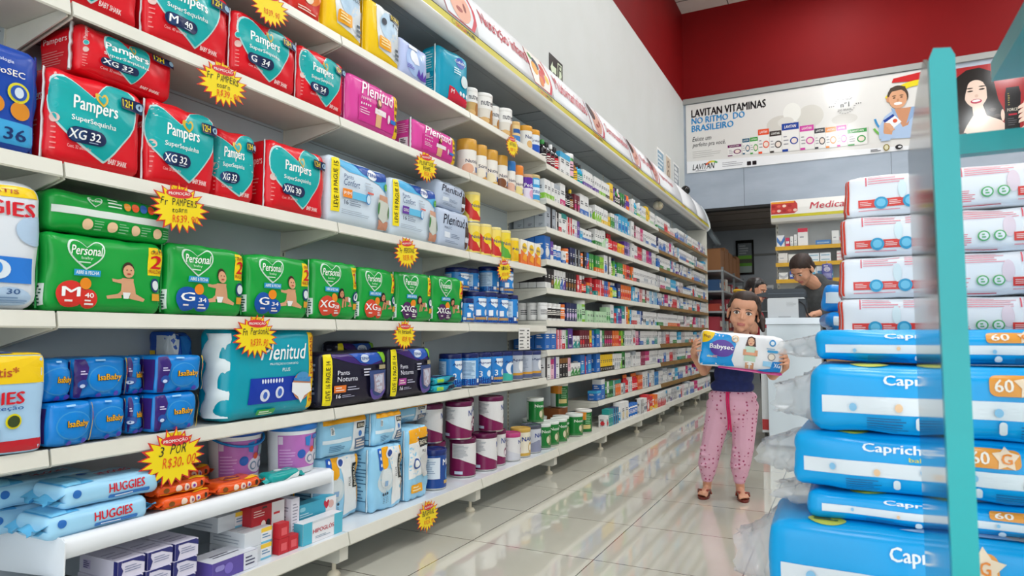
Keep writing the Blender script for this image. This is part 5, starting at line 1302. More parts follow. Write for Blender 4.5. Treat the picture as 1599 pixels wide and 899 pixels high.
def c_hip(d):
    d.rect(0.0, 0, 0.22, 1, '#4fb4cc').rect(0.78, 0, 1, 1, '#4fb4cc').rect(0.22, 0.9, 0.78, 1.0, '#cfd4da').up().text('HIPOGLÓS', 0.24, 0.42, 0.77, 0.66, '#b8283c', 0.03).bars(0.3, 0.14, 0.7, 0.28, 2, '#8aa0b0', 0.4)
put_carton('ointment_box', carton(0.19, 0.070, 0.045, '#e9e9ec', c_hip, lambda d: d.rect(0, 0, 1, 1, '#4fb4cc')), 'white and turquoise ointment carton lying in front', 'white and turquoise cartons', 1.762, 0.159, 0.045, -1.60)
put_carton('ointment_box', carton(0.19, 0.115, 0.045, '#3fa9c6', lambda d: (d.rect(0.72, 0, 1, 1, '#e9e9ec'), d.up().heart(0.74, 0.80, 0.12, 0.13, '#c42840').bars(0.06, 0.62, 0.4, 0.75, 2, '#bfe2ec', 0.4).rrect(0.06, 0.8, 0.2, 0.92, '#8fd0e0').ell(0.86, 0.78, 0.12, 0.12, '#d8b0a8')), lambda d: d.rect(0, 0, 1, 1, '#e2e4ea')), 'turquoise and white ointment carton standing behind another', 'white and turquoise cartons', 1.790, 0.159, 0.045, -1.655)

# ------------------------------------------------------------------ yellow star-shaped promotion cards
def promo(name_label, yc, z, size, lines, seed, xf=-1.639, tilt=0.0, big=None, aspect=1.0):
    """lines: list of (text, colour, v0, v1, u0, u1) on the card"""
    t = thing('promotion_card', name_label, 'promotion card', (xf, yc, z), RZ, 'yellow promotion cards')
    rr = random.Random(seed)
    n = 20
    def burst(k, s):
        r0 = random.Random(seed)
        pts = []
        for i in range(n * 2):
            a = 2 * PI * i / (2 * n)
            q = (1.04 if i % 2 == 0 else 0.74) * r0.uniform(0.90, 1.06)
            e = abs(math.cos(a)) ** 3 * 0.10
            pts.append((s * (q + e) * math.cos(a) * 1.10 * k, s * q * math.sin(a) * 0.92 * k * aspect))
        return pts
    s = size / 2
    b = MB()
    b.prism(burst(1.0, s), -0.0012, 0.0, M('#d2332c', 'card'), 'y')
    b.prism([(x, zz) for x, zz in burst(0.90, s)], -0.0024, -0.0010, M('#f4d912', 'card'), 'y')
    d = Deco(b, lambda x, zz, off: (x, -0.0024 - off, zz - s * aspect), 2 * s, 2 * s * aspect, 9, 0.0005, 'card')
    d.ell(0.5, 0.775, 0.27, 0.085, '#d62f35').up()
    d.text('PROMOÇÃO', 0.28, 0.74, 0.72, 0.815, '#f6f0ea', 0.03, 0, 3)
    for (tx, c, v0, v1, u0, u1, ro) in lines:
        # loose handwriting: each letter sits a little differently
        adv = (u1 - u0) / max(len(tx), 1)
        for i, ch in enumerate(tx):
            if ch == ' ': continue
            dv = rr.uniform(-0.012, 0.012)
            up_ = i * adv * math.sin(R(ro))
            hh = (v1 - v0) * (1.0 if ch.isupper() or ch.isdigit() or ch in '$f' else 0.72)
            ww = adv * (0.35 if ch in ',.il1' else 0.86)
            if ch in ',.': hh = (v1 - v0) * 0.3
            d.text(ch, u0 + i * adv, v0 + dv + up_, u0 + i * adv + ww, v0 + dv + up_ + hh, c, -0.004, rr.uniform(0, 0.2), rr.uniform(-6, 6))
    o = obj('card', b, t, (0, -0.0012, -s * 0.72 * aspect), (R(1.2), R(tilt), 0))
    b = MB(); b.prism([(-0.30 * s, 0.0), (0.30 * s, 0.0), (0.26 * s, 0.030), (-0.30 * s, 0.030)], -0.0008, -0.0002, M('#eccb10', 'card'), 'y')
    obj('paper_tab', b, t, (0, 0, -0.022), (0, 0, 0))
    return t
BK, RD = '#2b2a22', '#e2541a'
FP = [('Fr PAMPERS', BK, 0.55, 0.68, 0.12, 0.88, 0), ('tosrm', BK, 0.42, 0.52, 0.34, 0.66, 0), ('R$39,90', RD, 0.24, 0.38, 0.34, 0.90, 0)]
FN = [('Fn PersonAL', BK, 0.52, 0.66, 0.14, 0.86, 3), ('R$39,90', RD, 0.28, 0.44, 0.36, 0.84, 3)]
promo('yellow promotion card under the red M 40 and G 34 packs', 1.335, 1.650, 0.150, FP, 1, tilt=-4)
promo('yellow promotion card under the red XG 32 packs', 1.205, 1.252, 0.150, FP, 2, tilt=-4)
promo('large yellow promotion card with 3 POR below the blue wipe packs', 1.215, 0.576, 0.165, [('3 POR', BK, 0.54, 0.70, 0.22, 0.72, 6), ('R$30,00', RD, 0.33, 0.50, 0.30, 0.92, 4)], 3, tilt=3)
promo('yellow promotion card over the big teal pack', 1.485, 0.896, 0.145, FN, 4, tilt=2)
promo('yellow promotion card over the black night pants packs', 2.265, 0.894, 0.130, FN, 5, tilt=2)
promo('yellow promotion card under the white and blue pants packs', 2.275, 1.245, 0.145, [('Fr PERSONAL', BK, 0.50, 0.64, 0.14, 0.88, 0), ('R$39,90', RD, 0.28, 0.44, 0.30, 0.80, 0)], 6, tilt=-6)
promo('yellow promotion card under the second pink pad pack', 2.415, 1.648, 0.150, [('PLENITUDE', BK, 0.54, 0.66, 0.14, 0.86, 0), ('FEMME', BK, 0.38, 0.50, 0.32, 0.70, 0), ('R$29,90', RD, 0.22, 0.35, 0.34, 0.82, 0)], 7, tilt=-6)
promo('yellow promotion card under the white and gold nutrition tins', 3.270, 1.958, 0.135, [('NUTREN', BK, 0.50, 0.64, 0.22, 0.80, 0), ('R$89,90', RD, 0.28, 0.42, 0.26, 0.78, 0)], 8, tilt=-6)
promo('yellow promotion card over the stacked blue formula tins', 3.175, 1.250, 0.145, [('NINHO', BK, 0.50, 0.64, 0.22, 0.80, 0), ('R$19,90', RD, 0.28, 0.42, 0.26, 0.78, 0)], 9, tilt=-6)
promo('yellow promotion card hanging from the base deck above the floor', 2.335, 0.150, 0.135, [('BIGFRAL', BK, 0.52, 0.68, 0.18, 0.84, 2), ('apm', BK, 0.42, 0.50, 0.36, 0.62, 2), ('R$25,90', RD, 0.26, 0.38, 0.30, 0.84, 2)], 10, xf=-1.562, tilt=4)
promo('yellow promotion card cut by the top edge, only its tips showing', 1.505, 1.960, 0.135, [('R$39,90', RD, 0.3, 0.44, 0.3, 0.8, 0)], 11, tilt=-6)
t = thing('price_list', 'white printed price list hanging under the blue formula tins', 'price list', (-1.6395, 3.43, 0.888), RZ)
b = MB(); b.box(-0.075, 0.075, -0.001, 0.0, -0.125, 0.0, M('#eceae6', 'card'))
d = Deco(b, lambda x, z, off: (x, -0.001 - off, z - 0.125), 0.15, 0.125, 9, 0.0005, 'card')
for k in range(6):
    v = 0.95 - 0.155 * k
    d.rect(0.04, v - 0.135, 0.96, v - 0.128, '#b8b6b0').bars(0.07, v - 0.11, 0.52, v - 0.03, 1, '#5a5a58', 0.6, k).bars(0.72, v - 0.11, 0.92, v - 0.03, 1, '#3a3a38', 0.7, k)
obj('sheet', b, t)
# ------------------------------------------------------------------ small goods on the far bays
HEX = {'w': '#e4e4e2', 'k': '#1d1a1c', 'n': '#1c2858', 'b': '#2468b8', 'c': '#35a5d2', 't': '#17918c', 'g': '#2f8a3c', 'l': '#8cc63a', 'y': '#ecc21c', 'o': '#e8742a', 'r': '#cc2430', 'm': '#c42a72', 'p': '#5f3a98', 'q': '#e8b4c4', 'd': '#6c1c2c', 's': '#a4acb4', 'a': '#8a5a24', 'e': '#dccba4', 'i': '#b4d8b0', 'v': '#cbb8dc'}
CNAME = {'w': 'white', 'k': 'black', 'n': 'navy', 'b': 'blue', 'c': 'sky blue', 't': 'teal', 'g': 'green', 'l': 'lime', 'y': 'yellow', 'o': 'orange', 'r': 'red', 'm': 'magenta', 'p': 'purple', 'q': 'pink', 'd': 'maroon', 's': 'silver', 'a': 'brown', 'e': 'beige', 'i': 'pale green', 'v': 'lilac'}
SIZES = {'b': (0.046, 0.125, 0.055), 'B': (0.088, 0.150, 0.07), 's': (0.058, 0.085, 0.06), 'S': (0.10, 0.07, 0.07), 'o': (0.046, 0.150, 0.046), 'O': (0.060, 0.165, 0.06), 'j': (0.066, 0.11, 0.066), 'c': (0.10, 0.185, 0.10), 'u': (0.042, 0.14, 0.03)}
_protos = {}
def proto(tok):
    """list of (part name, mesh); the first one stands for the thing itself when it is alone"""
    if tok in _protos:
        return _protos[tok]
    kind, c1, c2 = tok[0], HEX[tok[1]], HEX[tok[2]]
    w, h, d = SIZES[kind]
    rr = random.Random(tok)
    pat = int(tok[3]) if len(tok) > 3 else rr.randrange(5)
    out = []
    if kind in 'bBsS':
        b = MB(); b.box(-w / 2, w / 2, -d / 2, d / 2, 0, h, M(c1, 'card'))
        f, l, t = boxfaces(w, h, d)
        dark = '#40424c' if tok[1] in 'weqislyv' else '#e4e2dc'
        for mp, ww in ((f, w), (l, d)):
            p = Deco(b, mp, ww, h, 9, 0.0006, 'card')
            if pat == 0: p.rect(0, 0, 1, 0.28, c2)
            elif pat == 1: p.rect(0, 0.74, 1, 1, c2)
            elif pat == 2: p.rect(0.0, 0, 0.34, 1, c2)
            elif pat == 3: p.poly([(0, 0.0), (1, 0.0), (1, 0.62), (0, 0.22)], c2)
            else: p.ell(0.5, 0.32, min(0.2, 0.4 * ww / h), min(0.2, 0.4 * ww / h), c2)
            p.up().bars(0.18 if pat != 2 else 0.42, 0.50, 0.88, 0.70, 2, dark, 0.5, rr.randrange(99))
            p.bars(0.18 if pat != 2 else 0.42, 0.06, 0.8, 0.2, 2, dark if pat not in (0, 3) else '#e4e2dc', 0.35, rr.randrange(99))
        out = [('box', b.mesh('carton_box'))]
    elif kind in 'oO':
        r = w / 2
        b = MB(); b.lathe([(r * 0.92, 0), (r, 0.004), (r, h * 0.60), (r * 0.86, h * 0.68), (r * 0.42, h * 0.76), (r * 0.40, h * 0.84)], M(c1, 'gloss'), 16)
        p = Deco(b, cyl(r), 2 * PI * r, h, 0.010, 0.0006); p.rect(0.26, 0.10, 0.74, 0.52, c2).up().bars(0.32, 0.16, 0.68, 0.44, 3, '#3a3a40' if tok[2] in 'wyeqi' else '#ece8e0', 0.4)
        q = MB(); q.lathe([(r * 0.48, h * 0.82), (r * 0.50, h * 0.83), (r * 0.50, h * 0.985), (r * 0.44, h)], M(HEX[tok[4]] if len(tok) > 4 else '#e6e6e4', 'card'), 14)
        out = [('body', b.mesh('bottle_body')), ('cap', q.mesh('bottle_cap'))]
    elif kind in 'jc':
        r = w / 2
        b = MB(); b.lathe([(r * 0.95, 0), (r, 0.004), (r, h * 0.80), (r * 0.9, h * 0.84)], M(c1), 18)
        p = Deco(b, cyl(r), 2 * PI * r, h, 0.012, 0.0006); p.rect(0.22, 0.12, 0.78, 0.70, c2).up().bars(0.34, 0.3, 0.66, 0.62, 3, '#3a3a40' if tok[2] in 'wyeqi' else '#ece8e0', 0.4)
        q = MB(); q.lathe([(r * 1.0, h * 0.82), (r * 1.02, h * 0.83), (r * 1.02, h * 0.985), (r * 0.96, h)], M(HEX[tok[4]] if len(tok) > 4 else '#e6e6e4', 'card'), 18)
        out = [('body', b.mesh('jar_body')), ('lid', q.mesh('jar_lid'))]
    else:
        b = MB(); n = 12; vs, fs = [], []
        for j, (z, a, e) in enumerate([(h * 0.16, 0.44, 0.44), (h * 0.5, 0.5, 0.36), (h * 0.9, 0.52, 0.12), (h, 0.52, 0.03)]):
            for i in range(n):
                an = 2 * PI * i / n
                vs.append((w * a * math.cos(an), w * e * math.sin(an), z))
        for j in range(3):
            for i in range(n):
                k = (i + 1) % n
                fs.append((j * n + i, j * n + k, (j + 1) * n + k, (j + 1) * n + i))
        b.add(vs, fs, M(c1), True)
        b.add(vs[:0] + [(w * 0.46 * math.cos(2 * PI * i / n), w * 0.46 * math.sin(2 * PI * i / n), zz) for zz in (h * 0.30, h * 0.62) for i in range(n)], [(i, (i + 1) % n, n + (i + 1) % n, n + i) for i in range(n)], M(c2), True)
        q = MB(); q.lathe([(w * 0.40, 0), (w * 0.42, 0.003), (w * 0.40, h * 0.17)], M(HEX[tok[4]] if len(tok) > 4 else '#e6e6e4', 'card'), 14)
        out = [('body', b.mesh('tube_body')), ('cap', q.mesh('tube_cap'))]
    _protos[tok] = out
    return out

PATW = ['with %s base', 'with %s top', 'with %s side stripe', 'with slanting %s base', 'with %s spot']
def small_label(tok):
    kind = tok[0]
    a, c = CNAME[tok[1]], CNAME[tok[2]]
    if kind in 'bBsS':
        rr = random.Random(tok)
        pat = int(tok[3]) if len(tok) > 3 else rr.randrange(5)
        size = {'b': '', 'B': 'large ', 's': 'short ', 'S': 'flat '}[kind]
        return '%s%s carton %s' % (size, a, PATW[pat] % c), 'carton'
    if kind in 'oO': return '%s bottle with %s label' % (a, c), 'bottle'
    if kind in 'jc': return '%s %s with %s label' % (a, 'jar' if kind == 'j' else 'tin', c), 'jar' if kind == 'j' else 'tin'
    return '%s tube with %s band' % (a, c), 'tube'

BAYN = {4: 'nearest carton bay', 5: 'middle white bay', 6: 'last white bay', 7: 'first wood-edged bay', 8: 'second wood-edged bay', 9: 'last wood-edged bay'}
def box_name(bay, shelf):  # every wood-edged bay holds medicine boxes; only the name differs by bay
    if bay == 9: return 'medicine_box'
    if bay == 8: return 'medicine_box_mid'
    if bay == 7: return 'medicine_box_near'
    return 'vitamin_box' if shelf < 4 else 'toiletry_box'
def put_small(tok, bay, shelf, n, yc, z, clear, back=0.0, note=''):
    parts = proto(tok)
    w, h, d = SIZES[tok[0]]
    sz = min(1.0, clear / h)
    desc, cat = small_label(tok)
    nm = {'carton': box_name(bay, shelf), 'bottle': 'syrup_bottle', 'jar': 'supplement_jar', 'tin': 'supplement_tin', 'tube': 'cream_tube'}[cat]
    where = 'base deck' if shelf == 9 else ordinal(shelf) + ' shelf down'
    lab = '%s, %s along %s, %s' % (desc, ordinal(n), where, BAYN[bay]) if not note else '%s, %s, %s, %s' % (desc, note, where, BAYN[bay])
    if len(lab.split()) > 16: lab = lab.replace(' down', '')
    if len(lab.split()) > 16: lab = lab.replace('with slanting', 'with')
    xf = (-1.60 if bay < 7 else -1.63) if shelf == 9 else -1.668
    loc = (xf - d / 2 - back, yc, z + 0.0005)
    grp = '%ss on the %s of the %s' % (cat, where, BAYN[bay])
    if len(parts) == 1:
        o = bpy.data.objects.new(nm, parts[0][1]); COL.objects.link(o)
        o.location = loc; o.rotation_euler = (0, 0, RZ)
        tag(o, lab, cat, grp)
    else:
        o = thing(nm, lab, cat, loc, RZ - R(25), grp)
        for pn, me in parts:
            c = bpy.data.objects.new(pn, me); COL.objects.link(c); c.parent = o
    o.scale = (1, 1, sz)
    return w

# what stands on each shelf, read left to right: token*count ; first letter = kind, then colours
SPEC = {
 (4, 0): 'Okk0g*1 Okd0k*1 Okd0w*1 Okr0k*1 Bwc1*2 cgq0*1 oay0k*1 oct0k*2 bwp0*4 bwv0*3',
 (4, 1): 'bwl0*3 bws1*2 Bwm0*1 okk0k*2 oka0y*1 bdm4*2 Bwb0*2 swt4*2 bwl3*3 bwy0*2',
 (4, 2): 'Bss2*1 Bsk2*1 bkw2*1 bwr0*1 Bwt1*1 brw2*2 bwr4*1 bwv0*1 bpp4*1 scw1*1 swb0*4 bwg3*2 byg4*2 ylw*0',
 (4, 3): 'Bbw4*1 bpw0*1 jwb0*2 swb0*1 jwo0o*1 bnk4*2 bks2*2 jso0o*1 bkn4*1 bbr3*1 bgl4*2 blo0*3',
 (4, 4): 'bkw0*2 bka4*1 bwl3*2 bwb3*1 bwp3*1 bka4*4 brw4*1 brw1*1 oko0a*1 odr0w*1 sto1*1 brt4*1 bor4*1',
 (4, 5): 'jww0w*1 jwk0w*3 jwo0o*1 bnv4*4 big4*2 cli0w*1 sii4*2 biw4*2',
 (4, 6): 'Bbw1*2 bqr2*2 bwr0*1 bgw2*1 Bpn4*1 swt3*2 bdr4*2 bdd4*2 byr0*1 bbc4*2',
 (4, 7): 'Bwk2*1 bqm1*1 Bwp2*1 bka1*3 bqw0*1 swg3*3 Bbc4*1 bbr2*1',
 (5, 0): 'bwp0*2 bwl0*3 bwk0*2 Byy4*1 bpk4*1 ogk0k*2 oqk0w*1 bgk3*2 bnp3*1 uop0o*2 uww0w*1 Bww1*1',
 (5, 1): 'bwl3*3 bwy0*3 syy4*1 bgw1*2 bwb2*2 Bcb4*3 bcw4*2 bbc4*1',
 (5, 2): 'bwg0*3 Bwi3*1 swi1*1 orr0r*2 srr4*2 syo4*2 soy1*1 bpn4*2 bpv2*2 bvw3*1 bgl4*1',
 (5, 3): 'bgo0*2 blo0*2 Bwb4*1 Bwk2*1 ole0y*1 bgl3*1 Obn0n*1 bgw0*3 bot0*1 bor2*1 brd4*1',
 (5, 4): 'brt0*1 bro0*1 brq2*1 brw1*1 bbr4*2 bor4*1 syy4*1 Obl0w*2 Bnb4*1',
 (5, 5): 'sii1*4 big4*2 Bwt0*1 srr4*1 bcb2*1 bpw1*1 bpp4*1 Btw0*1 Bow2*1 byk4*1 bcc4*1',
 (5, 6): 'Bbt1*1 bwv0*1 bgt4*1 bdm4*4 bor4*3 srr4*1 bly4*1 bgk4*1',
 (5, 7): 'Bbb4*1 byk0*6 bwk0*1 bws4*3 bwl3*1 Bgk4*1',
 (5, 8): 'Sbc1*1 Bbw1*1 bgk0*1 bwg0*1 bgk4*2 btw2*1 bot1*3 swk4*1 sss1*1 orr0o*2',
 (5, 9): 'swr4*1 btt1*2 bnc2*3 jwc0w*1 Bwe4*2 jwb0b*1',
 (6, 0): 'bwq4*2 oct0w*2 bwl0*2 obw0w*1 bwi0*3 Byy4*1 byw0*1',
 (6, 1): 'Bww1*1 bdm4*1 bwq2*3 bmq4*2 bws4*2 bwb0*2 bww1*2',
 (6, 2): 'Bww1*1 bwm0*2 brm4*3 bwk2*1 bws3*2 bmm4*2 bpm3*2',
 (6, 3): 'bot4*1 bwr0*2 bwk0*2 bww1*3 bws4*3',
 (6, 4): 'Bcw4*1 Bwc0*1 bbw1*1 brw2*2 bwg0*2 bdr4*1 bwr4*2 bcw2*2',
 (6, 5): 'bwr0*3 bwb1*2 bbw2*1 bnw0*1 bwk4*2 bwc0*2',
 (6, 6): 'Bwr4*1 bqm3*2 bnp4*1 bwb0*2 bww4*2 bwt3*2',
 (6, 7): 'Bws1*1 bww4*3 bdm2*3 bmw0*3 bww1*2',
 (6, 8): 'orr0o*3 bor4*3 Bws4*2 bbc2*1 bwr0*1',
 (6, 9): 'bwk2*2 bwn4*2 Brw4*1 bry0*2 jwo0o*1 boy0*2 bwr3*2',
}
def parse(s):
    out = []
    for part in s.split():
        tok, _, n = part.partition('*')
        if tok[0] in SIZES and len(tok) > 2 and tok[1] in HEX and tok[2] in HEX:
            out += [tok] * int(n or 1)
    return out
rmed = random.Random(11)
MEDPAL = ['bwr0', 'bwb0', 'bws4', 'bwc1', 'bwm0', 'brw1', 'bwn2', 'bww4', 'bwg0', 'swr4', 'bwb3', 'bmw0', 'bwp0', 'bnw0', 'swb1', 'bwo0', 'bbw1', 'bwt0', 'Bws1', 'bwd2', 'bwk4', 'bcw0', 'bwq2']
for bay in range(4, 10):
    y0, y1 = JOINTS[bay] + 0.018, JOINTS[bay + 1] - 0.015
    zs = list(RSH) + [R9, DECK_Z]
    for shelf, z in enumerate(zs):
        if shelf == 8 and bay < 5: continue
        if bay == 4 and shelf == 9: continue
        clear = 0.215 if shelf == 0 else (zs[shelf - 1] - z - 0.050)
        if bay == 5 and shelf == 9: y = 4.76
        else: y = y0
        seq = parse(SPEC[(bay, shelf)]) if (bay, shelf) in SPEC else []
        n = 0
        if bay == 4 and seq and seq[0][0] in 'bBsSoOj':
            for k in range(1, 4):      # the rows behind show at the open end of the shelf
                bk = k * (SIZES[seq[0][0]][2] + 0.004)
                if bk + SIZES[seq[0][0]][2] < 0.235:
                    put_small(seq[0], bay, shelf, 0, y + SIZES[seq[0][0]][0] / 2, z, clear, bk, '%s row back' % ordinal(k))
        while y < y1 and n < 29:
            if n < len(seq): tok = seq[n]
            elif bay >= 7:
                if n == 0 or rmed.random() < 0.45: cur = rmed.choice(MEDPAL)
                tok = cur
            else:
                if n == len(seq) or rmed.random() < 0.5: cur = rmed.choice(seq[-5:] + ['bwb0', 'bws4'])
                tok = cur
            w = SIZES[tok[0]][0]
            if y + w > y1: break
            put_small(tok, bay, shelf, n, y + w / 2, z, clear)
            y += w + (0.004 if tok[0] in 'bBsS' else 0.006) + (0.012 if rmed.random() < 0.08 else 0)
            n += 1
# ------------------------------------------------------------------ banner over the opening
BX0, BX1, BZ0, BZ1 = -1.915, 1.02, 3.13, 4.115
t = thing('wall_banner', 'white vitamin advertising banner with a row of boxes and a smiling man', 'banner', (0, BACK_Y - 0.012, 0))
b = MB(); b.box(BX0, BX1, 0.0, 0.010, BZ0, BZ1, M('#dcdad6', 'gloss'))
BW, BH = BX1 - BX0, BZ1 - BZ0
d = Deco(b, lambda x, z, off: (x + (BX0 + BX1) / 2, -off, z + BZ0), BW, BH, 9, 0.0008, 'gloss')
U = lambda x: (x - BX0) / BW
V = lambda z: (z - BZ0) / BH
def R4(x0, z0, x1, z1, c): d.rect(U(x0), V(z0), U(x1), V(z1), c)
def P4(pts, c): d.poly([(U(x), V(z)) for x, z in pts], c)
def T4(s, x0, z0, x1, z1, c, bold=0.02, shear=0.0): d.text(s, U(x0), V(z0), U(x1), V(z1), c, bold, shear)
def E4(x, z, rx, rz, c, n=28): d.ell(U(x), V(z), rx / BH, rz / BH, c, n)
P4([(BX0, BZ0), (BX1, BZ0), (BX1, 3.17), (BX0, 3.30)], '#e9eaec')
E4(-0.30, 3.72, 0.16, 0.15, '#cfccc4'); E4(-0.66, 3.66, 0.18, 0.12, '#cdc9c1'); E4(0.1, 3.62, 0.15, 0.07, '#cfccc6')
d.up()
E4(-0.52, 3.80, 0.11, 0.13, '#e6e5df'); E4(-0.60, 3.68, 0.10, 0.07, '#d6d3cc')
T4('LAVITAN VITAMINAS', -1.835, 3.925, -0.845, 4.035, '#17171d', 0.06)
T4('NO RITMO  DO', -1.835, 3.825, -1.12, 3.915, '#2a86c0', 0.06)
T4('BRASILEIRO', -1.835, 3.715, -1.27, 3.805, '#2a86c0', 0.06)
T4('Existe um', -1.83, 3.575, -1.57, 3.64, '#2a2a30', 0.01, 0.25)
T4('perfeito pra você.', -1.83, 3.475, -1.38, 3.555, '#2a2a30', 0.01, 0.25)
d.bars(U(-1.83), V(3.33), U(-1.42), V(3.44), 4, '#a8a6a2', 0.2)
T4('LAVITAN', -1.835, 3.165, -1.53, 3.245, '#15151c', 0.03, 0.25)
d.bars(U(-1.79), V(3.145), U(-1.57), V(3.155), 1, '#4a4a52', 0.8)
d.bars(U(-1.43), V(3.16), U(-1.14), V(3.235), 3, '#8a8a90', 0.3)
for x in (-1.105, -1.035): d.rrect(U(x), V(3.15), U(x + 0.055), V(3.205), '#1c1c20', 0.15)
for k, c in enumerate(('#d8502c', '#e8a02c', '#cfd23a', '#4aa04a')):
    a0 = 35 + 32 * (3 - k)
    ring = [(U(-1.565 + 0.095 * math.cos(R(a0 + 32 * i / 6))), V(3.20 + 0.075 * math.sin(R(a0 + 32 * i / 6)))) for i in range(7)] + [(U(-1.565 + 0.070 * math.cos(R(a0 + 32 * i / 6))), V(3.20 + 0.050 * math.sin(R(a0 + 32 * i / 6)))) for i in range(6, -1, -1)]
    d.poly(ring, c)
d.up()
for x0, x1, zb, zt, c in [(-1.355, -1.17, 3.305, 3.46, '#6a2058'), (-1.16, -1.06, 3.31, 3.525, '#1d5a78'), (-1.06, -0.955, 3.30, 3.53, '#3a9c3c'), (-0.955, -0.81, 3.29, 3.625, '#e0502c'), (-0.81, -0.655, 3.285, 3.58, '#3c3430'), (-0.655, -0.44, 3.28, 3.66, '#1e3f94'), (-0.435, -0.26, 3.275, 3.60, '#c8409c'), (-0.26, -0.13, 3.27, 3.54, '#22202c'), (-0.13, 0.0, 3.265, 3.535, '#e8862c'), (0.0, 0.12, 3.265, 3.54, '#d0409c'), (0.125, 0.35, 3.26, 3.47, '#2f9440')]:
    h = zt - zb
    R4(x0 + 0.003, zb, x1 - 0.003, zt, '#e6e4e0')
    P4([(x1 - 0.003, zb), (x1 + 0.02, zb + 0.02), (x1 + 0.02, zt + 0.01), (x1 - 0.003, zt)], '#cac6c2')
    d.up()
    R4(x0 + 0.003, zt - h * 0.24, x1 - 0.003, zt, c); R4(x0 + 0.003, zb, x0 + (x1 - x0) * 0.35, zb + h * 0.09, c)
    E4(x0 + (x1 - x0) * 0.70, zb + h * 0.36, min(0.05, (x1 - x0) * 0.28), min(0.05, h * 0.22), c)
    d.up()
    E4(x0 + (x1 - x0) * 0.70, zb + h * 0.36, min(0.035, (x1 - x0) * 0.2), min(0.035, h * 0.15), '#e8d8cc')
    T4('LAVITAN', x0 + (x1 - x0) * 0.16, zt - h * 0.17, x0 + (x1 - x0) * 0.84, zt - h * 0.07, '#f0eee8', 0.02, 0.2)
    d.bars(U(x0 + (x1 - x0) * 0.1), V(zb + h * 0.2), U(x0 + (x1 - x0) * 0.4), V(zb + h * 0.6), 3, '#8a8890', 0.3)
    d.layer -= 2
d.layer += 2
# round seal
for i in range(24):
    a = 15 * i
    if 60 < (a % 180) < 120 or True:
        x, z = 0.11 + 0.115 * math.cos(R(a)), 3.805 + 0.115 * math.sin(R(a))
        if abs(math.sin(R(a - 12))) > 0.35: E4(x, z, 0.012, 0.004, '#7a7874', 8)
T4('VITAMINA', 0.03, 3.86, 0.19, 3.885, '#3a3a3a', 0.01); T4('DO BRASIL', 0.03, 3.725, 0.19, 3.75, '#3a3a3a', 0.01); T4('nº1', 0.06, 3.775, 0.16, 3.84, '#1c1c1c', 0.03)
for k in (-0.07, -0.045, -0.02, 0.24, 0.265, 0.29): E4(k, 3.80, 0.007, 0.007, '#2a2a2a', 8)
# curved colour bands behind the man
def arcband(cx, cz, r0, r1, a0, a1, c):
    n = 14
    P4([(cx + r1 * math.cos(R(a0 + (a1 - a0) * i / n)), cz + r1 * math.sin(R(a0 + (a1 - a0) * i / n))) for i in range(n + 1)] + [(cx + r0 * math.cos(R(a0 + (a1 - a0) * i / n)), cz + r0 * math.sin(R(a0 + (a1 - a0) * i / n))) for i in range(n, -1, -1)], c)
P4([(0.64, 4.00), (0.66, 4.05), (1.01, 4.09), (1.01, 3.97)], '#c42a2c')
arcband(0.92, 3.52, 0.40, 0.47, 75, 140, '#e2cf2a')
arcband(0.75, 3.62, 0.30, 0.325, 190, 235, '#3a8cc4'); arcband(0.72, 3.60, 0.32, 0.345, 208, 250, '#6ab04a')
d.up()
P4([(0.48, 3.30), (0.98, 3.26), (0.97, 3.58), (0.86, 3.66), (0.66, 3.66), (0.55, 3.58), (0.48, 3.45)], '#a9c0de')
P4([(0.64, 3.66), (0.86, 3.66), (0.80, 3.44), (0.74, 3.42)], '#c98f6c')
d.up()
P4([(0.62, 3.68), (0.66, 3.66), (0.72, 3.47), (0.66, 3.55)], '#8fabd0'); P4([(0.88, 3.66), (0.84, 3.66), (0.78, 3.46), (0.86, 3.54)], '#8fabd0')
E4(0.70, 3.82, 0.115, 0.135, '#4c4138'); E4(0.595, 3.79, 0.02, 0.035, '#c98f6c')
d.up(); E4(0.70, 3.785, 0.098, 0.125, '#d6a07c'); P4([(0.605, 3.84), (0.64, 3.885), (0.74, 3.895), (0.795, 3.85), (0.785, 3.93), (0.70, 3.955), (0.62, 3.93)], '#4c4138')
d.up(); E4(0.66, 3.80, 0.016, 0.007, '#3a2a20', 10); E4(0.74, 3.80, 0.016, 0.007, '#3a2a20', 10); E4(0.70, 3.725, 0.045, 0.020, '#f0ebe6'); E4(0.70, 3.765, 0.014, 0.022, '#c48c68', 10); E4(0.66, 3.825, 0.024, 0.006, '#3a3028', 10); E4(0.74, 3.825, 0.024, 0.006, '#3a3028', 10)
P4([(0.53, 3.53), (0.64, 3.60), (0.73, 3.49), (0.63, 3.41)], '#e9ecee'); P4([(0.53, 3.53), (0.64, 3.60), (0.66, 3.575), (0.55, 3.50)], '#1e3f94')
d.up(); E4(0.66, 3.51, 0.025, 0.025, '#d85a3a')
P4([(0.54, 3.50), (0.60, 3.49), (0.64, 3.43), (0.62, 3.34), (0.56, 3.30), (0.53, 3.38)], '#d09872')
for k in range(4): E4(0.575 + 0.018 * k, 3.475 - 0.024 * k, 0.030, 0.012, '#d8a27e', 12)
P4([(0.49, 3.27), (0.60, 3.27), (0.62, 3.34), (0.54, 3.36)], '#a9c0de')
d.bars(U(0.38), V(3.145), U(0.50), V(3.18), 2, '#5a5a5e', 0.6)
E4(0.555, 3.185, 0.035, 0.042, '#8a7a3a'); d.up(); E4(0.555, 3.185, 0.022, 0.030, '#d8d2b0'); E4(0.69, 3.175, 0.040, 0.030, '#1c1c22'); d.up(); E4(0.70, 3.175, 0.02, 0.012, '#e4e4e4')
obj('banner_sheet', b, t)
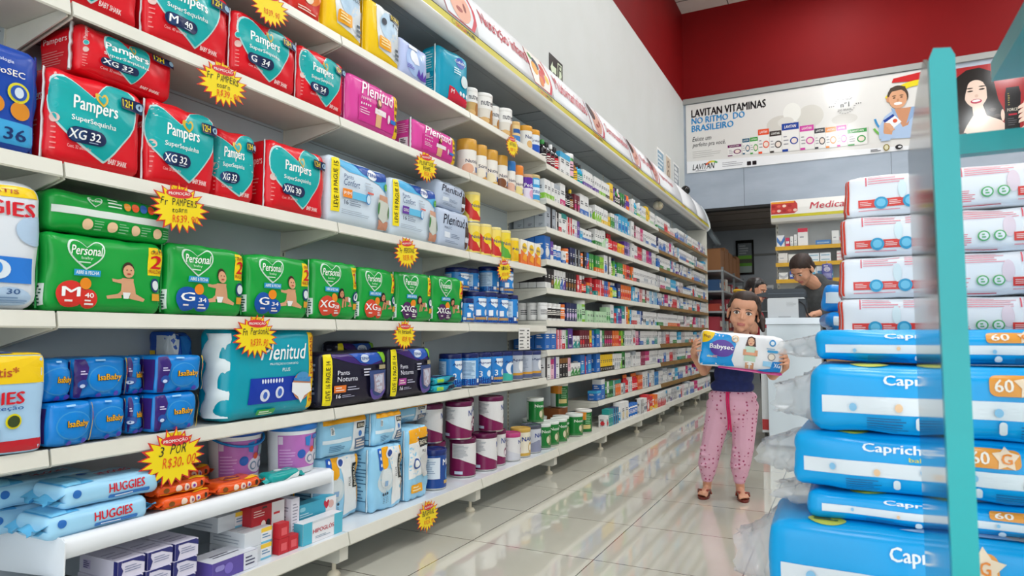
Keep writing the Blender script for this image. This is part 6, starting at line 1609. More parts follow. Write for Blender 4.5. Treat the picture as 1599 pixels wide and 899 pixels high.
# woman with the black bottle, red poster
PX0, PX1, PZ0, PZ1 = 1.04, 2.60, 3.15, 4.06
t = thing('wall_poster', 'red hair-care poster of a dark-haired woman holding a black bottle', 'poster', (0, BACK_Y - 0.012, 0))
b = MB(); b.box(PX0, PX1, 0, 0.010, PZ0, PZ1, M('#a3262a', 'gloss'))
BX0, BX1, BZ0, BZ1 = PX0, PX1, PZ0, PZ1
BW, BH = PX1 - PX0, PZ1 - PZ0
d = Deco(b, lambda x, z, off: (x + (PX0 + PX1) / 2, -off, z + PZ0), BW, BH, 9, 0.0008, 'gloss')
HR, SK = '#1c1615', '#e8cdbc'
P4([(1.22, 3.40), (1.25, 3.75), (1.30, 3.93), (1.42, 4.02), (1.55, 4.03), (1.66, 3.97), (1.69, 3.82), (1.72, 3.62), (1.78, 3.45), (1.74, 3.34), (1.66, 3.32), (1.50, 3.34), (1.42, 3.18), (1.24, 3.17), (1.20, 3.28)], HR)
d.up()
P4([(1.46, 3.62), (1.56, 3.60), (1.60, 3.44), (1.74, 3.36), (1.86, 3.20), (1.88, 3.16), (1.32, 3.16), (1.40, 3.34), (1.47, 3.46)], SK)
E4(1.505, 3.72, 0.118, 0.165, SK); P4([(1.395, 3.70), (1.615, 3.70), (1.575, 3.58), (1.51, 3.535), (1.45, 3.57)], SK)
d.up()
P4([(1.38, 3.92), (1.50, 3.93), (1.43, 3.84), (1.40, 3.72), (1.385, 3.60), (1.33, 3.50), (1.30, 3.70)], HR); P4([(1.48, 3.93), (1.62, 3.90), (1.645, 3.70), (1.615, 3.58), (1.61, 3.78), (1.57, 3.87)], HR)
for x0, z0 in ((1.66, 3.50), (1.70, 3.42), (1.30, 3.34), (1.36, 3.24)): E4(x0, z0, 0.035, 0.022, '#4a4340')
E4(1.45, 3.755, 0.030, 0.010, '#2a1c18', 12); E4(1.565, 3.765, 0.030, 0.010, '#2a1c18', 12); E4(1.445, 3.79, 0.036, 0.007, '#2a1c18', 12); E4(1.57, 3.80, 0.036, 0.007, '#2a1c18', 12)
E4(1.51, 3.69, 0.018, 0.02, '#d8b4a2', 12); E4(1.505, 3.625, 0.056, 0.028, '#b02a48'); d.up(); E4(1.505, 3.632, 0.042, 0.013, '#f4f0ee')
P4([(1.72, 3.17), (1.78, 3.30), (1.76, 3.36), (1.80, 3.26), (1.90, 3.22), (1.98, 3.30), (2.02, 3.16)], SK)
P4([(1.765, 3.22), (1.785, 3.66), (1.80, 3.74), (1.92, 3.74), (1.935, 3.66), (1.91, 3.24), (1.84, 3.21)], '#17161a')
d.up()
T4('FORCE', 1.80, 3.455, 1.90, 3.49, '#cfc8b8', 0.03); R4(1.81, 3.405, 1.89, 3.425, '#b02a3a'); d.bars(U(1.80), V(3.28), U(1.89), V(3.38), 4, '#5a585c', 0.3); d.bars(U(1.81), V(3.52), U(1.83), V(3.68), 6, '#9a8a4a', 0.5)
for k in range(4): P4([(1.905, 3.50 - 0.055 * k), (1.96, 3.54 - 0.05 * k), (1.985, 3.52 - 0.05 * k), (1.955, 3.485 - 0.055 * k), (1.90, 3.47 - 0.055 * k)], SK)
P4([(1.96, 3.56), (2.02, 3.40), (2.03, 3.2), (1.95, 3.2), (1.95, 3.4)], SK); E4(1.755, 3.42, 0.018, 0.07, SK)
obj('poster_sheet', b, t)

# ------------------------------------------------------------------ medicine shelves on the back wall
MX0, MX1, MY = -0.755, 1.30, 9.02
t = thing('medicine_shelving', 'white medicine shelving with yellow shelf edges under a lettered sign', 'shelving', (0, 0, 0))
b = MB(); b.box(MX0 + 0.01, MX1, MY + 0.30, MY + 0.32, 0.05, 2.36, noisy('pale_panel', '#c9cccc', '#c2c5c5', 4, 0.5)); obj('back_panel', b, t)
for xx in (MX0, MX1 - 0.012):
    b = MB(); b.box(xx, xx + 0.012, MY + 0.27, MY + 0.34, 0, 2.36, POWDER)
    b.box(xx, xx + 0.03, MY + 0.285, MY + 0.292, 0.05, 2.34, POWDER)
    for k in range(30): b.box(xx + 0.008, xx + 0.020, MY + 0.284, MY + 0.286, 0.5 + 0.06 * k, 0.53 + 0.06 * k, SLOT)
    obj('upright', b, t)
YB = noisy('yellow_shelf_edge', '#d9a81c', '#cc9c18', 6, 0.45)
MZ = [1.965, 1.755, 1.545, 1.30, 0.95, 0.55]
for z in MZ:
    b = MB(); b.box(MX0 + 0.02, MX1 - 0.02, MY + 0.01, MY + 0.30, z - 0.02, z, POWDER); s = obj('shelf', b, t)
    b = MB(); b.box(MX0 + 0.01, MX1 - 0.01, MY, MY + 0.012, z - 0.045, z + 0.004, YB if z > 1.4 else POWDER); obj('shelf_edge', b, s)
b = MB(); b.box(MX0 + 0.01, MX1, MY, MY + 0.30, 0.02, 0.14, POWDER); obj('base_deck', b, t)
# lettered sign
b = MB()
prf = [(MY + 0.30, 2.30), (MY + 0.02, 2.27), (MY - 0.03, 2.285), (MY - 0.055, 2.33), (MY - 0.045, 2.45), (MY - 0.020, 2.555), (MY + 0.30, 2.565)]
b.prism(prf, MX0 - 0.03, MX1 + 0.02, M('#e6e5e0', 'film'), 'x')
def msign(x, z, off):
    k = z / 0.235
    zq = 2.33 + 0.222 * k
    yy = MY - 0.055 + 0.010 * (zq - 2.33) / 0.12 if zq < 2.45 else MY - 0.045 + 0.025 * (zq - 2.45) / 0.105
    return (x + (MX0 + MX1) / 2, yy - off, zq)
d = Deco(b, msign, MX1 - MX0 + 0.05, 0.235, 0.05, 0.0012)
d.rect(0, 0.0, 1, 0.17, '#c4ba14').up()
d.poly([(0.0, 0.22), (0.13, 0.22), (0.148, 0.35), (0.148, 0.75), (0.135, 0.95), (0.0, 0.95)], '#b8322e').up()
for k in range(9): d.ell(0.015 + 0.03 * (k % 5), 0.40 + 0.28 * (k // 5), 0.10, 0.08, ['#d8584c', '#e8c8b8', '#a01f24'][k % 3])
d.poly([(0.0, 0.84), (0.13, 0.84), (0.13, 0.95), (0.0, 0.95)], '#e0902c')
d.text('Medicamentos', 0.215, 0.40, 0.60, 0.78, '#b8283c', 0.03, 0.2)
obj('sign_panel', b, t)

def med(tok_w, h, d_, base, acc, lab, grp, x, z, pat=0, y=None):
    b = carton(tok_w, h, d_, base, lambda q: ({0: lambda: q.rect(0, 0, 1, 0.3, acc), 1: lambda: q.rect(0, 0.78, 1, 1, acc), 2: lambda: q.poly([(0, 0.9), (0.5, 0.4), (1, 0.95), (1, 0.5), (0.5, 0.05), (0, 0.45)], acc), 3: lambda: q.rect(0.1, 0.35, 0.9, 0.6, acc)}[pat](), q.up().bars(0.2, 0.4, 0.8, 0.6, 1, '#8a8e98', 0.3)))
    o = obj('medicine_carton', b, None, (x, (MY + 0.02 if y is None else y) + d_ / 2, z + 0.0005)); tag(o, lab, 'carton', grp)
G1 = 'cartons on the yellow-edged medicine shelves'
z = 1.965
for x, w, h, base, acc, pat, lab in [(-0.68, 0.09, 0.15, '#e6e8ea', '#2f6fb8', 2, 'white carton with blue zigzag at the left end of the top yellow-edged shelf'), (-0.60, 0.045, 0.115, '#c42a58', '#e8e0e4', 3, 'slim crimson carton on the top yellow-edged shelf'), (-0.55, 0.035, 0.13, '#e4e4e2', '#c8ccd0', 0, 'slim white carton beside the crimson one, top yellow-edged shelf'), (-0.505, 0.035, 0.15, '#e4e4e2', '#c8ccd0', 0, 'slim white carton beside the tall red-topped one, top yellow-edged shelf'), (-0.42, 0.115, 0.225, '#e8e6e4', '#cc2444', 1, 'tall white carton with red top on the top yellow-edged shelf'), (-0.19, 0.17, 0.06, '#3a78b8', '#9cc0e0', 3, 'low blue carton on the top yellow-edged shelf'), (-0.05, 0.08, 0.17, '#e0e2e0', '#c8ccd0', 0, 'plain white carton standing on the top yellow-edged shelf'), (0.06, 0.13, 0.10, '#e8dcdc', '#d8707c', 2, 'white and pink carton on the top yellow-edged shelf'), (0.30, 0.12, 0.17, '#d8e4e0', '#7ac0b0', 0, 'pale green and white carton on the top yellow-edged shelf'), (0.43, 0.12, 0.17, '#d8e4e0', '#7ac0b0', 0, 'pale green and white carton partly behind the red stack end')]:
    med(w, h, 0.10, base, acc, lab, G1, x, z, pat)
z = 1.755
for x, w, h, lab in [(-0.66, 0.11, 0.13, 'wide'), (-0.55, 0.09, 0.11, 'middling'), (-0.47, 0.06, 0.10, 'small'), (-0.40, 0.06, 0.10, 'smallest right-hand')]:
    med(w, h, 0.10, '#e2dfd8', '#d4cec4', lab + ' cream carton on the second yellow-edged shelf', G1, x, z, 0)
for i, (x, h) in enumerate([(-0.30, 0.05), (-0.17, 0.05), (-0.30, 0.05), (-0.17, 0.05)]):
    med(0.12, 0.055, 0.10, '#dfe6ea', '#8ab8cc', 'white and pale blue carton, %s row, %s stack on the second yellow-edged shelf' % (['lower', 'upper'][i // 2], ['first', 'second'][i % 2]), G1, x, z + 0.056 * (i // 2), 3)
for c in range(4):
    for r in range(4 if c else 3):
        med(0.125, 0.041, 0.09, '#e9e2e0', '#d89aa0', 'white and pink flat carton, %s column, %s layer, second yellow-edged shelf' % (ordinal(c), ordinal(r)), 'stacked white and pink cartons', 0.02 + 0.128 * c, z + 0.042 * r, 0)
med(0.13, 0.13, 0.10, '#ecdfd8', '#e0705a', 'white and orange-red carton beside the pink stack', G1, 0.56, z, 0)
z = 1.545
for x, w, h, base, acc, pat, lab in [(-0.66, 0.11, 0.09, '#e4e4e0', '#b8bcc0', 2, 'white carton at the left end of the third yellow-edged shelf'), (-0.56, 0.05, 0.10, '#2f4fa8', '#dfe4f0', 3, 'dark blue carton on the third yellow-edged shelf'), (-0.50, 0.05, 0.06, '#3a5ab0', '#dfe4f0', 3, 'short blue carton on the third yellow-edged shelf'), (-0.43, 0.08, 0.155, '#2f9c4a', '#bfe0c4', 3, 'bright green carton on the third yellow-edged shelf'), (-0.33, 0.10, 0.14, '#dfe8ee', '#5ab0d0', 3, 'white carton with sky blue mark on the third yellow-edged shelf'), (-0.22, 0.11, 0.16, '#e4e8ec', '#3a8cc0', 3, 'large white carton with blue disc on the third yellow-edged shelf'), (-0.12, 0.06, 0.10, '#3f9cc8', '#dfe8ee', 3, 'sky blue carton beside the blue disc carton'), (0.62, 0.12, 0.16, '#e8dcc0', '#8a7a5a', 0, 'beige carton on the third yellow-edged shelf')]:
    med(w, h, 0.10, base, acc, lab, G1, x, z, pat)

# ------------------------------------------------------------------ stock room things
t = thing('framed_notice', 'black framed green and grey notice on the stock room wall', 'notice', (-1.51, BACKROOM_Y - 0.004, 2.20))
b = MB(); b.box(-0.15, 0.15, -0.02, 0, -0.30, 0.31, M('#121212', 'gloss')); obj('frame', b, t)
b = MB(); b.box(-0.115, 0.115, -0.022, -0.0202, -0.265, 0.255, M('#6d7478', 'card'))
d = Deco(b, lambda x, z, off: (x, -0.022 - off, z - 0.265), 0.23, 0.52, 9, 0.0006, 'card'); d.rect(0.02, 0.0, 0.98, 0.22, '#9aa8a0').rect(0, 0.22, 1, 0.32, '#5c9c20').rect(0, 0.32, 1, 0.46, '#4a4a32').rect(0, 0.46, 1, 0.58, '#6cae24').up().bars(0.1, 0.62, 0.8, 0.95, 4, '#a8aeb0', 0.5)
obj('sheet', b, t)
RX = -1.80
t = thing('stock_shelving', 'grey metal stock room shelving along the dark side wall', 'shelving', (0, 0, 0))
for yy in (9.62, 10.7, 11.8):
    for xx in (RX - 0.15, RX + 0.30):
        b = MB(); b.box(xx - 0.015, xx + 0.015, yy - 0.015, yy + 0.015, 0, 1.80, M('#7d8284', 'paint')); obj('upright', b, t)
for z in (0.35, 0.62, 0.90, 1.18, 1.47, 1.76):
    b = MB(); b.box(RX - 0.16, RX + 0.315, 9.60, 11.82, z - 0.025, z, M('#9a9fa2', 'paint')); obj('shelf', b, t)
rs = random.Random(3)
for k in range(5):
    yy = 9.78 + 0.40 * k
    b = MB(); b.box(-0.15, 0.2, -0.18, 0.18, 0, 0.36 - 0.03 * ((k + 2) % 3) if k != 1 else 0.36, M('#8c5f3a', 'matte')); b.box(-0.03, 0.03, -0.181, 0.181, 0.0, 0.25, M('#a87c50', 'matte'))
    o = obj('cardboard_box', b, None, (RX + 0.08, yy, 1.7605)); tag(o, 'brown cardboard box on top of the stock shelving, %s from the opening' % ordinal(k), 'box', 'cardboard boxes on the stock shelving')
for si, z in enumerate((1.47, 1.18, 0.90, 0.62)):
    for k in range(7):
        w = rs.uniform(0.12, 0.25); h = rs.uniform(0.10, 0.22)
        c = rs.choice(['#b8402c', '#d07030', '#8a2c34', '#c8c4bc', '#9c9fa4', '#2f5a8a', '#b83848', '#d8d2c8'])
        b = MB(); b.box(-0.12, 0.12, -w / 2, w / 2, 0, h, M(c, 'card')); b.box(0.12, 0.1206, -w / 2 * 0.8, w / 2 * 0.8, h * 0.3, h * 0.7, M('#d9d4c8', 'card'))
        o = obj('stock_box', b, None, (RX + 0.12, 9.80 + 0.29 * k, z + 0.0005)); tag(o, '%s stock box on %s stock shelf down, %s from the opening' % ({'#b8402c': 'brick red', '#d07030': 'orange', '#8a2c34': 'wine red', '#c8c4bc': 'pale', '#9c9fa4': 'grey', '#2f5a8a': 'blue', '#b83848': 'red', '#d8d2c8': 'cream'}[c], ordinal(si), ordinal(k)), 'box', 'boxes on the stock shelving')
t = thing('wall_cabinet', 'low grey shelf unit with white goods on the stock room back wall', 'shelving', (-1.25, BACKROOM_Y - 0.16, 0))
b = MB()
for z in (0.9, 1.25, 1.55): b.box(-0.55, 1.3, -0.14, 0.155, z - 0.02, z, M('#a4a9ab', 'paint'))
obj('shelf', b, t)
b = MB()
for xx in (-0.56, 0.4, 1.3): b.box(xx - 0.01, xx + 0.01, -0.13, 0.15, 0, 1.75, M('#8d9294', 'paint'))
obj('side_panel', b, t)
for k in range(6):
    c = ['#d8dcde', '#9fb4cc', '#d8dcde', '#c87a6a', '#cfd4d8', '#b8bcc8'][k]
    b = MB(); b.box(-0.07, 0.07, -0.06, 0.06, 0, 0.14 + 0.02 * (k % 2), M(c, 'card')); b.box(-0.05, 0.05, -0.0606, -0.06, 0.03, 0.09, M('#7f8ca0', 'card'))
    o = obj('stock_box', b, None, (-1.55 + 0.22 * k, BACKROOM_Y - 0.16, 1.5505)); tag(o, '%s carton on the stock room back wall shelf, %s along' % (['white', 'pale blue', 'white', 'reddish', 'light grey', 'grey'][k], ordinal(k)), 'carton', 'cartons on the stock room back shelf')
b = MB(); b.tube([(0, 0, 0.0), (0.01, 0, 1.0), (-0.005, 0.01, 1.75)], 0.012, M('#d8d8d4', 'film')); b.tube([(-0.005, 0.01, 1.75), (0, 0.01, 2.56)], 0.012, M('#2a2a2a', 'film'))
o = obj('cable_conduit', b, None, (-1.80, 9.357, 0.001)); tag(o, 'white and black cable conduit hanging at the edge of the opening', 'conduit')
t = thing('wall_fan', 'round grey fan head above the cardboard boxes in the stock room', 'fan', (RX + 0.10, 10.18, 2.1215))
b = MB(); b.lathe([(0.06, 0), (0.07, 0.01), (0.02, 0.02), (0.015, 0.08)], M('#8c9094', 'paint'), 20); obj('fan_base', b, t)
b = MB(); b.lathe([(0.15, -0.03), (0.16, 0.0), (0.15, 0.03)], M('#9aa6ac', 'paint'), 28, Matrix.Translation((0, -0.02, 0.19)) @ Matrix.Rotation(R(60), 4, 'Y')); obj('fan_guard', b, t)

# ------------------------------------------------------------------ white freezer with the printer on it
FX0, FX1, FY0, FY1 = -0.525, -0.150, 5.40, 6.05
t = thing('chest_freezer', 'slim white freezer cabinet with steel rim under the printer', 'freezer', ((FX0 + FX1) / 2, (FY0 + FY1) / 2, 0))
hw, hd = (FX1 - FX0) / 2, (FY1 - FY0) / 2
b = MB(); b.box(-hw, hw, -hd, hd, 0.02, 0.925, M('#cfdce5', 'gloss')); b.box(-hw + 0.01, hw - 0.01, -hd + 0.01, hd - 0.01, 0.0, 0.02, M('#2a2a2c', 'matte')); obj('body', b, t)
b = MB(); b.prism([(-hw - 0.012, 0.927), (hw + 0.012, 0.927), (hw + 0.016, 0.94), (hw + 0.012, 0.968), (hw, 0.975), (-hw, 0.975), (-hw - 0.012, 0.968), (-hw - 0.016, 0.94)], -hd - 0.014, hd + 0.014, M('#c3c8cb', 'metal'), 'y'); obj('rim', b, t)
b = MB(); b.box(-hw - 0.055, -hw - 0.006, -hd + 0.06, hd, 0.10, 0.90, M('#d0d4d6', 'paint'))
b.box(-hw - 0.054, -hw - 0.008, -hd + 0.058, -hd + 0.0595, 0.12, 0.2, M('#b02a2a', 'paint'))
for yy in (-hd + 0.09, hd - 0.05): b.tube([(-hw - 0.03, yy, 0), (-hw - 0.03, yy, 0.10)], 0.012, M('#3a3a3c', 'paint'))
obj('side_rack', b, t)
t = thing('printer', 'white office printer with dark grey scanner top on the freezer', 'printer', (-0.385, 5.62, 0.976))
LP, DP = M('#cdd3d8', 'paint'), M('#2a333c', 'film')
b = MB(); b.box(-0.135, 0.085, -0.16, 0.17, 0.0, 0.145, LP); b.box(0.085, 0.135, -0.12, 0.17, 0.0, 0.145, M('#3a424a', 'film'))
b.prism([(-0.135, 0.145), (-0.125, 0.155), (0.125, 0.155), (0.135, 0.145)], -0.16, 0.17, LP, 'y')
d = Deco(b, lambda x, z, off: (x - 0.025, -0.16 - off, z), 0.22, 0.145, 9, 0.0008, 'paint'); d.bars(0.62, 0.60, 0.95, 0.85, 4, '#a2a8ae', 0.3).rect(0.35, 0.04, 0.75, 0.08, '#8f959b')
obj('body', b, t)
b = MB(); b.prism([(-0.14, 0.158), (0.135, 0.158), (0.14, 0.175), (0.135, 0.215), (0.125, 0.224), (-0.13, 0.224), (-0.14, 0.215)], -0.15, 0.17, DP, 'y'); b.box(-0.13, 0.13, -0.155, 0.17, 0.186, 0.190, M('#54606c', 'film')); obj('scanner_lid', b, t)
b = MB(); b.prism([(-0.135, 0.16), (-0.215, 0.175), (-0.215, 0.19), (-0.135, 0.205)], -0.14, 0.05, DP, 'y'); obj('control_panel', b, t)
b = MB(); b.tube([(0.09, -0.135, 0.125), (0.125, -0.15, 0.10), (0.145, -0.15, 0.03), (0.16, -0.13, 0.006)], 0.005, M('#17171a', 'film')); obj('power_cable', b, t)
# ------------------------------------------------------------------ teal display stand and the stacks of packs
TEAL = noisy('teal_lacquer', '#0f9fa3', '#0d969a', 5.0, 0.28)
GREYM = noisy('shiny_grey_side', '#8d9494', '#868d8e', 3.0, 0.10, 0.0, 0.85, (1, 1, 6))
t = thing('display_stand', 'teal and grey metal display stand in the foreground', 'display stand', (0, 0, 0))
b = MB()
prof = [(0.755, 0.03), (0.995, 0.03), (0.995, 1.085), (0.86, 1.125), (0.79, 1.135), (0.755, 1.115)]
b.prism(prof, 0.083, 0.0865, GREYM, 'x'); obj('side_panel', b, t)
b = MB()
b.prism([(0.083, 0.03), (0.1045, 0.03), (0.1045, 1.118), (0.101, 1.126), (0.087, 1.128), (0.083, 1.118)], 0.742, 0.756, TEAL, 'y')
b.box(0.0868, 0.1045, 0.756, 0.995, 0.03, 1.07, TEAL); obj('post', b, t)
b = MB(); b.box(0.1046, 0.98, 0.965, 0.985, 1.072, 1.097, TEAL); obj('rail', b, t)
b = MB(); b.box(0.176, 0.985, 0.62, 0.99, 1.166, 1.190, TEAL); obj('top_board', b, t)
b = MB(); b.box(0.985, 1.005, 0.62, 0.995, 0.03, 1.19, TEAL); obj('side_panel', b, t)
b = MB(); b.box(0.087, 0.985, 0.76, 0.99, 0.03, 0.10, TEAL); obj('base_shelf', b, t)
# low pallet behind the stand that carries the stacks
t = thing('wooden_pallet', 'low wooden pallet under the stacked diaper packs', 'pallet', (0.28, 1.55, 0.0))
PW = noisy('raw_pine', '#a98a5e', '#98794e', 5, 0.7, 0, 0, (6, 1, 6))
b = MB()
for k in range(6): b.box(-0.45, 0.45, -0.36 + 0.125 * k, -0.26 + 0.125 * k, 0.10, 0.12, PW)
obj('deck_boards', b, t)
for xx in (-0.40, 0, 0.40):
    b = MB(); b.box(xx - 0.04, xx + 0.04, -0.36, 0.365, 0.0, 0.0995, PW); obj('runner', b, t)

CLEAR = bpy.data.materials.new('clear_crinkled_plastic')
CLEAR.use_nodes = True
nt = CLEAR.node_tree; bs = nt.nodes['Principled BSDF']
bs.inputs['Base Color'].default_value = (*lin('#d2d4d6'), 1); bs.inputs['Roughness'].default_value = 0.16; bs.inputs['Alpha'].default_value = 0.42
bs.inputs['Specular IOR Level'].default_value = 0.8

def bag_end(root, w, h, d, seed):
    """loose clear plastic sticking out at the left end of a pack"""
    rr = random.Random(seed)
    b = MB(); n, m_ = 10, 18
    vs, fs = [], []
    for i in range(n + 1):
        k = i / n
        out = 0.085 * k
        shr = 1.0 - 0.55 * k ** 0.8
        for j in range(m_):
            a = 2 * PI * j / m_
            q = 1.0 + (rr.uniform(-0.10, 0.10) if i > 1 else 0.0)
            cy, cz = math.cos(a), math.sin(a)
            s_ = 1 / max(abs(cy) ** 4 + abs(cz) ** 4, 1e-6) ** 0.25
            vs.append((-w / 2 + 0.022 - out + rr.uniform(-0.008, 0.008) * (i > 0), cy * s_ * d * 0.485 * shr * q, h * (0.5 - 0.10 * k) + cz * s_ * h * 0.47 * shr * q))
    for i in range(n):
        for j in range(m_):
            k = (j + 1) % m_
            fs.append((i * m_ + j, i * m_ + k, (i + 1) * m_ + k, (i + 1) * m_ + j))
    b.add(vs, fs, CLEAR, True)
    return obj('plastic_wrap', b, root)

def blue_pack(w, h, d, seed, ts=0.0):
    BL = '#08a4e8'
    b = MB(); f, l, tp = soft(b, w, h, d, M(BL), min(0.024, h * 0.34), 0.012, 14, seed, 0.0020, None, 0.0)
    p = Dk(b, f, w, h)
    p.rect(0.03, 0.30, 0.985, 0.55, '#e2e8ee').up()
    p.text('Capricho', 0.17 + ts, 0.68, 0.32 + ts, 0.86, '#eef4f6', 0.04).text('baby', 0.27 + ts, 0.58, 0.315 + ts, 0.67, '#d8d25a', 0.03)
    p.rrect(0.385, 0.62, 0.49, 0.90, '#e89a3a', 0.3).up().text('60', 0.395, 0.68, 0.43, 0.84, '#f4ece0', 0.03).star(0.462, 0.77, 0.19, '#f0d8bc', 5, 0.55).up().text('G', 0.453, 0.70, 0.473, 0.83, '#e8862c', 0.04)
    p.bars(0.13, 0.06, 0.225, 0.26, 6, '#1b5f96', 0.35, seed).bars(0.44, 0.06, 0.55, 0.24, 5, '#1b5f96', 0.35, seed).rrect(0.235, 0.12, 0.25, 0.28, '#dfe8ee').rrect(0.40, 0.10, 0.415, 0.28, '#dfe8ee')
    for k in range(5): p.ell(0.10 + 0.10 * k, 0.42 + 0.04 * math.sin(k * 2.0 + seed), 0.05, 0.06, ['#8cc4e8', '#f0c8a0', '#7ab8e0'][k % 3])
    q = Dk(b, tp, w, d)
    q.ell(0.14, 0.14, 0.13, 0.10, '#c8cc4a').up().bars(0.11, 0.10, 0.17, 0.18, 2, '#4a5a20', 0.5).poly([(0.30, 0.08), (0.46, 0.30), (0.62, 0.12), (0.8, 0.28), (0.9, 0.1)], '#b9d4ea').ell(0.55, 0.16, 0.10, 0.08, '#e8c8b4')
    return b
SB = 'blue diaper packs stacked behind the teal post'
zz = 0.121
plan = [  # (height, left end, front, turn, label, base)
    (0.136, -0.125, 1.20, 0, 'blue diaper pack at the very bottom of the stack on the pallet', 0.121),
    (0.136, -0.125, 1.20, 0, 'blue diaper pack second from the bottom of the stack', 0.259),
    (0.148, -0.125, 1.20, 1.0, 'blue diaper pack cut by the lower edge of the photo, top side showing', 0.397),
    (0.046, -0.058, 1.225, -1, 'thin blue diaper pack squeezed between two thicker ones', 0.5465),
    (0.094, -0.082, 1.22, -2.5, 'blue diaper pack with large white lettering, third from the top', 0.594),
    (0.110, -0.052, 1.215, -1.0, 'blue diaper pack with loose clear plastic end, second from the top', 0.690),
    (0.056, -0.045, 1.26, -1.5, 'blue diaper pack topmost of the blue stack, against the white packs', 0.802)]
for k, (h, x0, y0, ex, lab, z) in enumerate(plan):
    w, d = 0.64, 0.22
    o = obj('diaper_pack', blue_pack(w, h, d, 200 + k, 0.105 if k == 2 else 0.0), None, (x0 + w / 2, y0 + d / 2, z), (0, 0, R(ex))); tag(o, lab, 'diaper pack', SB)
    bag_end(o, w, h, d, 300 + k)

def white_pack(w, h, d, seed):
    b = MB(); f, l, tp = soft(b, w, h, d, M('#e6e9ee'), 0.016, 0.006, 14, seed, 0.0014, None, 0.0)
    p = Dk(b, f, w, h)
    p.rect(0.002, 0.03, 0.014, 0.97, '#d8412c')
    for u0 in (0.0, 0.47):
        S = lambda u: u0 + u * 0.56
        p.bars(S(0.14), 0.76, S(0.36), 0.98, 4, '#e88c98', 0.35, seed).bars(S(0.37), 0.76, S(0.55), 0.98, 4, '#e88c98', 0.35, seed + 1).rect(S(0.125), 0.74, S(0.132), 0.99, '#e05a6c').bars(S(0.66), 0.74, S(0.95), 0.98, 5, '#e88c98', 0.35, seed + 2).rect(S(0.64), 0.74, S(0.65), 0.98, '#e05a6c').bars(S(0.58), 0.14, S(0.72), 0.42, 6, '#e07a88', 0.4, seed)
        p.rect(S(0.08), 0.20, S(0.44), 0.40, '#dc3c34').bars(S(0.08), 0.10, S(0.44), 0.16, 1, '#e88c98', 0.3).ell(S(0.33), 0.60, 0.09, 0.22, '#d6e6ea').ell(S(0.90), 0.55, 0.12, 0.25, '#e2d0da').rect(S(0.56), 0.0, S(0.84), 0.035, '#c8324a').up()
        p.ell(S(0.21), 0.30, 0.15, 0.15, '#2f9cc8').ell(S(0.37), 0.30, 0.15, 0.15, '#2f9cc8').bars(S(0.09), 0.24, S(0.16), 0.36, 3, '#f0d0cc', 0.4).bars(S(0.255), 0.24, S(0.325), 0.36, 3, '#f0d0cc', 0.4).up()
        p.ell(S(0.21), 0.30, 0.10, 0.10, '#6cc0e0').ell(S(0.37), 0.30, 0.10, 0.10, '#6cc0e0')
        for u in (0.77, 0.85): p.ell(S(u), 0.34, 0.12, 0.12, '#5ab06c').up().ell(S(u), 0.34, 0.09, 0.09, '#e6e9ee').up().bars(S(u) - 0.006, 0.28, S(u) + 0.006, 0.40, 2, '#5ab06c', 0.5); p.layer -= 2
        p.layer = 1
    s = Dk(b, l, d, h); s.rect(0.03, 0.02, 0.98, 0.98, '#d8412c').up().rect(0.1, 0.1, 0.5, 0.9, '#5a3a9c').ell(0.7, 0.4, 0.2, 0.2, '#e8c8a8')
    return b
SW = 'white and red diaper packs stacked behind the blue ones'
for k in range(4):
    w, h, d = 0.60, 0.0885, 0.20
    z = [1.1085, 1.0185, 0.9285, 0.8385][k]
    x0 = [0.014, 0.003, -0.003, -0.008][k]
    o = obj('diaper_pack', white_pack(w, h, d, 400 + k), None, (x0 + w / 2, 1.62 + d / 2, z), (0, 0, R([-1.5, -1.0, -0.5, -0.5][k])))
    tag(o, 'white and red diaper pack, %s' % ['topmost of the white stack', 'second from the top of the white stack', 'third from the top of the white stack', 'lowest of the white stack, above the blue packs'][k], 'diaper pack', SW)
b = carton(0.58, 0.7165, 0.20, '#a9855a', None); o = obj('cardboard_box', b, None, (0.29, 1.72, 0.1205)); tag(o, 'brown cardboard box on the pallet under the white packs', 'box')
# a further small pile beyond the white stack
b = carton(0.30, 0.86, 0.22, '#a9855a', None); o = obj('cardboard_box', b, None, (0.10, 2.42, 0.0005)); tag(o, 'tall brown cardboard box on the floor beyond the white packs', 'box')
for k in range(2):
    w, h, d = 0.30, [0.060, 0.085][k], 0.20
    b = MB(); f, l, tp = soft(b, w, h, d, M('#1a86d8'), 0.03, 0.012, 12, 501 + k, 0.004)
    Dk(b, f, w, h).poly([(0.05, 0.30), (0.95, 0.20), (0.95, 0.62), (0.05, 0.72)], '#cfe0ee')
    o = obj('diaper_pack', b, None, (0.095, 2.42, 0.862 + 0.062 * k), (0, 0, R(8 - 14 * k))); tag(o, ['bright blue pack under another on the tall box, beyond the white stack', 'bright blue pack on top of the pile beyond the white stack'][k], 'diaper pack', 'bright blue packs beyond the white stack')
t = thing('sachet_strip', 'purple and grey sachet strip hanging in front of the yellow-edged shelves', 'sachet strip', (-0.155, 8.99, 1.755))
b = MB(); b.tube([(0, 0.008, 0.0), (0, -0.004, -0.03)], 0.003, M('#c8c8c8', 'metal')); obj('hook', b, t)
for k in range(2):
    b = MB(); f, l, tp = soft(b, 0.115, 0.20, 0.02, M('#5c5c9c'), 0.008, 0.004, 8, 510 + k, 0.002)
    Dk(b, f, 0.115, 0.20).rect(0.1, 0.1, 0.9, 0.4, '#8c8cb8').ell(0.5, 0.65, 0.18, 0.15, '#b8b4c8').bars(0.2, 0.8, 0.8, 0.92, 1, '#d8d4e4')
    obj('sachet', b, t, (0, -0.014, -0.235 - 0.202 * k))
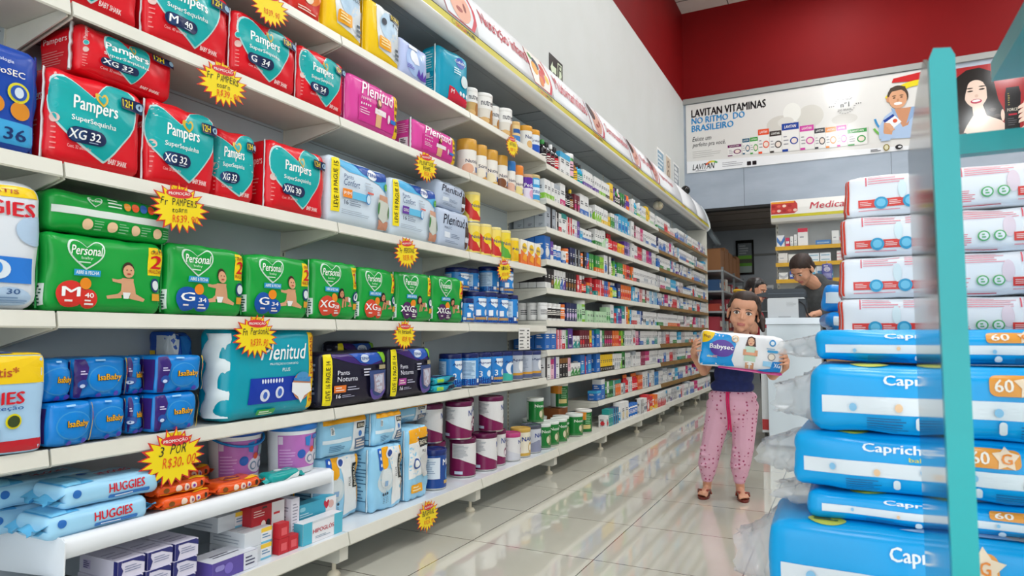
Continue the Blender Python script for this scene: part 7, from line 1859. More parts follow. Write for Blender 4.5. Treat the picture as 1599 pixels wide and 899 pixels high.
# ------------------------------------------------------------------ people
def capsule(mb, p0, r0, p1, r1, m, seg=12):
    p0, p1 = Vector(p0), Vector(p1)
    ax = p1 - p0
    if ax.length < 1e-6: ax = Vector((0, 0, 1e-4))
    L = ax.length; ax = ax.normalized()
    q = ax.to_track_quat('Z', 'Y').to_matrix()
    rings = [(-r0 * math.cos(a), r0 * math.sin(a)) for a in (0.25, 0.6, 1.0, 1.35)] + [(0, r0), (L, r1)] + [(L + r1 * math.sin(a), r1 * math.cos(a)) for a in (0.25, 0.6, 1.0, 1.35)]
    vs, fs = [], []
    for z, r in rings:
        for i in range(seg):
            a = 2 * PI * i / seg
            vs.append(p0 + q @ Vector((r * math.cos(a), r * math.sin(a), z)))
    n = len(rings)
    for j in range(n - 1):
        for i in range(seg):
            k = (i + 1) % seg
            fs.append((j * seg + i, j * seg + k, (j + 1) * seg + k, (j + 1) * seg + i))
    fs += [tuple(reversed(range(seg))), tuple(range((n - 1) * seg, n * seg))]
    mb.add(vs, fs, m, True)

def blob(name, prims, mats, voxel, smooth=4, region=None):
    """one continuous surface grown over tapered limbs ('c') and ellipsoids ('e'); region(co) picks the material"""
    mb = MB()
    for p in prims:
        if p[0] == 'c': capsule(mb, p[1], p[2], p[3], p[4], mats[0])
        else:
            T = p[3] if len(p) > 3 else None
            mb.ellipsoid(p[1], p[2], mats[0], 18, 12, T)
    me = mb.mesh('tmp')
    o = bpy.data.objects.new('tmp', me); COL.objects.link(o)
    r = o.modifiers.new('r', 'REMESH'); r.mode = 'VOXEL'; r.voxel_size = voxel; r.use_smooth_shade = True
    s = o.modifiers.new('s', 'SMOOTH'); s.factor = 0.5; s.iterations = smooth
    dg = bpy.context.evaluated_depsgraph_get()
    out = bpy.data.meshes.new_from_object(o.evaluated_get(dg))
    bpy.data.objects.remove(o); bpy.data.meshes.remove(me)
    out.name = name
    out.materials.clear()
    for m in mats: out.materials.append(m)
    for p in out.polygons:
        p.use_smooth = True
        p.material_index = region(p.center) if region else 0
    return out

def xf(T, prims):
    """move head-space shapes by the head's matrix"""
    out = []
    for p in prims:
        if p[0] == 'c': out.append(('c', T @ Vector(p[1]), p[2], T @ Vector(p[3]), p[4]))
        else: out.append(('e', p[1], p[2], T @ p[3] if len(p) > 3 else T))
    return out

def head_prims(k=1.0, child=False):
    S = lambda *a: tuple(x * k for x in a)
    extra = [('e', S(0, -0.050, 0.045), S(0.060, 0.028, 0.045)), ('e', S(0.034, -0.040, -0.036), S(0.028, 0.027, 0.030)), ('e', S(-0.034, -0.040, -0.036), S(0.028, 0.027, 0.030))] if child else [('e', S(0, -0.062, 0.022), S(0.052, 0.018, 0.012))]
    return extra + [('e', S(0, 0.012, 0.035), S(0.074, 0.088, 0.074)), ('e', S(0, -0.022, -0.018), S(0.062, 0.060, 0.074)),
            ('e', S(0, -0.034, -0.062), S(0.043, 0.042, 0.036)), ('e', S(0, -0.058, -0.086), S(0.019, 0.016, 0.016)),
            ('e', S(0.034, -0.050, -0.036), S(0.025, 0.022, 0.026)), ('e', S(-0.034, -0.050, -0.036), S(0.025, 0.022, 0.026)),
            ('c', S(0, -0.078, 0.000), 0.006 * k, S(0, -0.091, -0.026), 0.0085 * k), ('e', S(0.010, -0.082, -0.031), S(0.007, 0.007, 0.006)), ('e', S(-0.010, -0.082, -0.031), S(0.007, 0.007, 0.006)),
            ('e', S(0, -0.077, -0.055), S(0.021, 0.008, 0.0050)), ('e', S(0, -0.076, -0.0635), S(0.017, 0.008, 0.0055)),
            ('e', S(0.077, 0.012, -0.012), S(0.008, 0.019, 0.029)), ('e', S(-0.077, 0.012, -0.012), S(0.008, 0.019, 0.029)),
            ('c', S(0, 0.016, -0.055), 0.040 * k, S(0, 0.026, -0.125), 0.038 * k)]

def eye_parts(root, T, k=1.0, iris='#2c1a10', big=1.0):
    for sx in (-1, 1):
        c = Vector((sx * 0.0295 * k, -0.0715 * k, -0.001 * k))
        b = MB()
        b.ellipsoid((0, 0, 0), (0.0125 * k, 0.008 * k, 0.0072 * k), M('#e9e4de', 'gloss'), 14, 10)
        b.ellipsoid((0, -0.0052 * k, 0), (0.0062 * k, 0.0036 * k, 0.0062 * k), M(iris, 'gloss'), 12, 8)
        b.tube([(-0.0135 * k, -0.002 * k, 0.001 * k), (-0.007 * k, -0.0075 * k, 0.0065 * k), (0.0, -0.009 * k, 0.008 * k), (0.007 * k, -0.0075 * k, 0.0065 * k), (0.0135 * k, -0.002 * k, 0.001 * k)], 0.0016 * k, M('#2a1a14', 'matte'), 6)
        o = obj('eye', b, root); o.matrix_local = T @ Matrix.Translation(c) @ Matrix.Scale(big, 4)
        b = MB()
        b.tube([(sx * 0.012 * k, -0.0805 * k, 0.0165 * k), (sx * 0.026 * k, -0.0805 * k, 0.0215 * k), (sx * 0.042 * k, -0.069 * k, 0.0175 * k)], [0.0022 * k, 0.0026 * k, 0.0012 * k], M('#4a3226', 'matte'), 6)
        o = obj('eyebrow', b, root); o.matrix_local = T

def finger(prims, base, dirs, lens, r0):
    p = Vector(base); r = r0
    for d, l in zip(dirs, lens):
        q = p + Vector(d).normalized() * l
        prims.append(('c', p, r, q, r * 0.9)); p = q; r *= 0.9

SKIN = bpy.data.materials.new('warm_skin'); SKIN.use_nodes = True
_b = SKIN.node_tree.nodes['Principled BSDF']; _b.inputs['Base Color'].default_value = (*lin('#d29a7c'), 1); _b.inputs['Roughness'].default_value = 0.5
_b.inputs['Subsurface Weight'].default_value = 0.12; _b.inputs['Subsurface Radius'].default_value = (0.012, 0.005, 0.003); _b.inputs['Subsurface Scale'].default_value = 0.6
LIP = M('#b56a60', 'skin'); TOE = M('#d8a088', 'skin')

# ---- the girl: standing, holding a long pack with both hands
GIRL = thing('person', 'young girl in navy shirt and pink dotted trousers holding a long diaper pack', 'person', (-0.53, 3.66, 0.0), R(7.3))
HT = Matrix.Translation((0.062, -0.018, 0.963)) @ Matrix.Rotation(R(-3), 4, 'Z') @ Matrix.Rotation(R(9), 4, 'Y') @ Matrix.Rotation(R(2), 4, 'X')
P = xf(HT, head_prims(1.0, True))
# trunk
P += [('c', (0.058, 0.004, 0.875), 0.034, (0.035, 0.012, 0.80), 0.042), ('e', (0.022, 0.012, 0.745), (0.098, 0.062, 0.085)), ('e', (0.005, 0.012, 0.64), (0.088, 0.060, 0.09)), ('e', (-0.005, 0.012, 0.535), (0.098, 0.070, 0.07))]
# shoulders and arms
P += [('c', (0.030, 0.012, 0.800), 0.036, (-0.075, 0.010, 0.785), 0.034), ('c', (0.030, 0.012, 0.800), 0.036, (0.130, 0.010, 0.775), 0.034)]
P += [('c', (-0.080, 0.010, 0.782), 0.032, (-0.145, -0.015, 0.655), 0.026), ('c', (-0.145, -0.015, 0.655), 0.025, (-0.188, -0.120, 0.735), 0.017)]
P += [('c', (0.138, 0.010, 0.772), 0.032, (0.196, -0.015, 0.640), 0.026), ('c', (0.196, -0.015, 0.640), 0.025, (0.255, -0.120, 0.690), 0.017)]
# her right hand, on the left end of the pack, fingers spread over the front edge
P += [('c', (-0.188, -0.120, 0.735), 0.016, (-0.184, -0.172, 0.768), 0.017), ('c', (-0.185, -0.152, 0.758), 0.016, (-0.184, -0.190, 0.752), 0.013), ('c', (-0.184, -0.160, 0.780), 0.013, (-0.182, -0.192, 0.794), 0.011)]
for (bz, tx, tz) in ((0.802, 0.030, 0.034), (0.786, 0.033, 0.022), (0.769, 0.032, 0.010), (0.751, 0.026, -0.002)):
    finger(P, (-0.180, -0.196, bz), [(0.0, -1, 0.30), (0.70, -0.62, 0.5), (1, 0.05, 0.55 if bz > 0.76 else 0.15)], [0.024, 0.019, 0.022], 0.0068)
finger(P, (-0.185, -0.150, 0.785), [(0.1, 0.1, 1), (0.5, 0.1, 0.9)], [0.024, 0.020], 0.0076)
# her left hand, on the right end, seen from its back
P += [('c', (0.255, -0.120, 0.690), 0.016, (0.254, -0.166, 0.720), 0.018), ('c', (0.254, -0.150, 0.710), 0.016, (0.252, -0.186, 0.703), 0.013), ('c', (0.254, -0.158, 0.733), 0.013, (0.251, -0.186, 0.746), 0.011)]
for bz in (0.756, 0.740, 0.722, 0.705):
    finger(P, (0.249, -0.192, bz), [(0.05, -1, 0.1), (-0.5, -0.8, -0.05), (-1, 0.02, -0.1)], [0.024, 0.019, 0.018], 0.0068)
finger(P, (0.254, -0.150, 0.738), [(0.05, 0.1, 1), (-0.5, 0.2, 0.9)], [0.024, 0.020], 0.0076)
# legs and feet
AN = {-1: (-0.140, 0.010, 0.075), 1: (0.022, 0.016, 0.075)}
for sx in (-1, 1):
    hip = (-0.005 + sx * 0.050, 0.012, 0.50); kn = (-0.062 + sx * 0.062 if sx < 0 else 0.030, 0.000, 0.275)
    kn = (-0.105, 0.0, 0.275) if sx < 0 else (0.036, 0.0, 0.275)
    a = AN[sx]
    P += [('c', hip, 0.062, kn, 0.042), ('c', kn, 0.040, a, 0.024), ('c', a, 0.024, (a[0] + sx * 0.003, a[1] + 0.012, 0.045), 0.023)]
    P += [('c', (a[0], a[1] + 0.008, 0.038), 0.021, (a[0] + sx * 0.016, a[1] - 0.075, 0.027), 0.016), ('c', (a[0] + sx * 0.022, a[1] - 0.030, 0.028), 0.014, (a[0] + sx * 0.032, a[1] - 0.074, 0.024), 0.012), ('c', (a[0] + sx * 0.006, a[1] - 0.030, 0.028), 0.013, (a[0] + sx * 0.004, a[1] - 0.080, 0.025), 0.012)]
    for k in range(5):
        tx = a[0] + sx * (0.000 + 0.0095 * k)
        ln = [0.030, 0.027, 0.023, 0.019, 0.014][k]
        P.append(('c', (tx, a[1] - 0.080 + 0.003 * k, 0.0255), 0.0080 if k == 0 else 0.0062, (tx + sx * 0.002, a[1] - 0.080 - ln + 0.003 * k, 0.0225), 0.0075 if k == 0 else 0.0056))
HI = HT.inverted()
def girl_region(c):
    h = HI @ c
    if abs(h.x) < 0.020 and -0.0675 < h.z < -0.0520 and h.y < -0.066: return 1
    return 0
obj('body', blob('girl_body', P, [SKIN, LIP], 0.0034, 3, girl_region), GIRL)
eye_parts(GIRL, HT, 1.0, '#2a170e', 1.22)
HAIR = noisy('dark_brown_hair', '#25160f', '#332016', 60.0, 0.6, 0.5, 0, (1, 1, 0.15))
hp = xf(HT, [('e', (0, 0.026, 0.050), (0.081, 0.089, 0.070)), ('e', (0, 0.044, 0.005), (0.076, 0.068, 0.070)), ('c', (0.056, 0.0, 0.070), 0.020, (0.079, -0.020, 0.020), 0.010), ('c', (0.079, -0.020, 0.020), 0.009, (0.083, -0.008, -0.020), 0.005), ('c', (-0.056, -0.004, 0.066), 0.018, (-0.077, -0.018, 0.025), 0.008),
     ('c', (0.0, 0.105, 0.06), 0.026, (0.02, 0.150, 0.03), 0.030), ('c', (0.02, 0.150, 0.03), 0.030, (0.085, 0.120, -0.03), 0.026), ('c', (0.085, 0.120, -0.03), 0.026, (0.105, 0.08, -0.08), 0.010),
     ('e', (0, -0.012, 0.074), (0.070, 0.064, 0.044))])
obj('hair', blob('girl_hair', hp, [HAIR], 0.004, 2), GIRL)
b = MB(); b.tube([(0.035 * math.cos(a), 0.0, 0.022 * math.sin(a)) for a in [2 * PI * i / 20 for i in range(21)]], 0.0065, M('#d8a81c', 'cloth'), 8)
o = obj('hair_tie', b, GIRL); o.matrix_local = HT @ Matrix.Translation((-0.030, 0.030, 0.108)) @ Matrix.Rotation(R(70), 4, 'X')
NAVY = noisy('navy_jersey', '#1d2a66', '#192458', 40, 0.85, 0.15)
sp = [('e', (0.022, 0.012, 0.745), (0.108, 0.072, 0.082)), ('e', (0.005, 0.010, 0.64), (0.102, 0.072, 0.09)), ('e', (-0.004, 0.010, 0.575), (0.112, 0.080, 0.050)), ('c', (0.034, 0.012, 0.802), 0.045, (-0.080, 0.010, 0.782), 0.042), ('c', (0.034, 0.012, 0.802), 0.045, (0.138, 0.010, 0.772), 0.042), ('c', (-0.080, 0.010, 0.782), 0.042, (-0.118, 0.002, 0.710), 0.039), ('c', (0.138, 0.010, 0.772), 0.042, (0.172, 0.002, 0.700), 0.039), ('c', (0.042, 0.010, 0.82), 0.044, (0.046, 0.008, 0.838), 0.040)]
obj('shirt', blob('girl_shirt', sp, [NAVY], 0.0045, 3), GIRL)
# dotted trousers
PINK = bpy.data.materials.new('pink_dotted_cotton'); PINK.use_nodes = True
nt = PINK.node_tree; bs = nt.nodes['Principled BSDF']
tc = nt.nodes.new('ShaderNodeTexCoord'); vo = nt.nodes.new('ShaderNodeTexVoronoi'); vo.inputs['Scale'].default_value = 46.0; vo.inputs['Randomness'].default_value = 0.35
lt = nt.nodes.new('ShaderNodeMath'); lt.operation = 'LESS_THAN'; lt.inputs[1].default_value = 0.25
mx = nt.nodes.new('ShaderNodeMixRGB'); mx.inputs['Color1'].default_value = (*lin('#dcaabf'), 1); mx.inputs['Color2'].default_value = (*lin('#a84a6c'), 1)
nz = nt.nodes.new('ShaderNodeTexNoise'); nz.inputs['Scale'].default_value = 22.0; nz.inputs['Detail'].default_value = 3
bp = nt.nodes.new('ShaderNodeBump'); bp.inputs['Strength'].default_value = 0.6; bp.inputs['Distance'].default_value = 0.006
nt.links.new(tc.outputs['Object'], vo.inputs['Vector']); nt.links.new(vo.outputs['Distance'], lt.inputs[0]); nt.links.new(lt.outputs[0], mx.inputs['Fac']); nt.links.new(mx.outputs['Color'], bs.inputs['Base Color'])
nt.links.new(tc.outputs['Object'], nz.inputs['Vector']); nt.links.new(nz.outputs['Fac'], bp.inputs['Height']); nt.links.new(bp.outputs['Normal'], bs.inputs['Normal'])
bs.inputs['Roughness'].default_value = 0.92
tp = [('e', (-0.004, 0.010, 0.525), (0.124, 0.088, 0.048)), ('e', (-0.006, 0.012, 0.475), (0.134, 0.094, 0.075)), ('e', (-0.010, 0.012, 0.42), (0.118, 0.080, 0.06))]
for sx in (-1, 1):
    hip = (-0.008 + sx * 0.062, 0.012, 0.45)
    kn = (-0.112, 0.000, 0.270) if sx < 0 else (0.044, 0.002, 0.270)
    a = AN[sx]
    tp += [('c', hip, 0.070, kn, 0.055), ('c', kn, 0.055, (a[0] + 0.004, a[1] - 0.002, 0.165), 0.051), ('c', (a[0] + 0.004, a[1] - 0.002, 0.165), 0.051, (a[0] + 0.003, a[1], 0.128), 0.042), ('c', (a[0], a[1], 0.120), 0.034, (a[0], a[1], 0.092), 0.031)]
    for q in range(3):   # soft folds over the shin
        zz_ = 0.165 + 0.045 * q
        tp.append(('c', (a[0] - 0.022, a[1] - 0.046, zz_ + 0.012 * (q % 2)), 0.012, (a[0] + 0.024, a[1] - 0.048, zz_ + 0.018 * ((q + 1) % 2)), 0.010))
obj('trousers', blob('girl_trousers', tp, [PINK], 0.005, 3), GIRL)
b = MB()
for dx in (0.0, 0.009):
    b.tube([(-0.030 + dx, -0.074, 0.552), (-0.031 + dx, -0.092, 0.515), (-0.028 + dx, -0.097, 0.46), (-0.024 + dx, -0.092, 0.40), (-0.026 + dx * 1.5, -0.086, 0.36 - dx)], 0.0052, M('#c81c5c', 'cloth'), 6)
obj('drawstring', b, GIRL)
for sx in (-1, 1):
    a = AN[sx]; b = MB()
    sole = []
    for i in range(22):
        an = 2 * PI * i / 22
        y = math.sin(an) * 0.080
        wd = 0.033 if y < 0 else 0.027
        sole.append((a[0] + sx * (0.014 - y * 0.10) + math.cos(an) * wd, a[1] - 0.036 + y))
    b.prism(sole, 0.0006, 0.0125, M('#6c2a20', 'film'), 'z', None, True)
    c0 = a[0] + sx * 0.014
    for s2 in (-1, 1):
        b.tube([(a[0] + sx * 0.008, a[1] - 0.088, 0.013), (c0 + s2 * 0.016, a[1] - 0.066, 0.041), (c0 + s2 * 0.030, a[1] - 0.030, 0.034), (c0 + s2 * 0.032, a[1] - 0.006, 0.012)], 0.0052, M('#8c3626', 'film'), 8)
    obj('sandal', b, GIRL)
# the pack in her hands
w, h, d = 0.395, 0.178, 0.105
b = MB(); f, l, tpf = soft(b, w, h, d, M('#e6e8ec'), 0.022, 0.010, 14, 600, 0.002)
p = Dk(b, f, w, h)
p.poly([(0.01, 0.03), (0.44, 0.06), (0.40, 0.25), (0.42, 0.5), (0.44, 0.7), (0.36, 0.93), (0.28, 0.98), (0.01, 0.98)], '#0f93dc').up()
p.poly([(0.02, 0.985)] + [(0.02 + 0.155 * math.cos(R(-90 + 90 * i / 10)), 0.985 + 0.33 * math.sin(R(-90 + 90 * i / 10))) for i in range(11)], '#f0c81c').up().text('Mega', 0.045, 0.79, 0.125, 0.89, '#7a3a1c', 0.02)
p.ell(0.275, 0.54, 0.33, 0.24, '#5a3a9c', 24).up().text('Babysec', 0.125, 0.48, 0.41, 0.65, '#f0f0f6', 0.045)
p.text('ultra', 0.10, 0.265, 0.165, 0.33, '#e8e8a0', 0.03).text('sec', 0.17, 0.265, 0.225, 0.33, '#f0a8a0', 0.03)
p.ell(0.425, 0.84, 0.095, 0.095, '#e8b878').up().ell(0.425, 0.84, 0.075, 0.075, '#f0e6d8').up().text('nº1', 0.40, 0.80, 0.45, 0.88, '#6a5a4a', 0.01)
q = Dk(b, f, w, h)
q.layer = 2
q.poly([(0.545, 0.26), (0.68, 0.26), (0.68, 0.62), (0.65, 0.68), (0.575, 0.68), (0.545, 0.62)], '#bcd8c4').rect(0.565, 0.04, 0.605, 0.22, '#d09a74').rect(0.625, 0.04, 0.665, 0.22, '#d09a74').poly([(0.56, 0.26), (0.67, 0.26), (0.64, 0.16), (0.59, 0.16)], '#f0f0f0')
q.poly([(0.55, 0.68), (0.575, 0.92), (0.615, 0.97), (0.66, 0.92), (0.675, 0.68)], '#4a2a22').up().ell(0.615, 0.80, 0.085, 0.11, '#dba886').rect(0.53, 0.42, 0.565, 0.58, '#d09a74').rect(0.665, 0.42, 0.70, 0.58, '#d09a74').up().rect(0.55, 0.43, 0.68, 0.51, '#e0a080').ell(0.59, 0.82, 0.010, 0.012, '#2a1a14').ell(0.64, 0.82, 0.010, 0.012, '#2a1a14').ell(0.612, 0.75, 0.03, 0.014, '#b0504a')
p = Dk(b, f, w, h)
p.ell(0.865, 0.82, 0.085, 0.09, '#2f8fd0').up().ell(0.865, 0.82, 0.05, 0.055, '#dfeaf2').rrect(0.81, 0.555, 0.94, 0.625, '#3fa0d8').bars(0.80, 0.64, 0.95, 0.68, 1, '#8ab4d0', 0.6).ell(0.865, 0.44, 0.10, 0.10, '#8a9098').up().ell(0.865, 0.44, 0.08, 0.08, '#e6ddd0')
p.poly([(0.70, 0.03), (0.985, 0.03), (0.985, 0.33), (0.88, 0.32), (0.86, 0.12), (0.74, 0.08)], '#1c7fcc').rect(0.77, 0.17, 0.87, 0.31, '#8fc4e4').up().text('XG', 0.90, 0.16, 0.97, 0.28, '#eaf2f8', 0.02)
b2 = MB(); b2.prism([(-0.06, -0.04), (0.19, -0.04), (0.205, -0.055), (0.19, -0.070), (-0.05, -0.062)], -0.004, 0.010, M('#b83a7c'), 'z')
PK = thing('diaper_pack', 'white and blue diaper pack with purple lettering held up by the girl', 'diaper pack', (-0.53 + 0.036 + 0.018, 3.66 - 0.150, 0.676), R(7.3))
PK.rotation_euler = (0, R(6.0), R(7.3))
obj('pack_body', b, PK)
b = MB()
sv = [(-0.10, -0.046, 0.006), (0.195, -0.046, 0.006), (0.200, -0.052, -0.002), (0.188, -0.056, -0.008), (-0.10, -0.056, -0.002)]
b.add(sv + [(x, y + 0.010, z - 0.001) for x, y, z in sv], [(0, 1, 2, 3, 4), (9, 8, 7, 6, 5), (0, 5, 6, 1), (1, 6, 7, 2), (2, 7, 8, 3), (3, 8, 9, 4), (4, 9, 5, 0)], M('#b83a7c')); obj('bottom_fold', b, PK)

# ---- the woman on the phone, seated beyond the freezer
WO = thing('person', 'black-haired woman in red shirt, hand on her cheek, behind the girl', 'person', (-0.815, 6.95, 0.0), R(66))
HT = Matrix.Translation((0, -0.07, 1.285)) @ Matrix.Rotation(R(14), 4, 'X')
P = xf(HT, head_prims(1.08))
P += [('c', (0, -0.02, 1.17), 0.045, (0, 0.02, 1.06), 0.05), ('e', (0, 0.02, 0.95), (0.155, 0.10, 0.17)), ('e', (0, 0.03, 0.78), (0.14, 0.10, 0.14)), ('e', (0, 0.03, 0.68), (0.16, 0.13, 0.11))]
for sx in (-1, 1):
    P += [('c', (0, 0.02, 1.06), 0.05, (sx * 0.155, 0.02, 1.03), 0.05), ('c', (sx * 0.08, 0.02, 0.67), 0.082, (sx * 0.10, -0.38, 0.62), 0.06), ('c', (sx * 0.10, -0.38, 0.62), 0.056, (sx * 0.10, -0.34, 0.22), 0.040), ('c', (sx * 0.10, -0.34, 0.22), 0.038, (sx * 0.10, -0.33, 0.075), 0.036), ('c', (sx * 0.10, -0.33, 0.05), 0.034, (sx * 0.10, -0.48, 0.03), 0.028)]
# her right hand at the cheek, other arm resting on her lap
P += [('c', (-0.165, 0.02, 1.02), 0.044, (-0.175, -0.13, 0.88), 0.036), ('c', (-0.175, -0.13, 0.88), 0.034, (-0.125, -0.150, 1.13), 0.023), ('c', (-0.125, -0.150, 1.13), 0.022, (-0.108, -0.140, 1.21), 0.026)]
for k in range(4):
    finger(P, (-0.106 + 0.003 * k, -0.165 + 0.018 * k, 1.225), [(0.02, 0.1, 1), (0.12, 0.15, 1), (0.2, 0.2, 0.9)], [0.034, 0.026, 0.020], 0.0085)
finger(P, (-0.10, -0.165, 1.185), [(0.2, -0.3, 1), (0.3, 0.0, 1)], [0.032, 0.026], 0.0095)
P += [('c', (0.165, 0.02, 1.02), 0.044, (0.17, -0.08, 0.80), 0.036), ('c', (0.17, -0.08, 0.80), 0.034, (0.08, -0.26, 0.735), 0.024), ('c', (0.08, -0.26, 0.735), 0.024, (0.05, -0.32, 0.73), 0.022)]
for k in range(4):
    finger(P, (0.07 - 0.016 * k, -0.335, 0.728), [(-0.2, -1, -0.1), (-0.1, -1, -0.4)], [0.03, 0.03], 0.008)
HI = HT.inverted()
def wr(c):
    h = HI @ c
    return 1 if abs(h.x) < 0.024 and -0.077 < h.z < -0.052 and h.y < -0.07 else 0
obj('body', blob('woman_body', P, [SKIN, LIP], 0.006, 3, wr), WO)
eye_parts(WO, HT, 1.08)
BLK = noisy('black_hair', '#141011', '#1e1816', 60, 0.35, 0.4, 0, (1, 1, 0.2))
obj('hair', blob('woman_hair', xf(HT, [('e', (0, 0.028, 0.050), (0.092, 0.100, 0.080)), ('e', (0, 0.060, -0.02), (0.090, 0.075, 0.105)), ('c', (0, 0.09, -0.05), 0.06, (0, 0.10, -0.16), 0.045), ('c', (0.07, 0.0, 0.06), 0.024, (0.088, 0.00, -0.02), 0.016), ('c', (-0.07, -0.01, 0.06), 0.024, (-0.088, -0.01, -0.03), 0.016), ('c', (-0.03, -0.056, 0.088), 0.014, (0.05, -0.060, 0.066), 0.010)]), [BLK], 0.006, 3), WO)
REDS = noisy('red_shirt_cloth', '#a81c30', '#98182a', 30, 0.85, 0.2)
obj('shirt', blob('woman_shirt', [('e', (0, 0.02, 0.95), (0.17, 0.115, 0.17)), ('e', (0, 0.03, 0.78), (0.155, 0.118, 0.16)), ('c', (0, 0.02, 1.065), 0.062, (0.155, 0.02, 1.03), 0.060), ('c', (0, 0.02, 1.065), 0.062, (-0.155, 0.02, 1.03), 0.060), ('c', (-0.165, 0.02, 1.02), 0.056, (-0.170, -0.07, 0.935), 0.050), ('c', (0.165, 0.02, 1.02), 0.056, (0.168, -0.04, 0.90), 0.050), ('c', (0, 0.01, 1.09), 0.062, (0, 0.0, 1.115), 0.056)], [REDS], 0.007, 3), WO)
DARK = noisy('dark_denim', '#23262e', '#1c1f26', 30, 0.9, 0.2)
obj('trousers', blob('woman_trousers', [('e', (0, 0.03, 0.67), (0.175, 0.145, 0.11))] + [q for sx in (-1, 1) for q in (('c', (sx * 0.08, 0.02, 0.67), 0.092, (sx * 0.10, -0.38, 0.62), 0.068), ('c', (sx * 0.10, -0.38, 0.62), 0.064, (sx * 0.10, -0.34, 0.14), 0.050))], [DARK], 0.008, 3), WO)
for sx in (-1, 1):
    b = MB(); b.ellipsoid((sx * 0.10, -0.41, 0.040), (0.045, 0.115, 0.040), M('#2a2426', 'film')); obj('shoe', b, WO)
t = thing('stool', 'black round stool under the seated woman', 'stool', (-0.80 - 0.02, 6.95 + 0.03, 0))
b = MB(); b.lathe([(0.16, 0.50), (0.18, 0.515), (0.18, 0.545), (0.165, 0.555)], M('#1c1c1e', 'film'), 24); obj('seat', b, t)
for k in range(4):
    a = PI / 4 + PI / 2 * k
    b = MB(); b.tube([(0.12 * math.cos(a), 0.12 * math.sin(a), 0.50), (0.19 * math.cos(a), 0.19 * math.sin(a), 0.0)], 0.013, M('#2a2a2c', 'metal')); obj('leg', b, t)

# ---- the man bent over behind the freezer, dark grey sleeve down to the counter edge
MA = thing('person', 'man with short dark hair and grey jacket, head bent low beside the printer', 'person', (-0.13, 6.35, 0.0), R(-22))
HT = Matrix.Translation((-0.075, -0.265, 1.40)) @ Matrix.Rotation(R(-14), 4, 'Z') @ Matrix.Rotation(R(38), 4, 'X')
P = xf(HT, head_prims(1.12))
P += [('c', (-0.068, -0.20, 1.33), 0.056, (-0.02, -0.08, 1.27), 0.062), ('e', (0, -0.03, 1.13), (0.185, 0.12, 0.20)), ('e', (0, 0.03, 0.95), (0.165, 0.115, 0.16)), ('e', (0, 0.05, 0.83), (0.165, 0.12, 0.12))]
for sx in (-1, 1):
    P += [('c', (0, -0.06, 1.25), 0.065, (sx * 0.19, -0.05, 1.22), 0.058), ('c', (sx * 0.09, 0.05, 0.82), 0.088, (sx * 0.10, 0.02, 0.47), 0.062), ('c', (sx * 0.10, 0.02, 0.47), 0.058, (sx * 0.11, 0.05, 0.09), 0.040), ('c', (sx * 0.11, 0.05, 0.05), 0.038, (sx * 0.13, -0.12, 0.035), 0.032)]
P += [('c', (0.19, -0.05, 1.21), 0.050, (0.205, -0.26, 1.08), 0.040), ('c', (0.205, -0.26, 1.08), 0.038, (0.12, -0.40, 1.025), 0.026), ('c', (0.12, -0.40, 1.025), 0.025, (0.09, -0.455, 1.012), 0.026)]
for k in range(4):
    finger(P, (0.065 + 0.018 * k, -0.478, 1.012), [(0.0, -1, 0.0), (0.0, -1, -0.35), (0, -0.6, -0.8)], [0.034, 0.024, 0.014], 0.0088)
finger(P, (0.075, -0.445, 1.008), [(-1, -0.5, 0), (-0.6, -1, -0.1)], [0.03, 0.026], 0.0095)
P += [('c', (-0.19, -0.05, 1.21), 0.050, (-0.24, -0.10, 0.95), 0.040), ('c', (-0.24, -0.10, 0.95), 0.038, (-0.20, -0.20, 0.76), 0.026), ('c', (-0.20, -0.20, 0.76), 0.026, (-0.195, -0.23, 0.69), 0.024)]
for k in range(4):
    finger(P, (-0.205 + 0.014 * k, -0.24 - 0.004 * k, 0.68), [(0, -0.15, -1), (0.05, 0.1, -1), (0.1, 0.4, -0.8)], [0.034, 0.024, 0.016], 0.0088)
finger(P, (-0.185, -0.245, 0.71), [(0.3, -0.5, -1), (0.1, -0.1, -1)], [0.03, 0.024], 0.0095)
HI = HT.inverted()
def mr(c):
    h = HI @ c
    return 1 if abs(h.x) < 0.025 and -0.080 < h.z < -0.055 and h.y < -0.072 else 0
obj('body', blob('man_body', P, [SKIN, LIP], 0.006, 3, mr), MA)
eye_parts(MA, HT, 1.12)
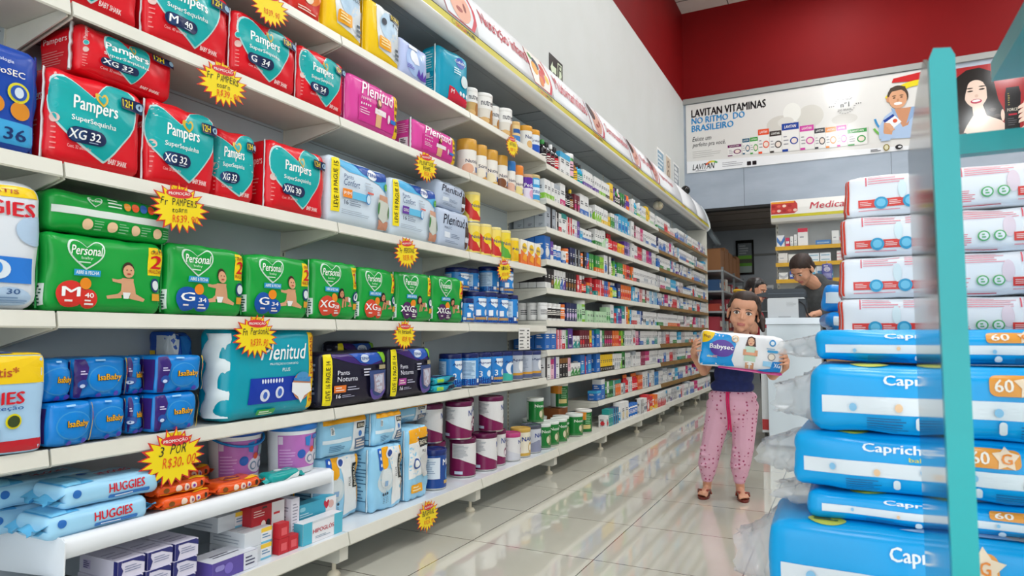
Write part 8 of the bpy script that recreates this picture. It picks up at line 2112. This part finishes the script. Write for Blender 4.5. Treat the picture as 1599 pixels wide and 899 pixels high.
obj('hair', blob('man_hair', xf(HT, [('e', (0, 0.022, 0.056), (0.092, 0.102, 0.082)), ('e', (0, 0.050, 0.0), (0.086, 0.072, 0.075)), ('c', (0.07, 0.0, 0.06), 0.022, (0.086, 0.005, 0.012), 0.010), ('c', (-0.07, 0.0, 0.06), 0.022, (-0.086, 0.005, 0.012), 0.010)]), [HAIR], 0.006, 3), MA)
GJ = noisy('grey_jacket_cloth', '#4c4f50', '#424546', 35, 0.9, 0.25)
obj('jacket', blob('man_jacket', [('e', (0, -0.03, 1.13), (0.20, 0.135, 0.20)), ('e', (0, 0.03, 0.95), (0.18, 0.13, 0.17)), ('c', (0, -0.06, 1.255), 0.075, (0.19, -0.05, 1.22), 0.068), ('c', (0, -0.06, 1.255), 0.075, (-0.19, -0.05, 1.22), 0.068), ('c', (0.19, -0.05, 1.21), 0.062, (0.205, -0.26, 1.08), 0.052), ('c', (0.205, -0.26, 1.08), 0.050, (0.135, -0.375, 1.033), 0.037), ('c', (-0.19, -0.05, 1.21), 0.062, (-0.24, -0.10, 0.95), 0.052), ('c', (-0.24, -0.10, 0.95), 0.050, (-0.205, -0.185, 0.79), 0.037), ('c', (-0.015, -0.075, 1.30), 0.070, (-0.02, -0.09, 1.315), 0.066)], [GJ], 0.007, 3), MA)
obj('trousers', blob('man_trousers', [('e', (0, 0.05, 0.82), (0.178, 0.135, 0.12))] + [q for sx in (-1, 1) for q in (('c', (sx * 0.09, 0.05, 0.80), 0.098, (sx * 0.10, 0.02, 0.47), 0.074), ('c', (sx * 0.10, 0.02, 0.47), 0.070, (sx * 0.11, 0.05, 0.09), 0.055))], [DARK], 0.008, 3), MA)
for sx in (-1, 1):
    b = MB(); b.ellipsoid((sx * 0.12, -0.03, 0.042), (0.048, 0.135, 0.042), M('#20201f', 'film')); obj('shoe', b, MA)
t = thing('service_counter', 'narrow white counter beside the freezer, under the bent man', 'counter', (0.10, 5.98, 0))
b = MB(); b.box(-0.20, 0.60, -0.20, 0.08, 0.935, 0.965, M('#d0d2d2', 'paint')); obj('counter_top', b, t)
b = MB(); b.box(-0.18, 0.58, -0.16, 0.04, 0.0, 0.934, M('#c2c6c8', 'paint')); obj('counter_body', b, t)
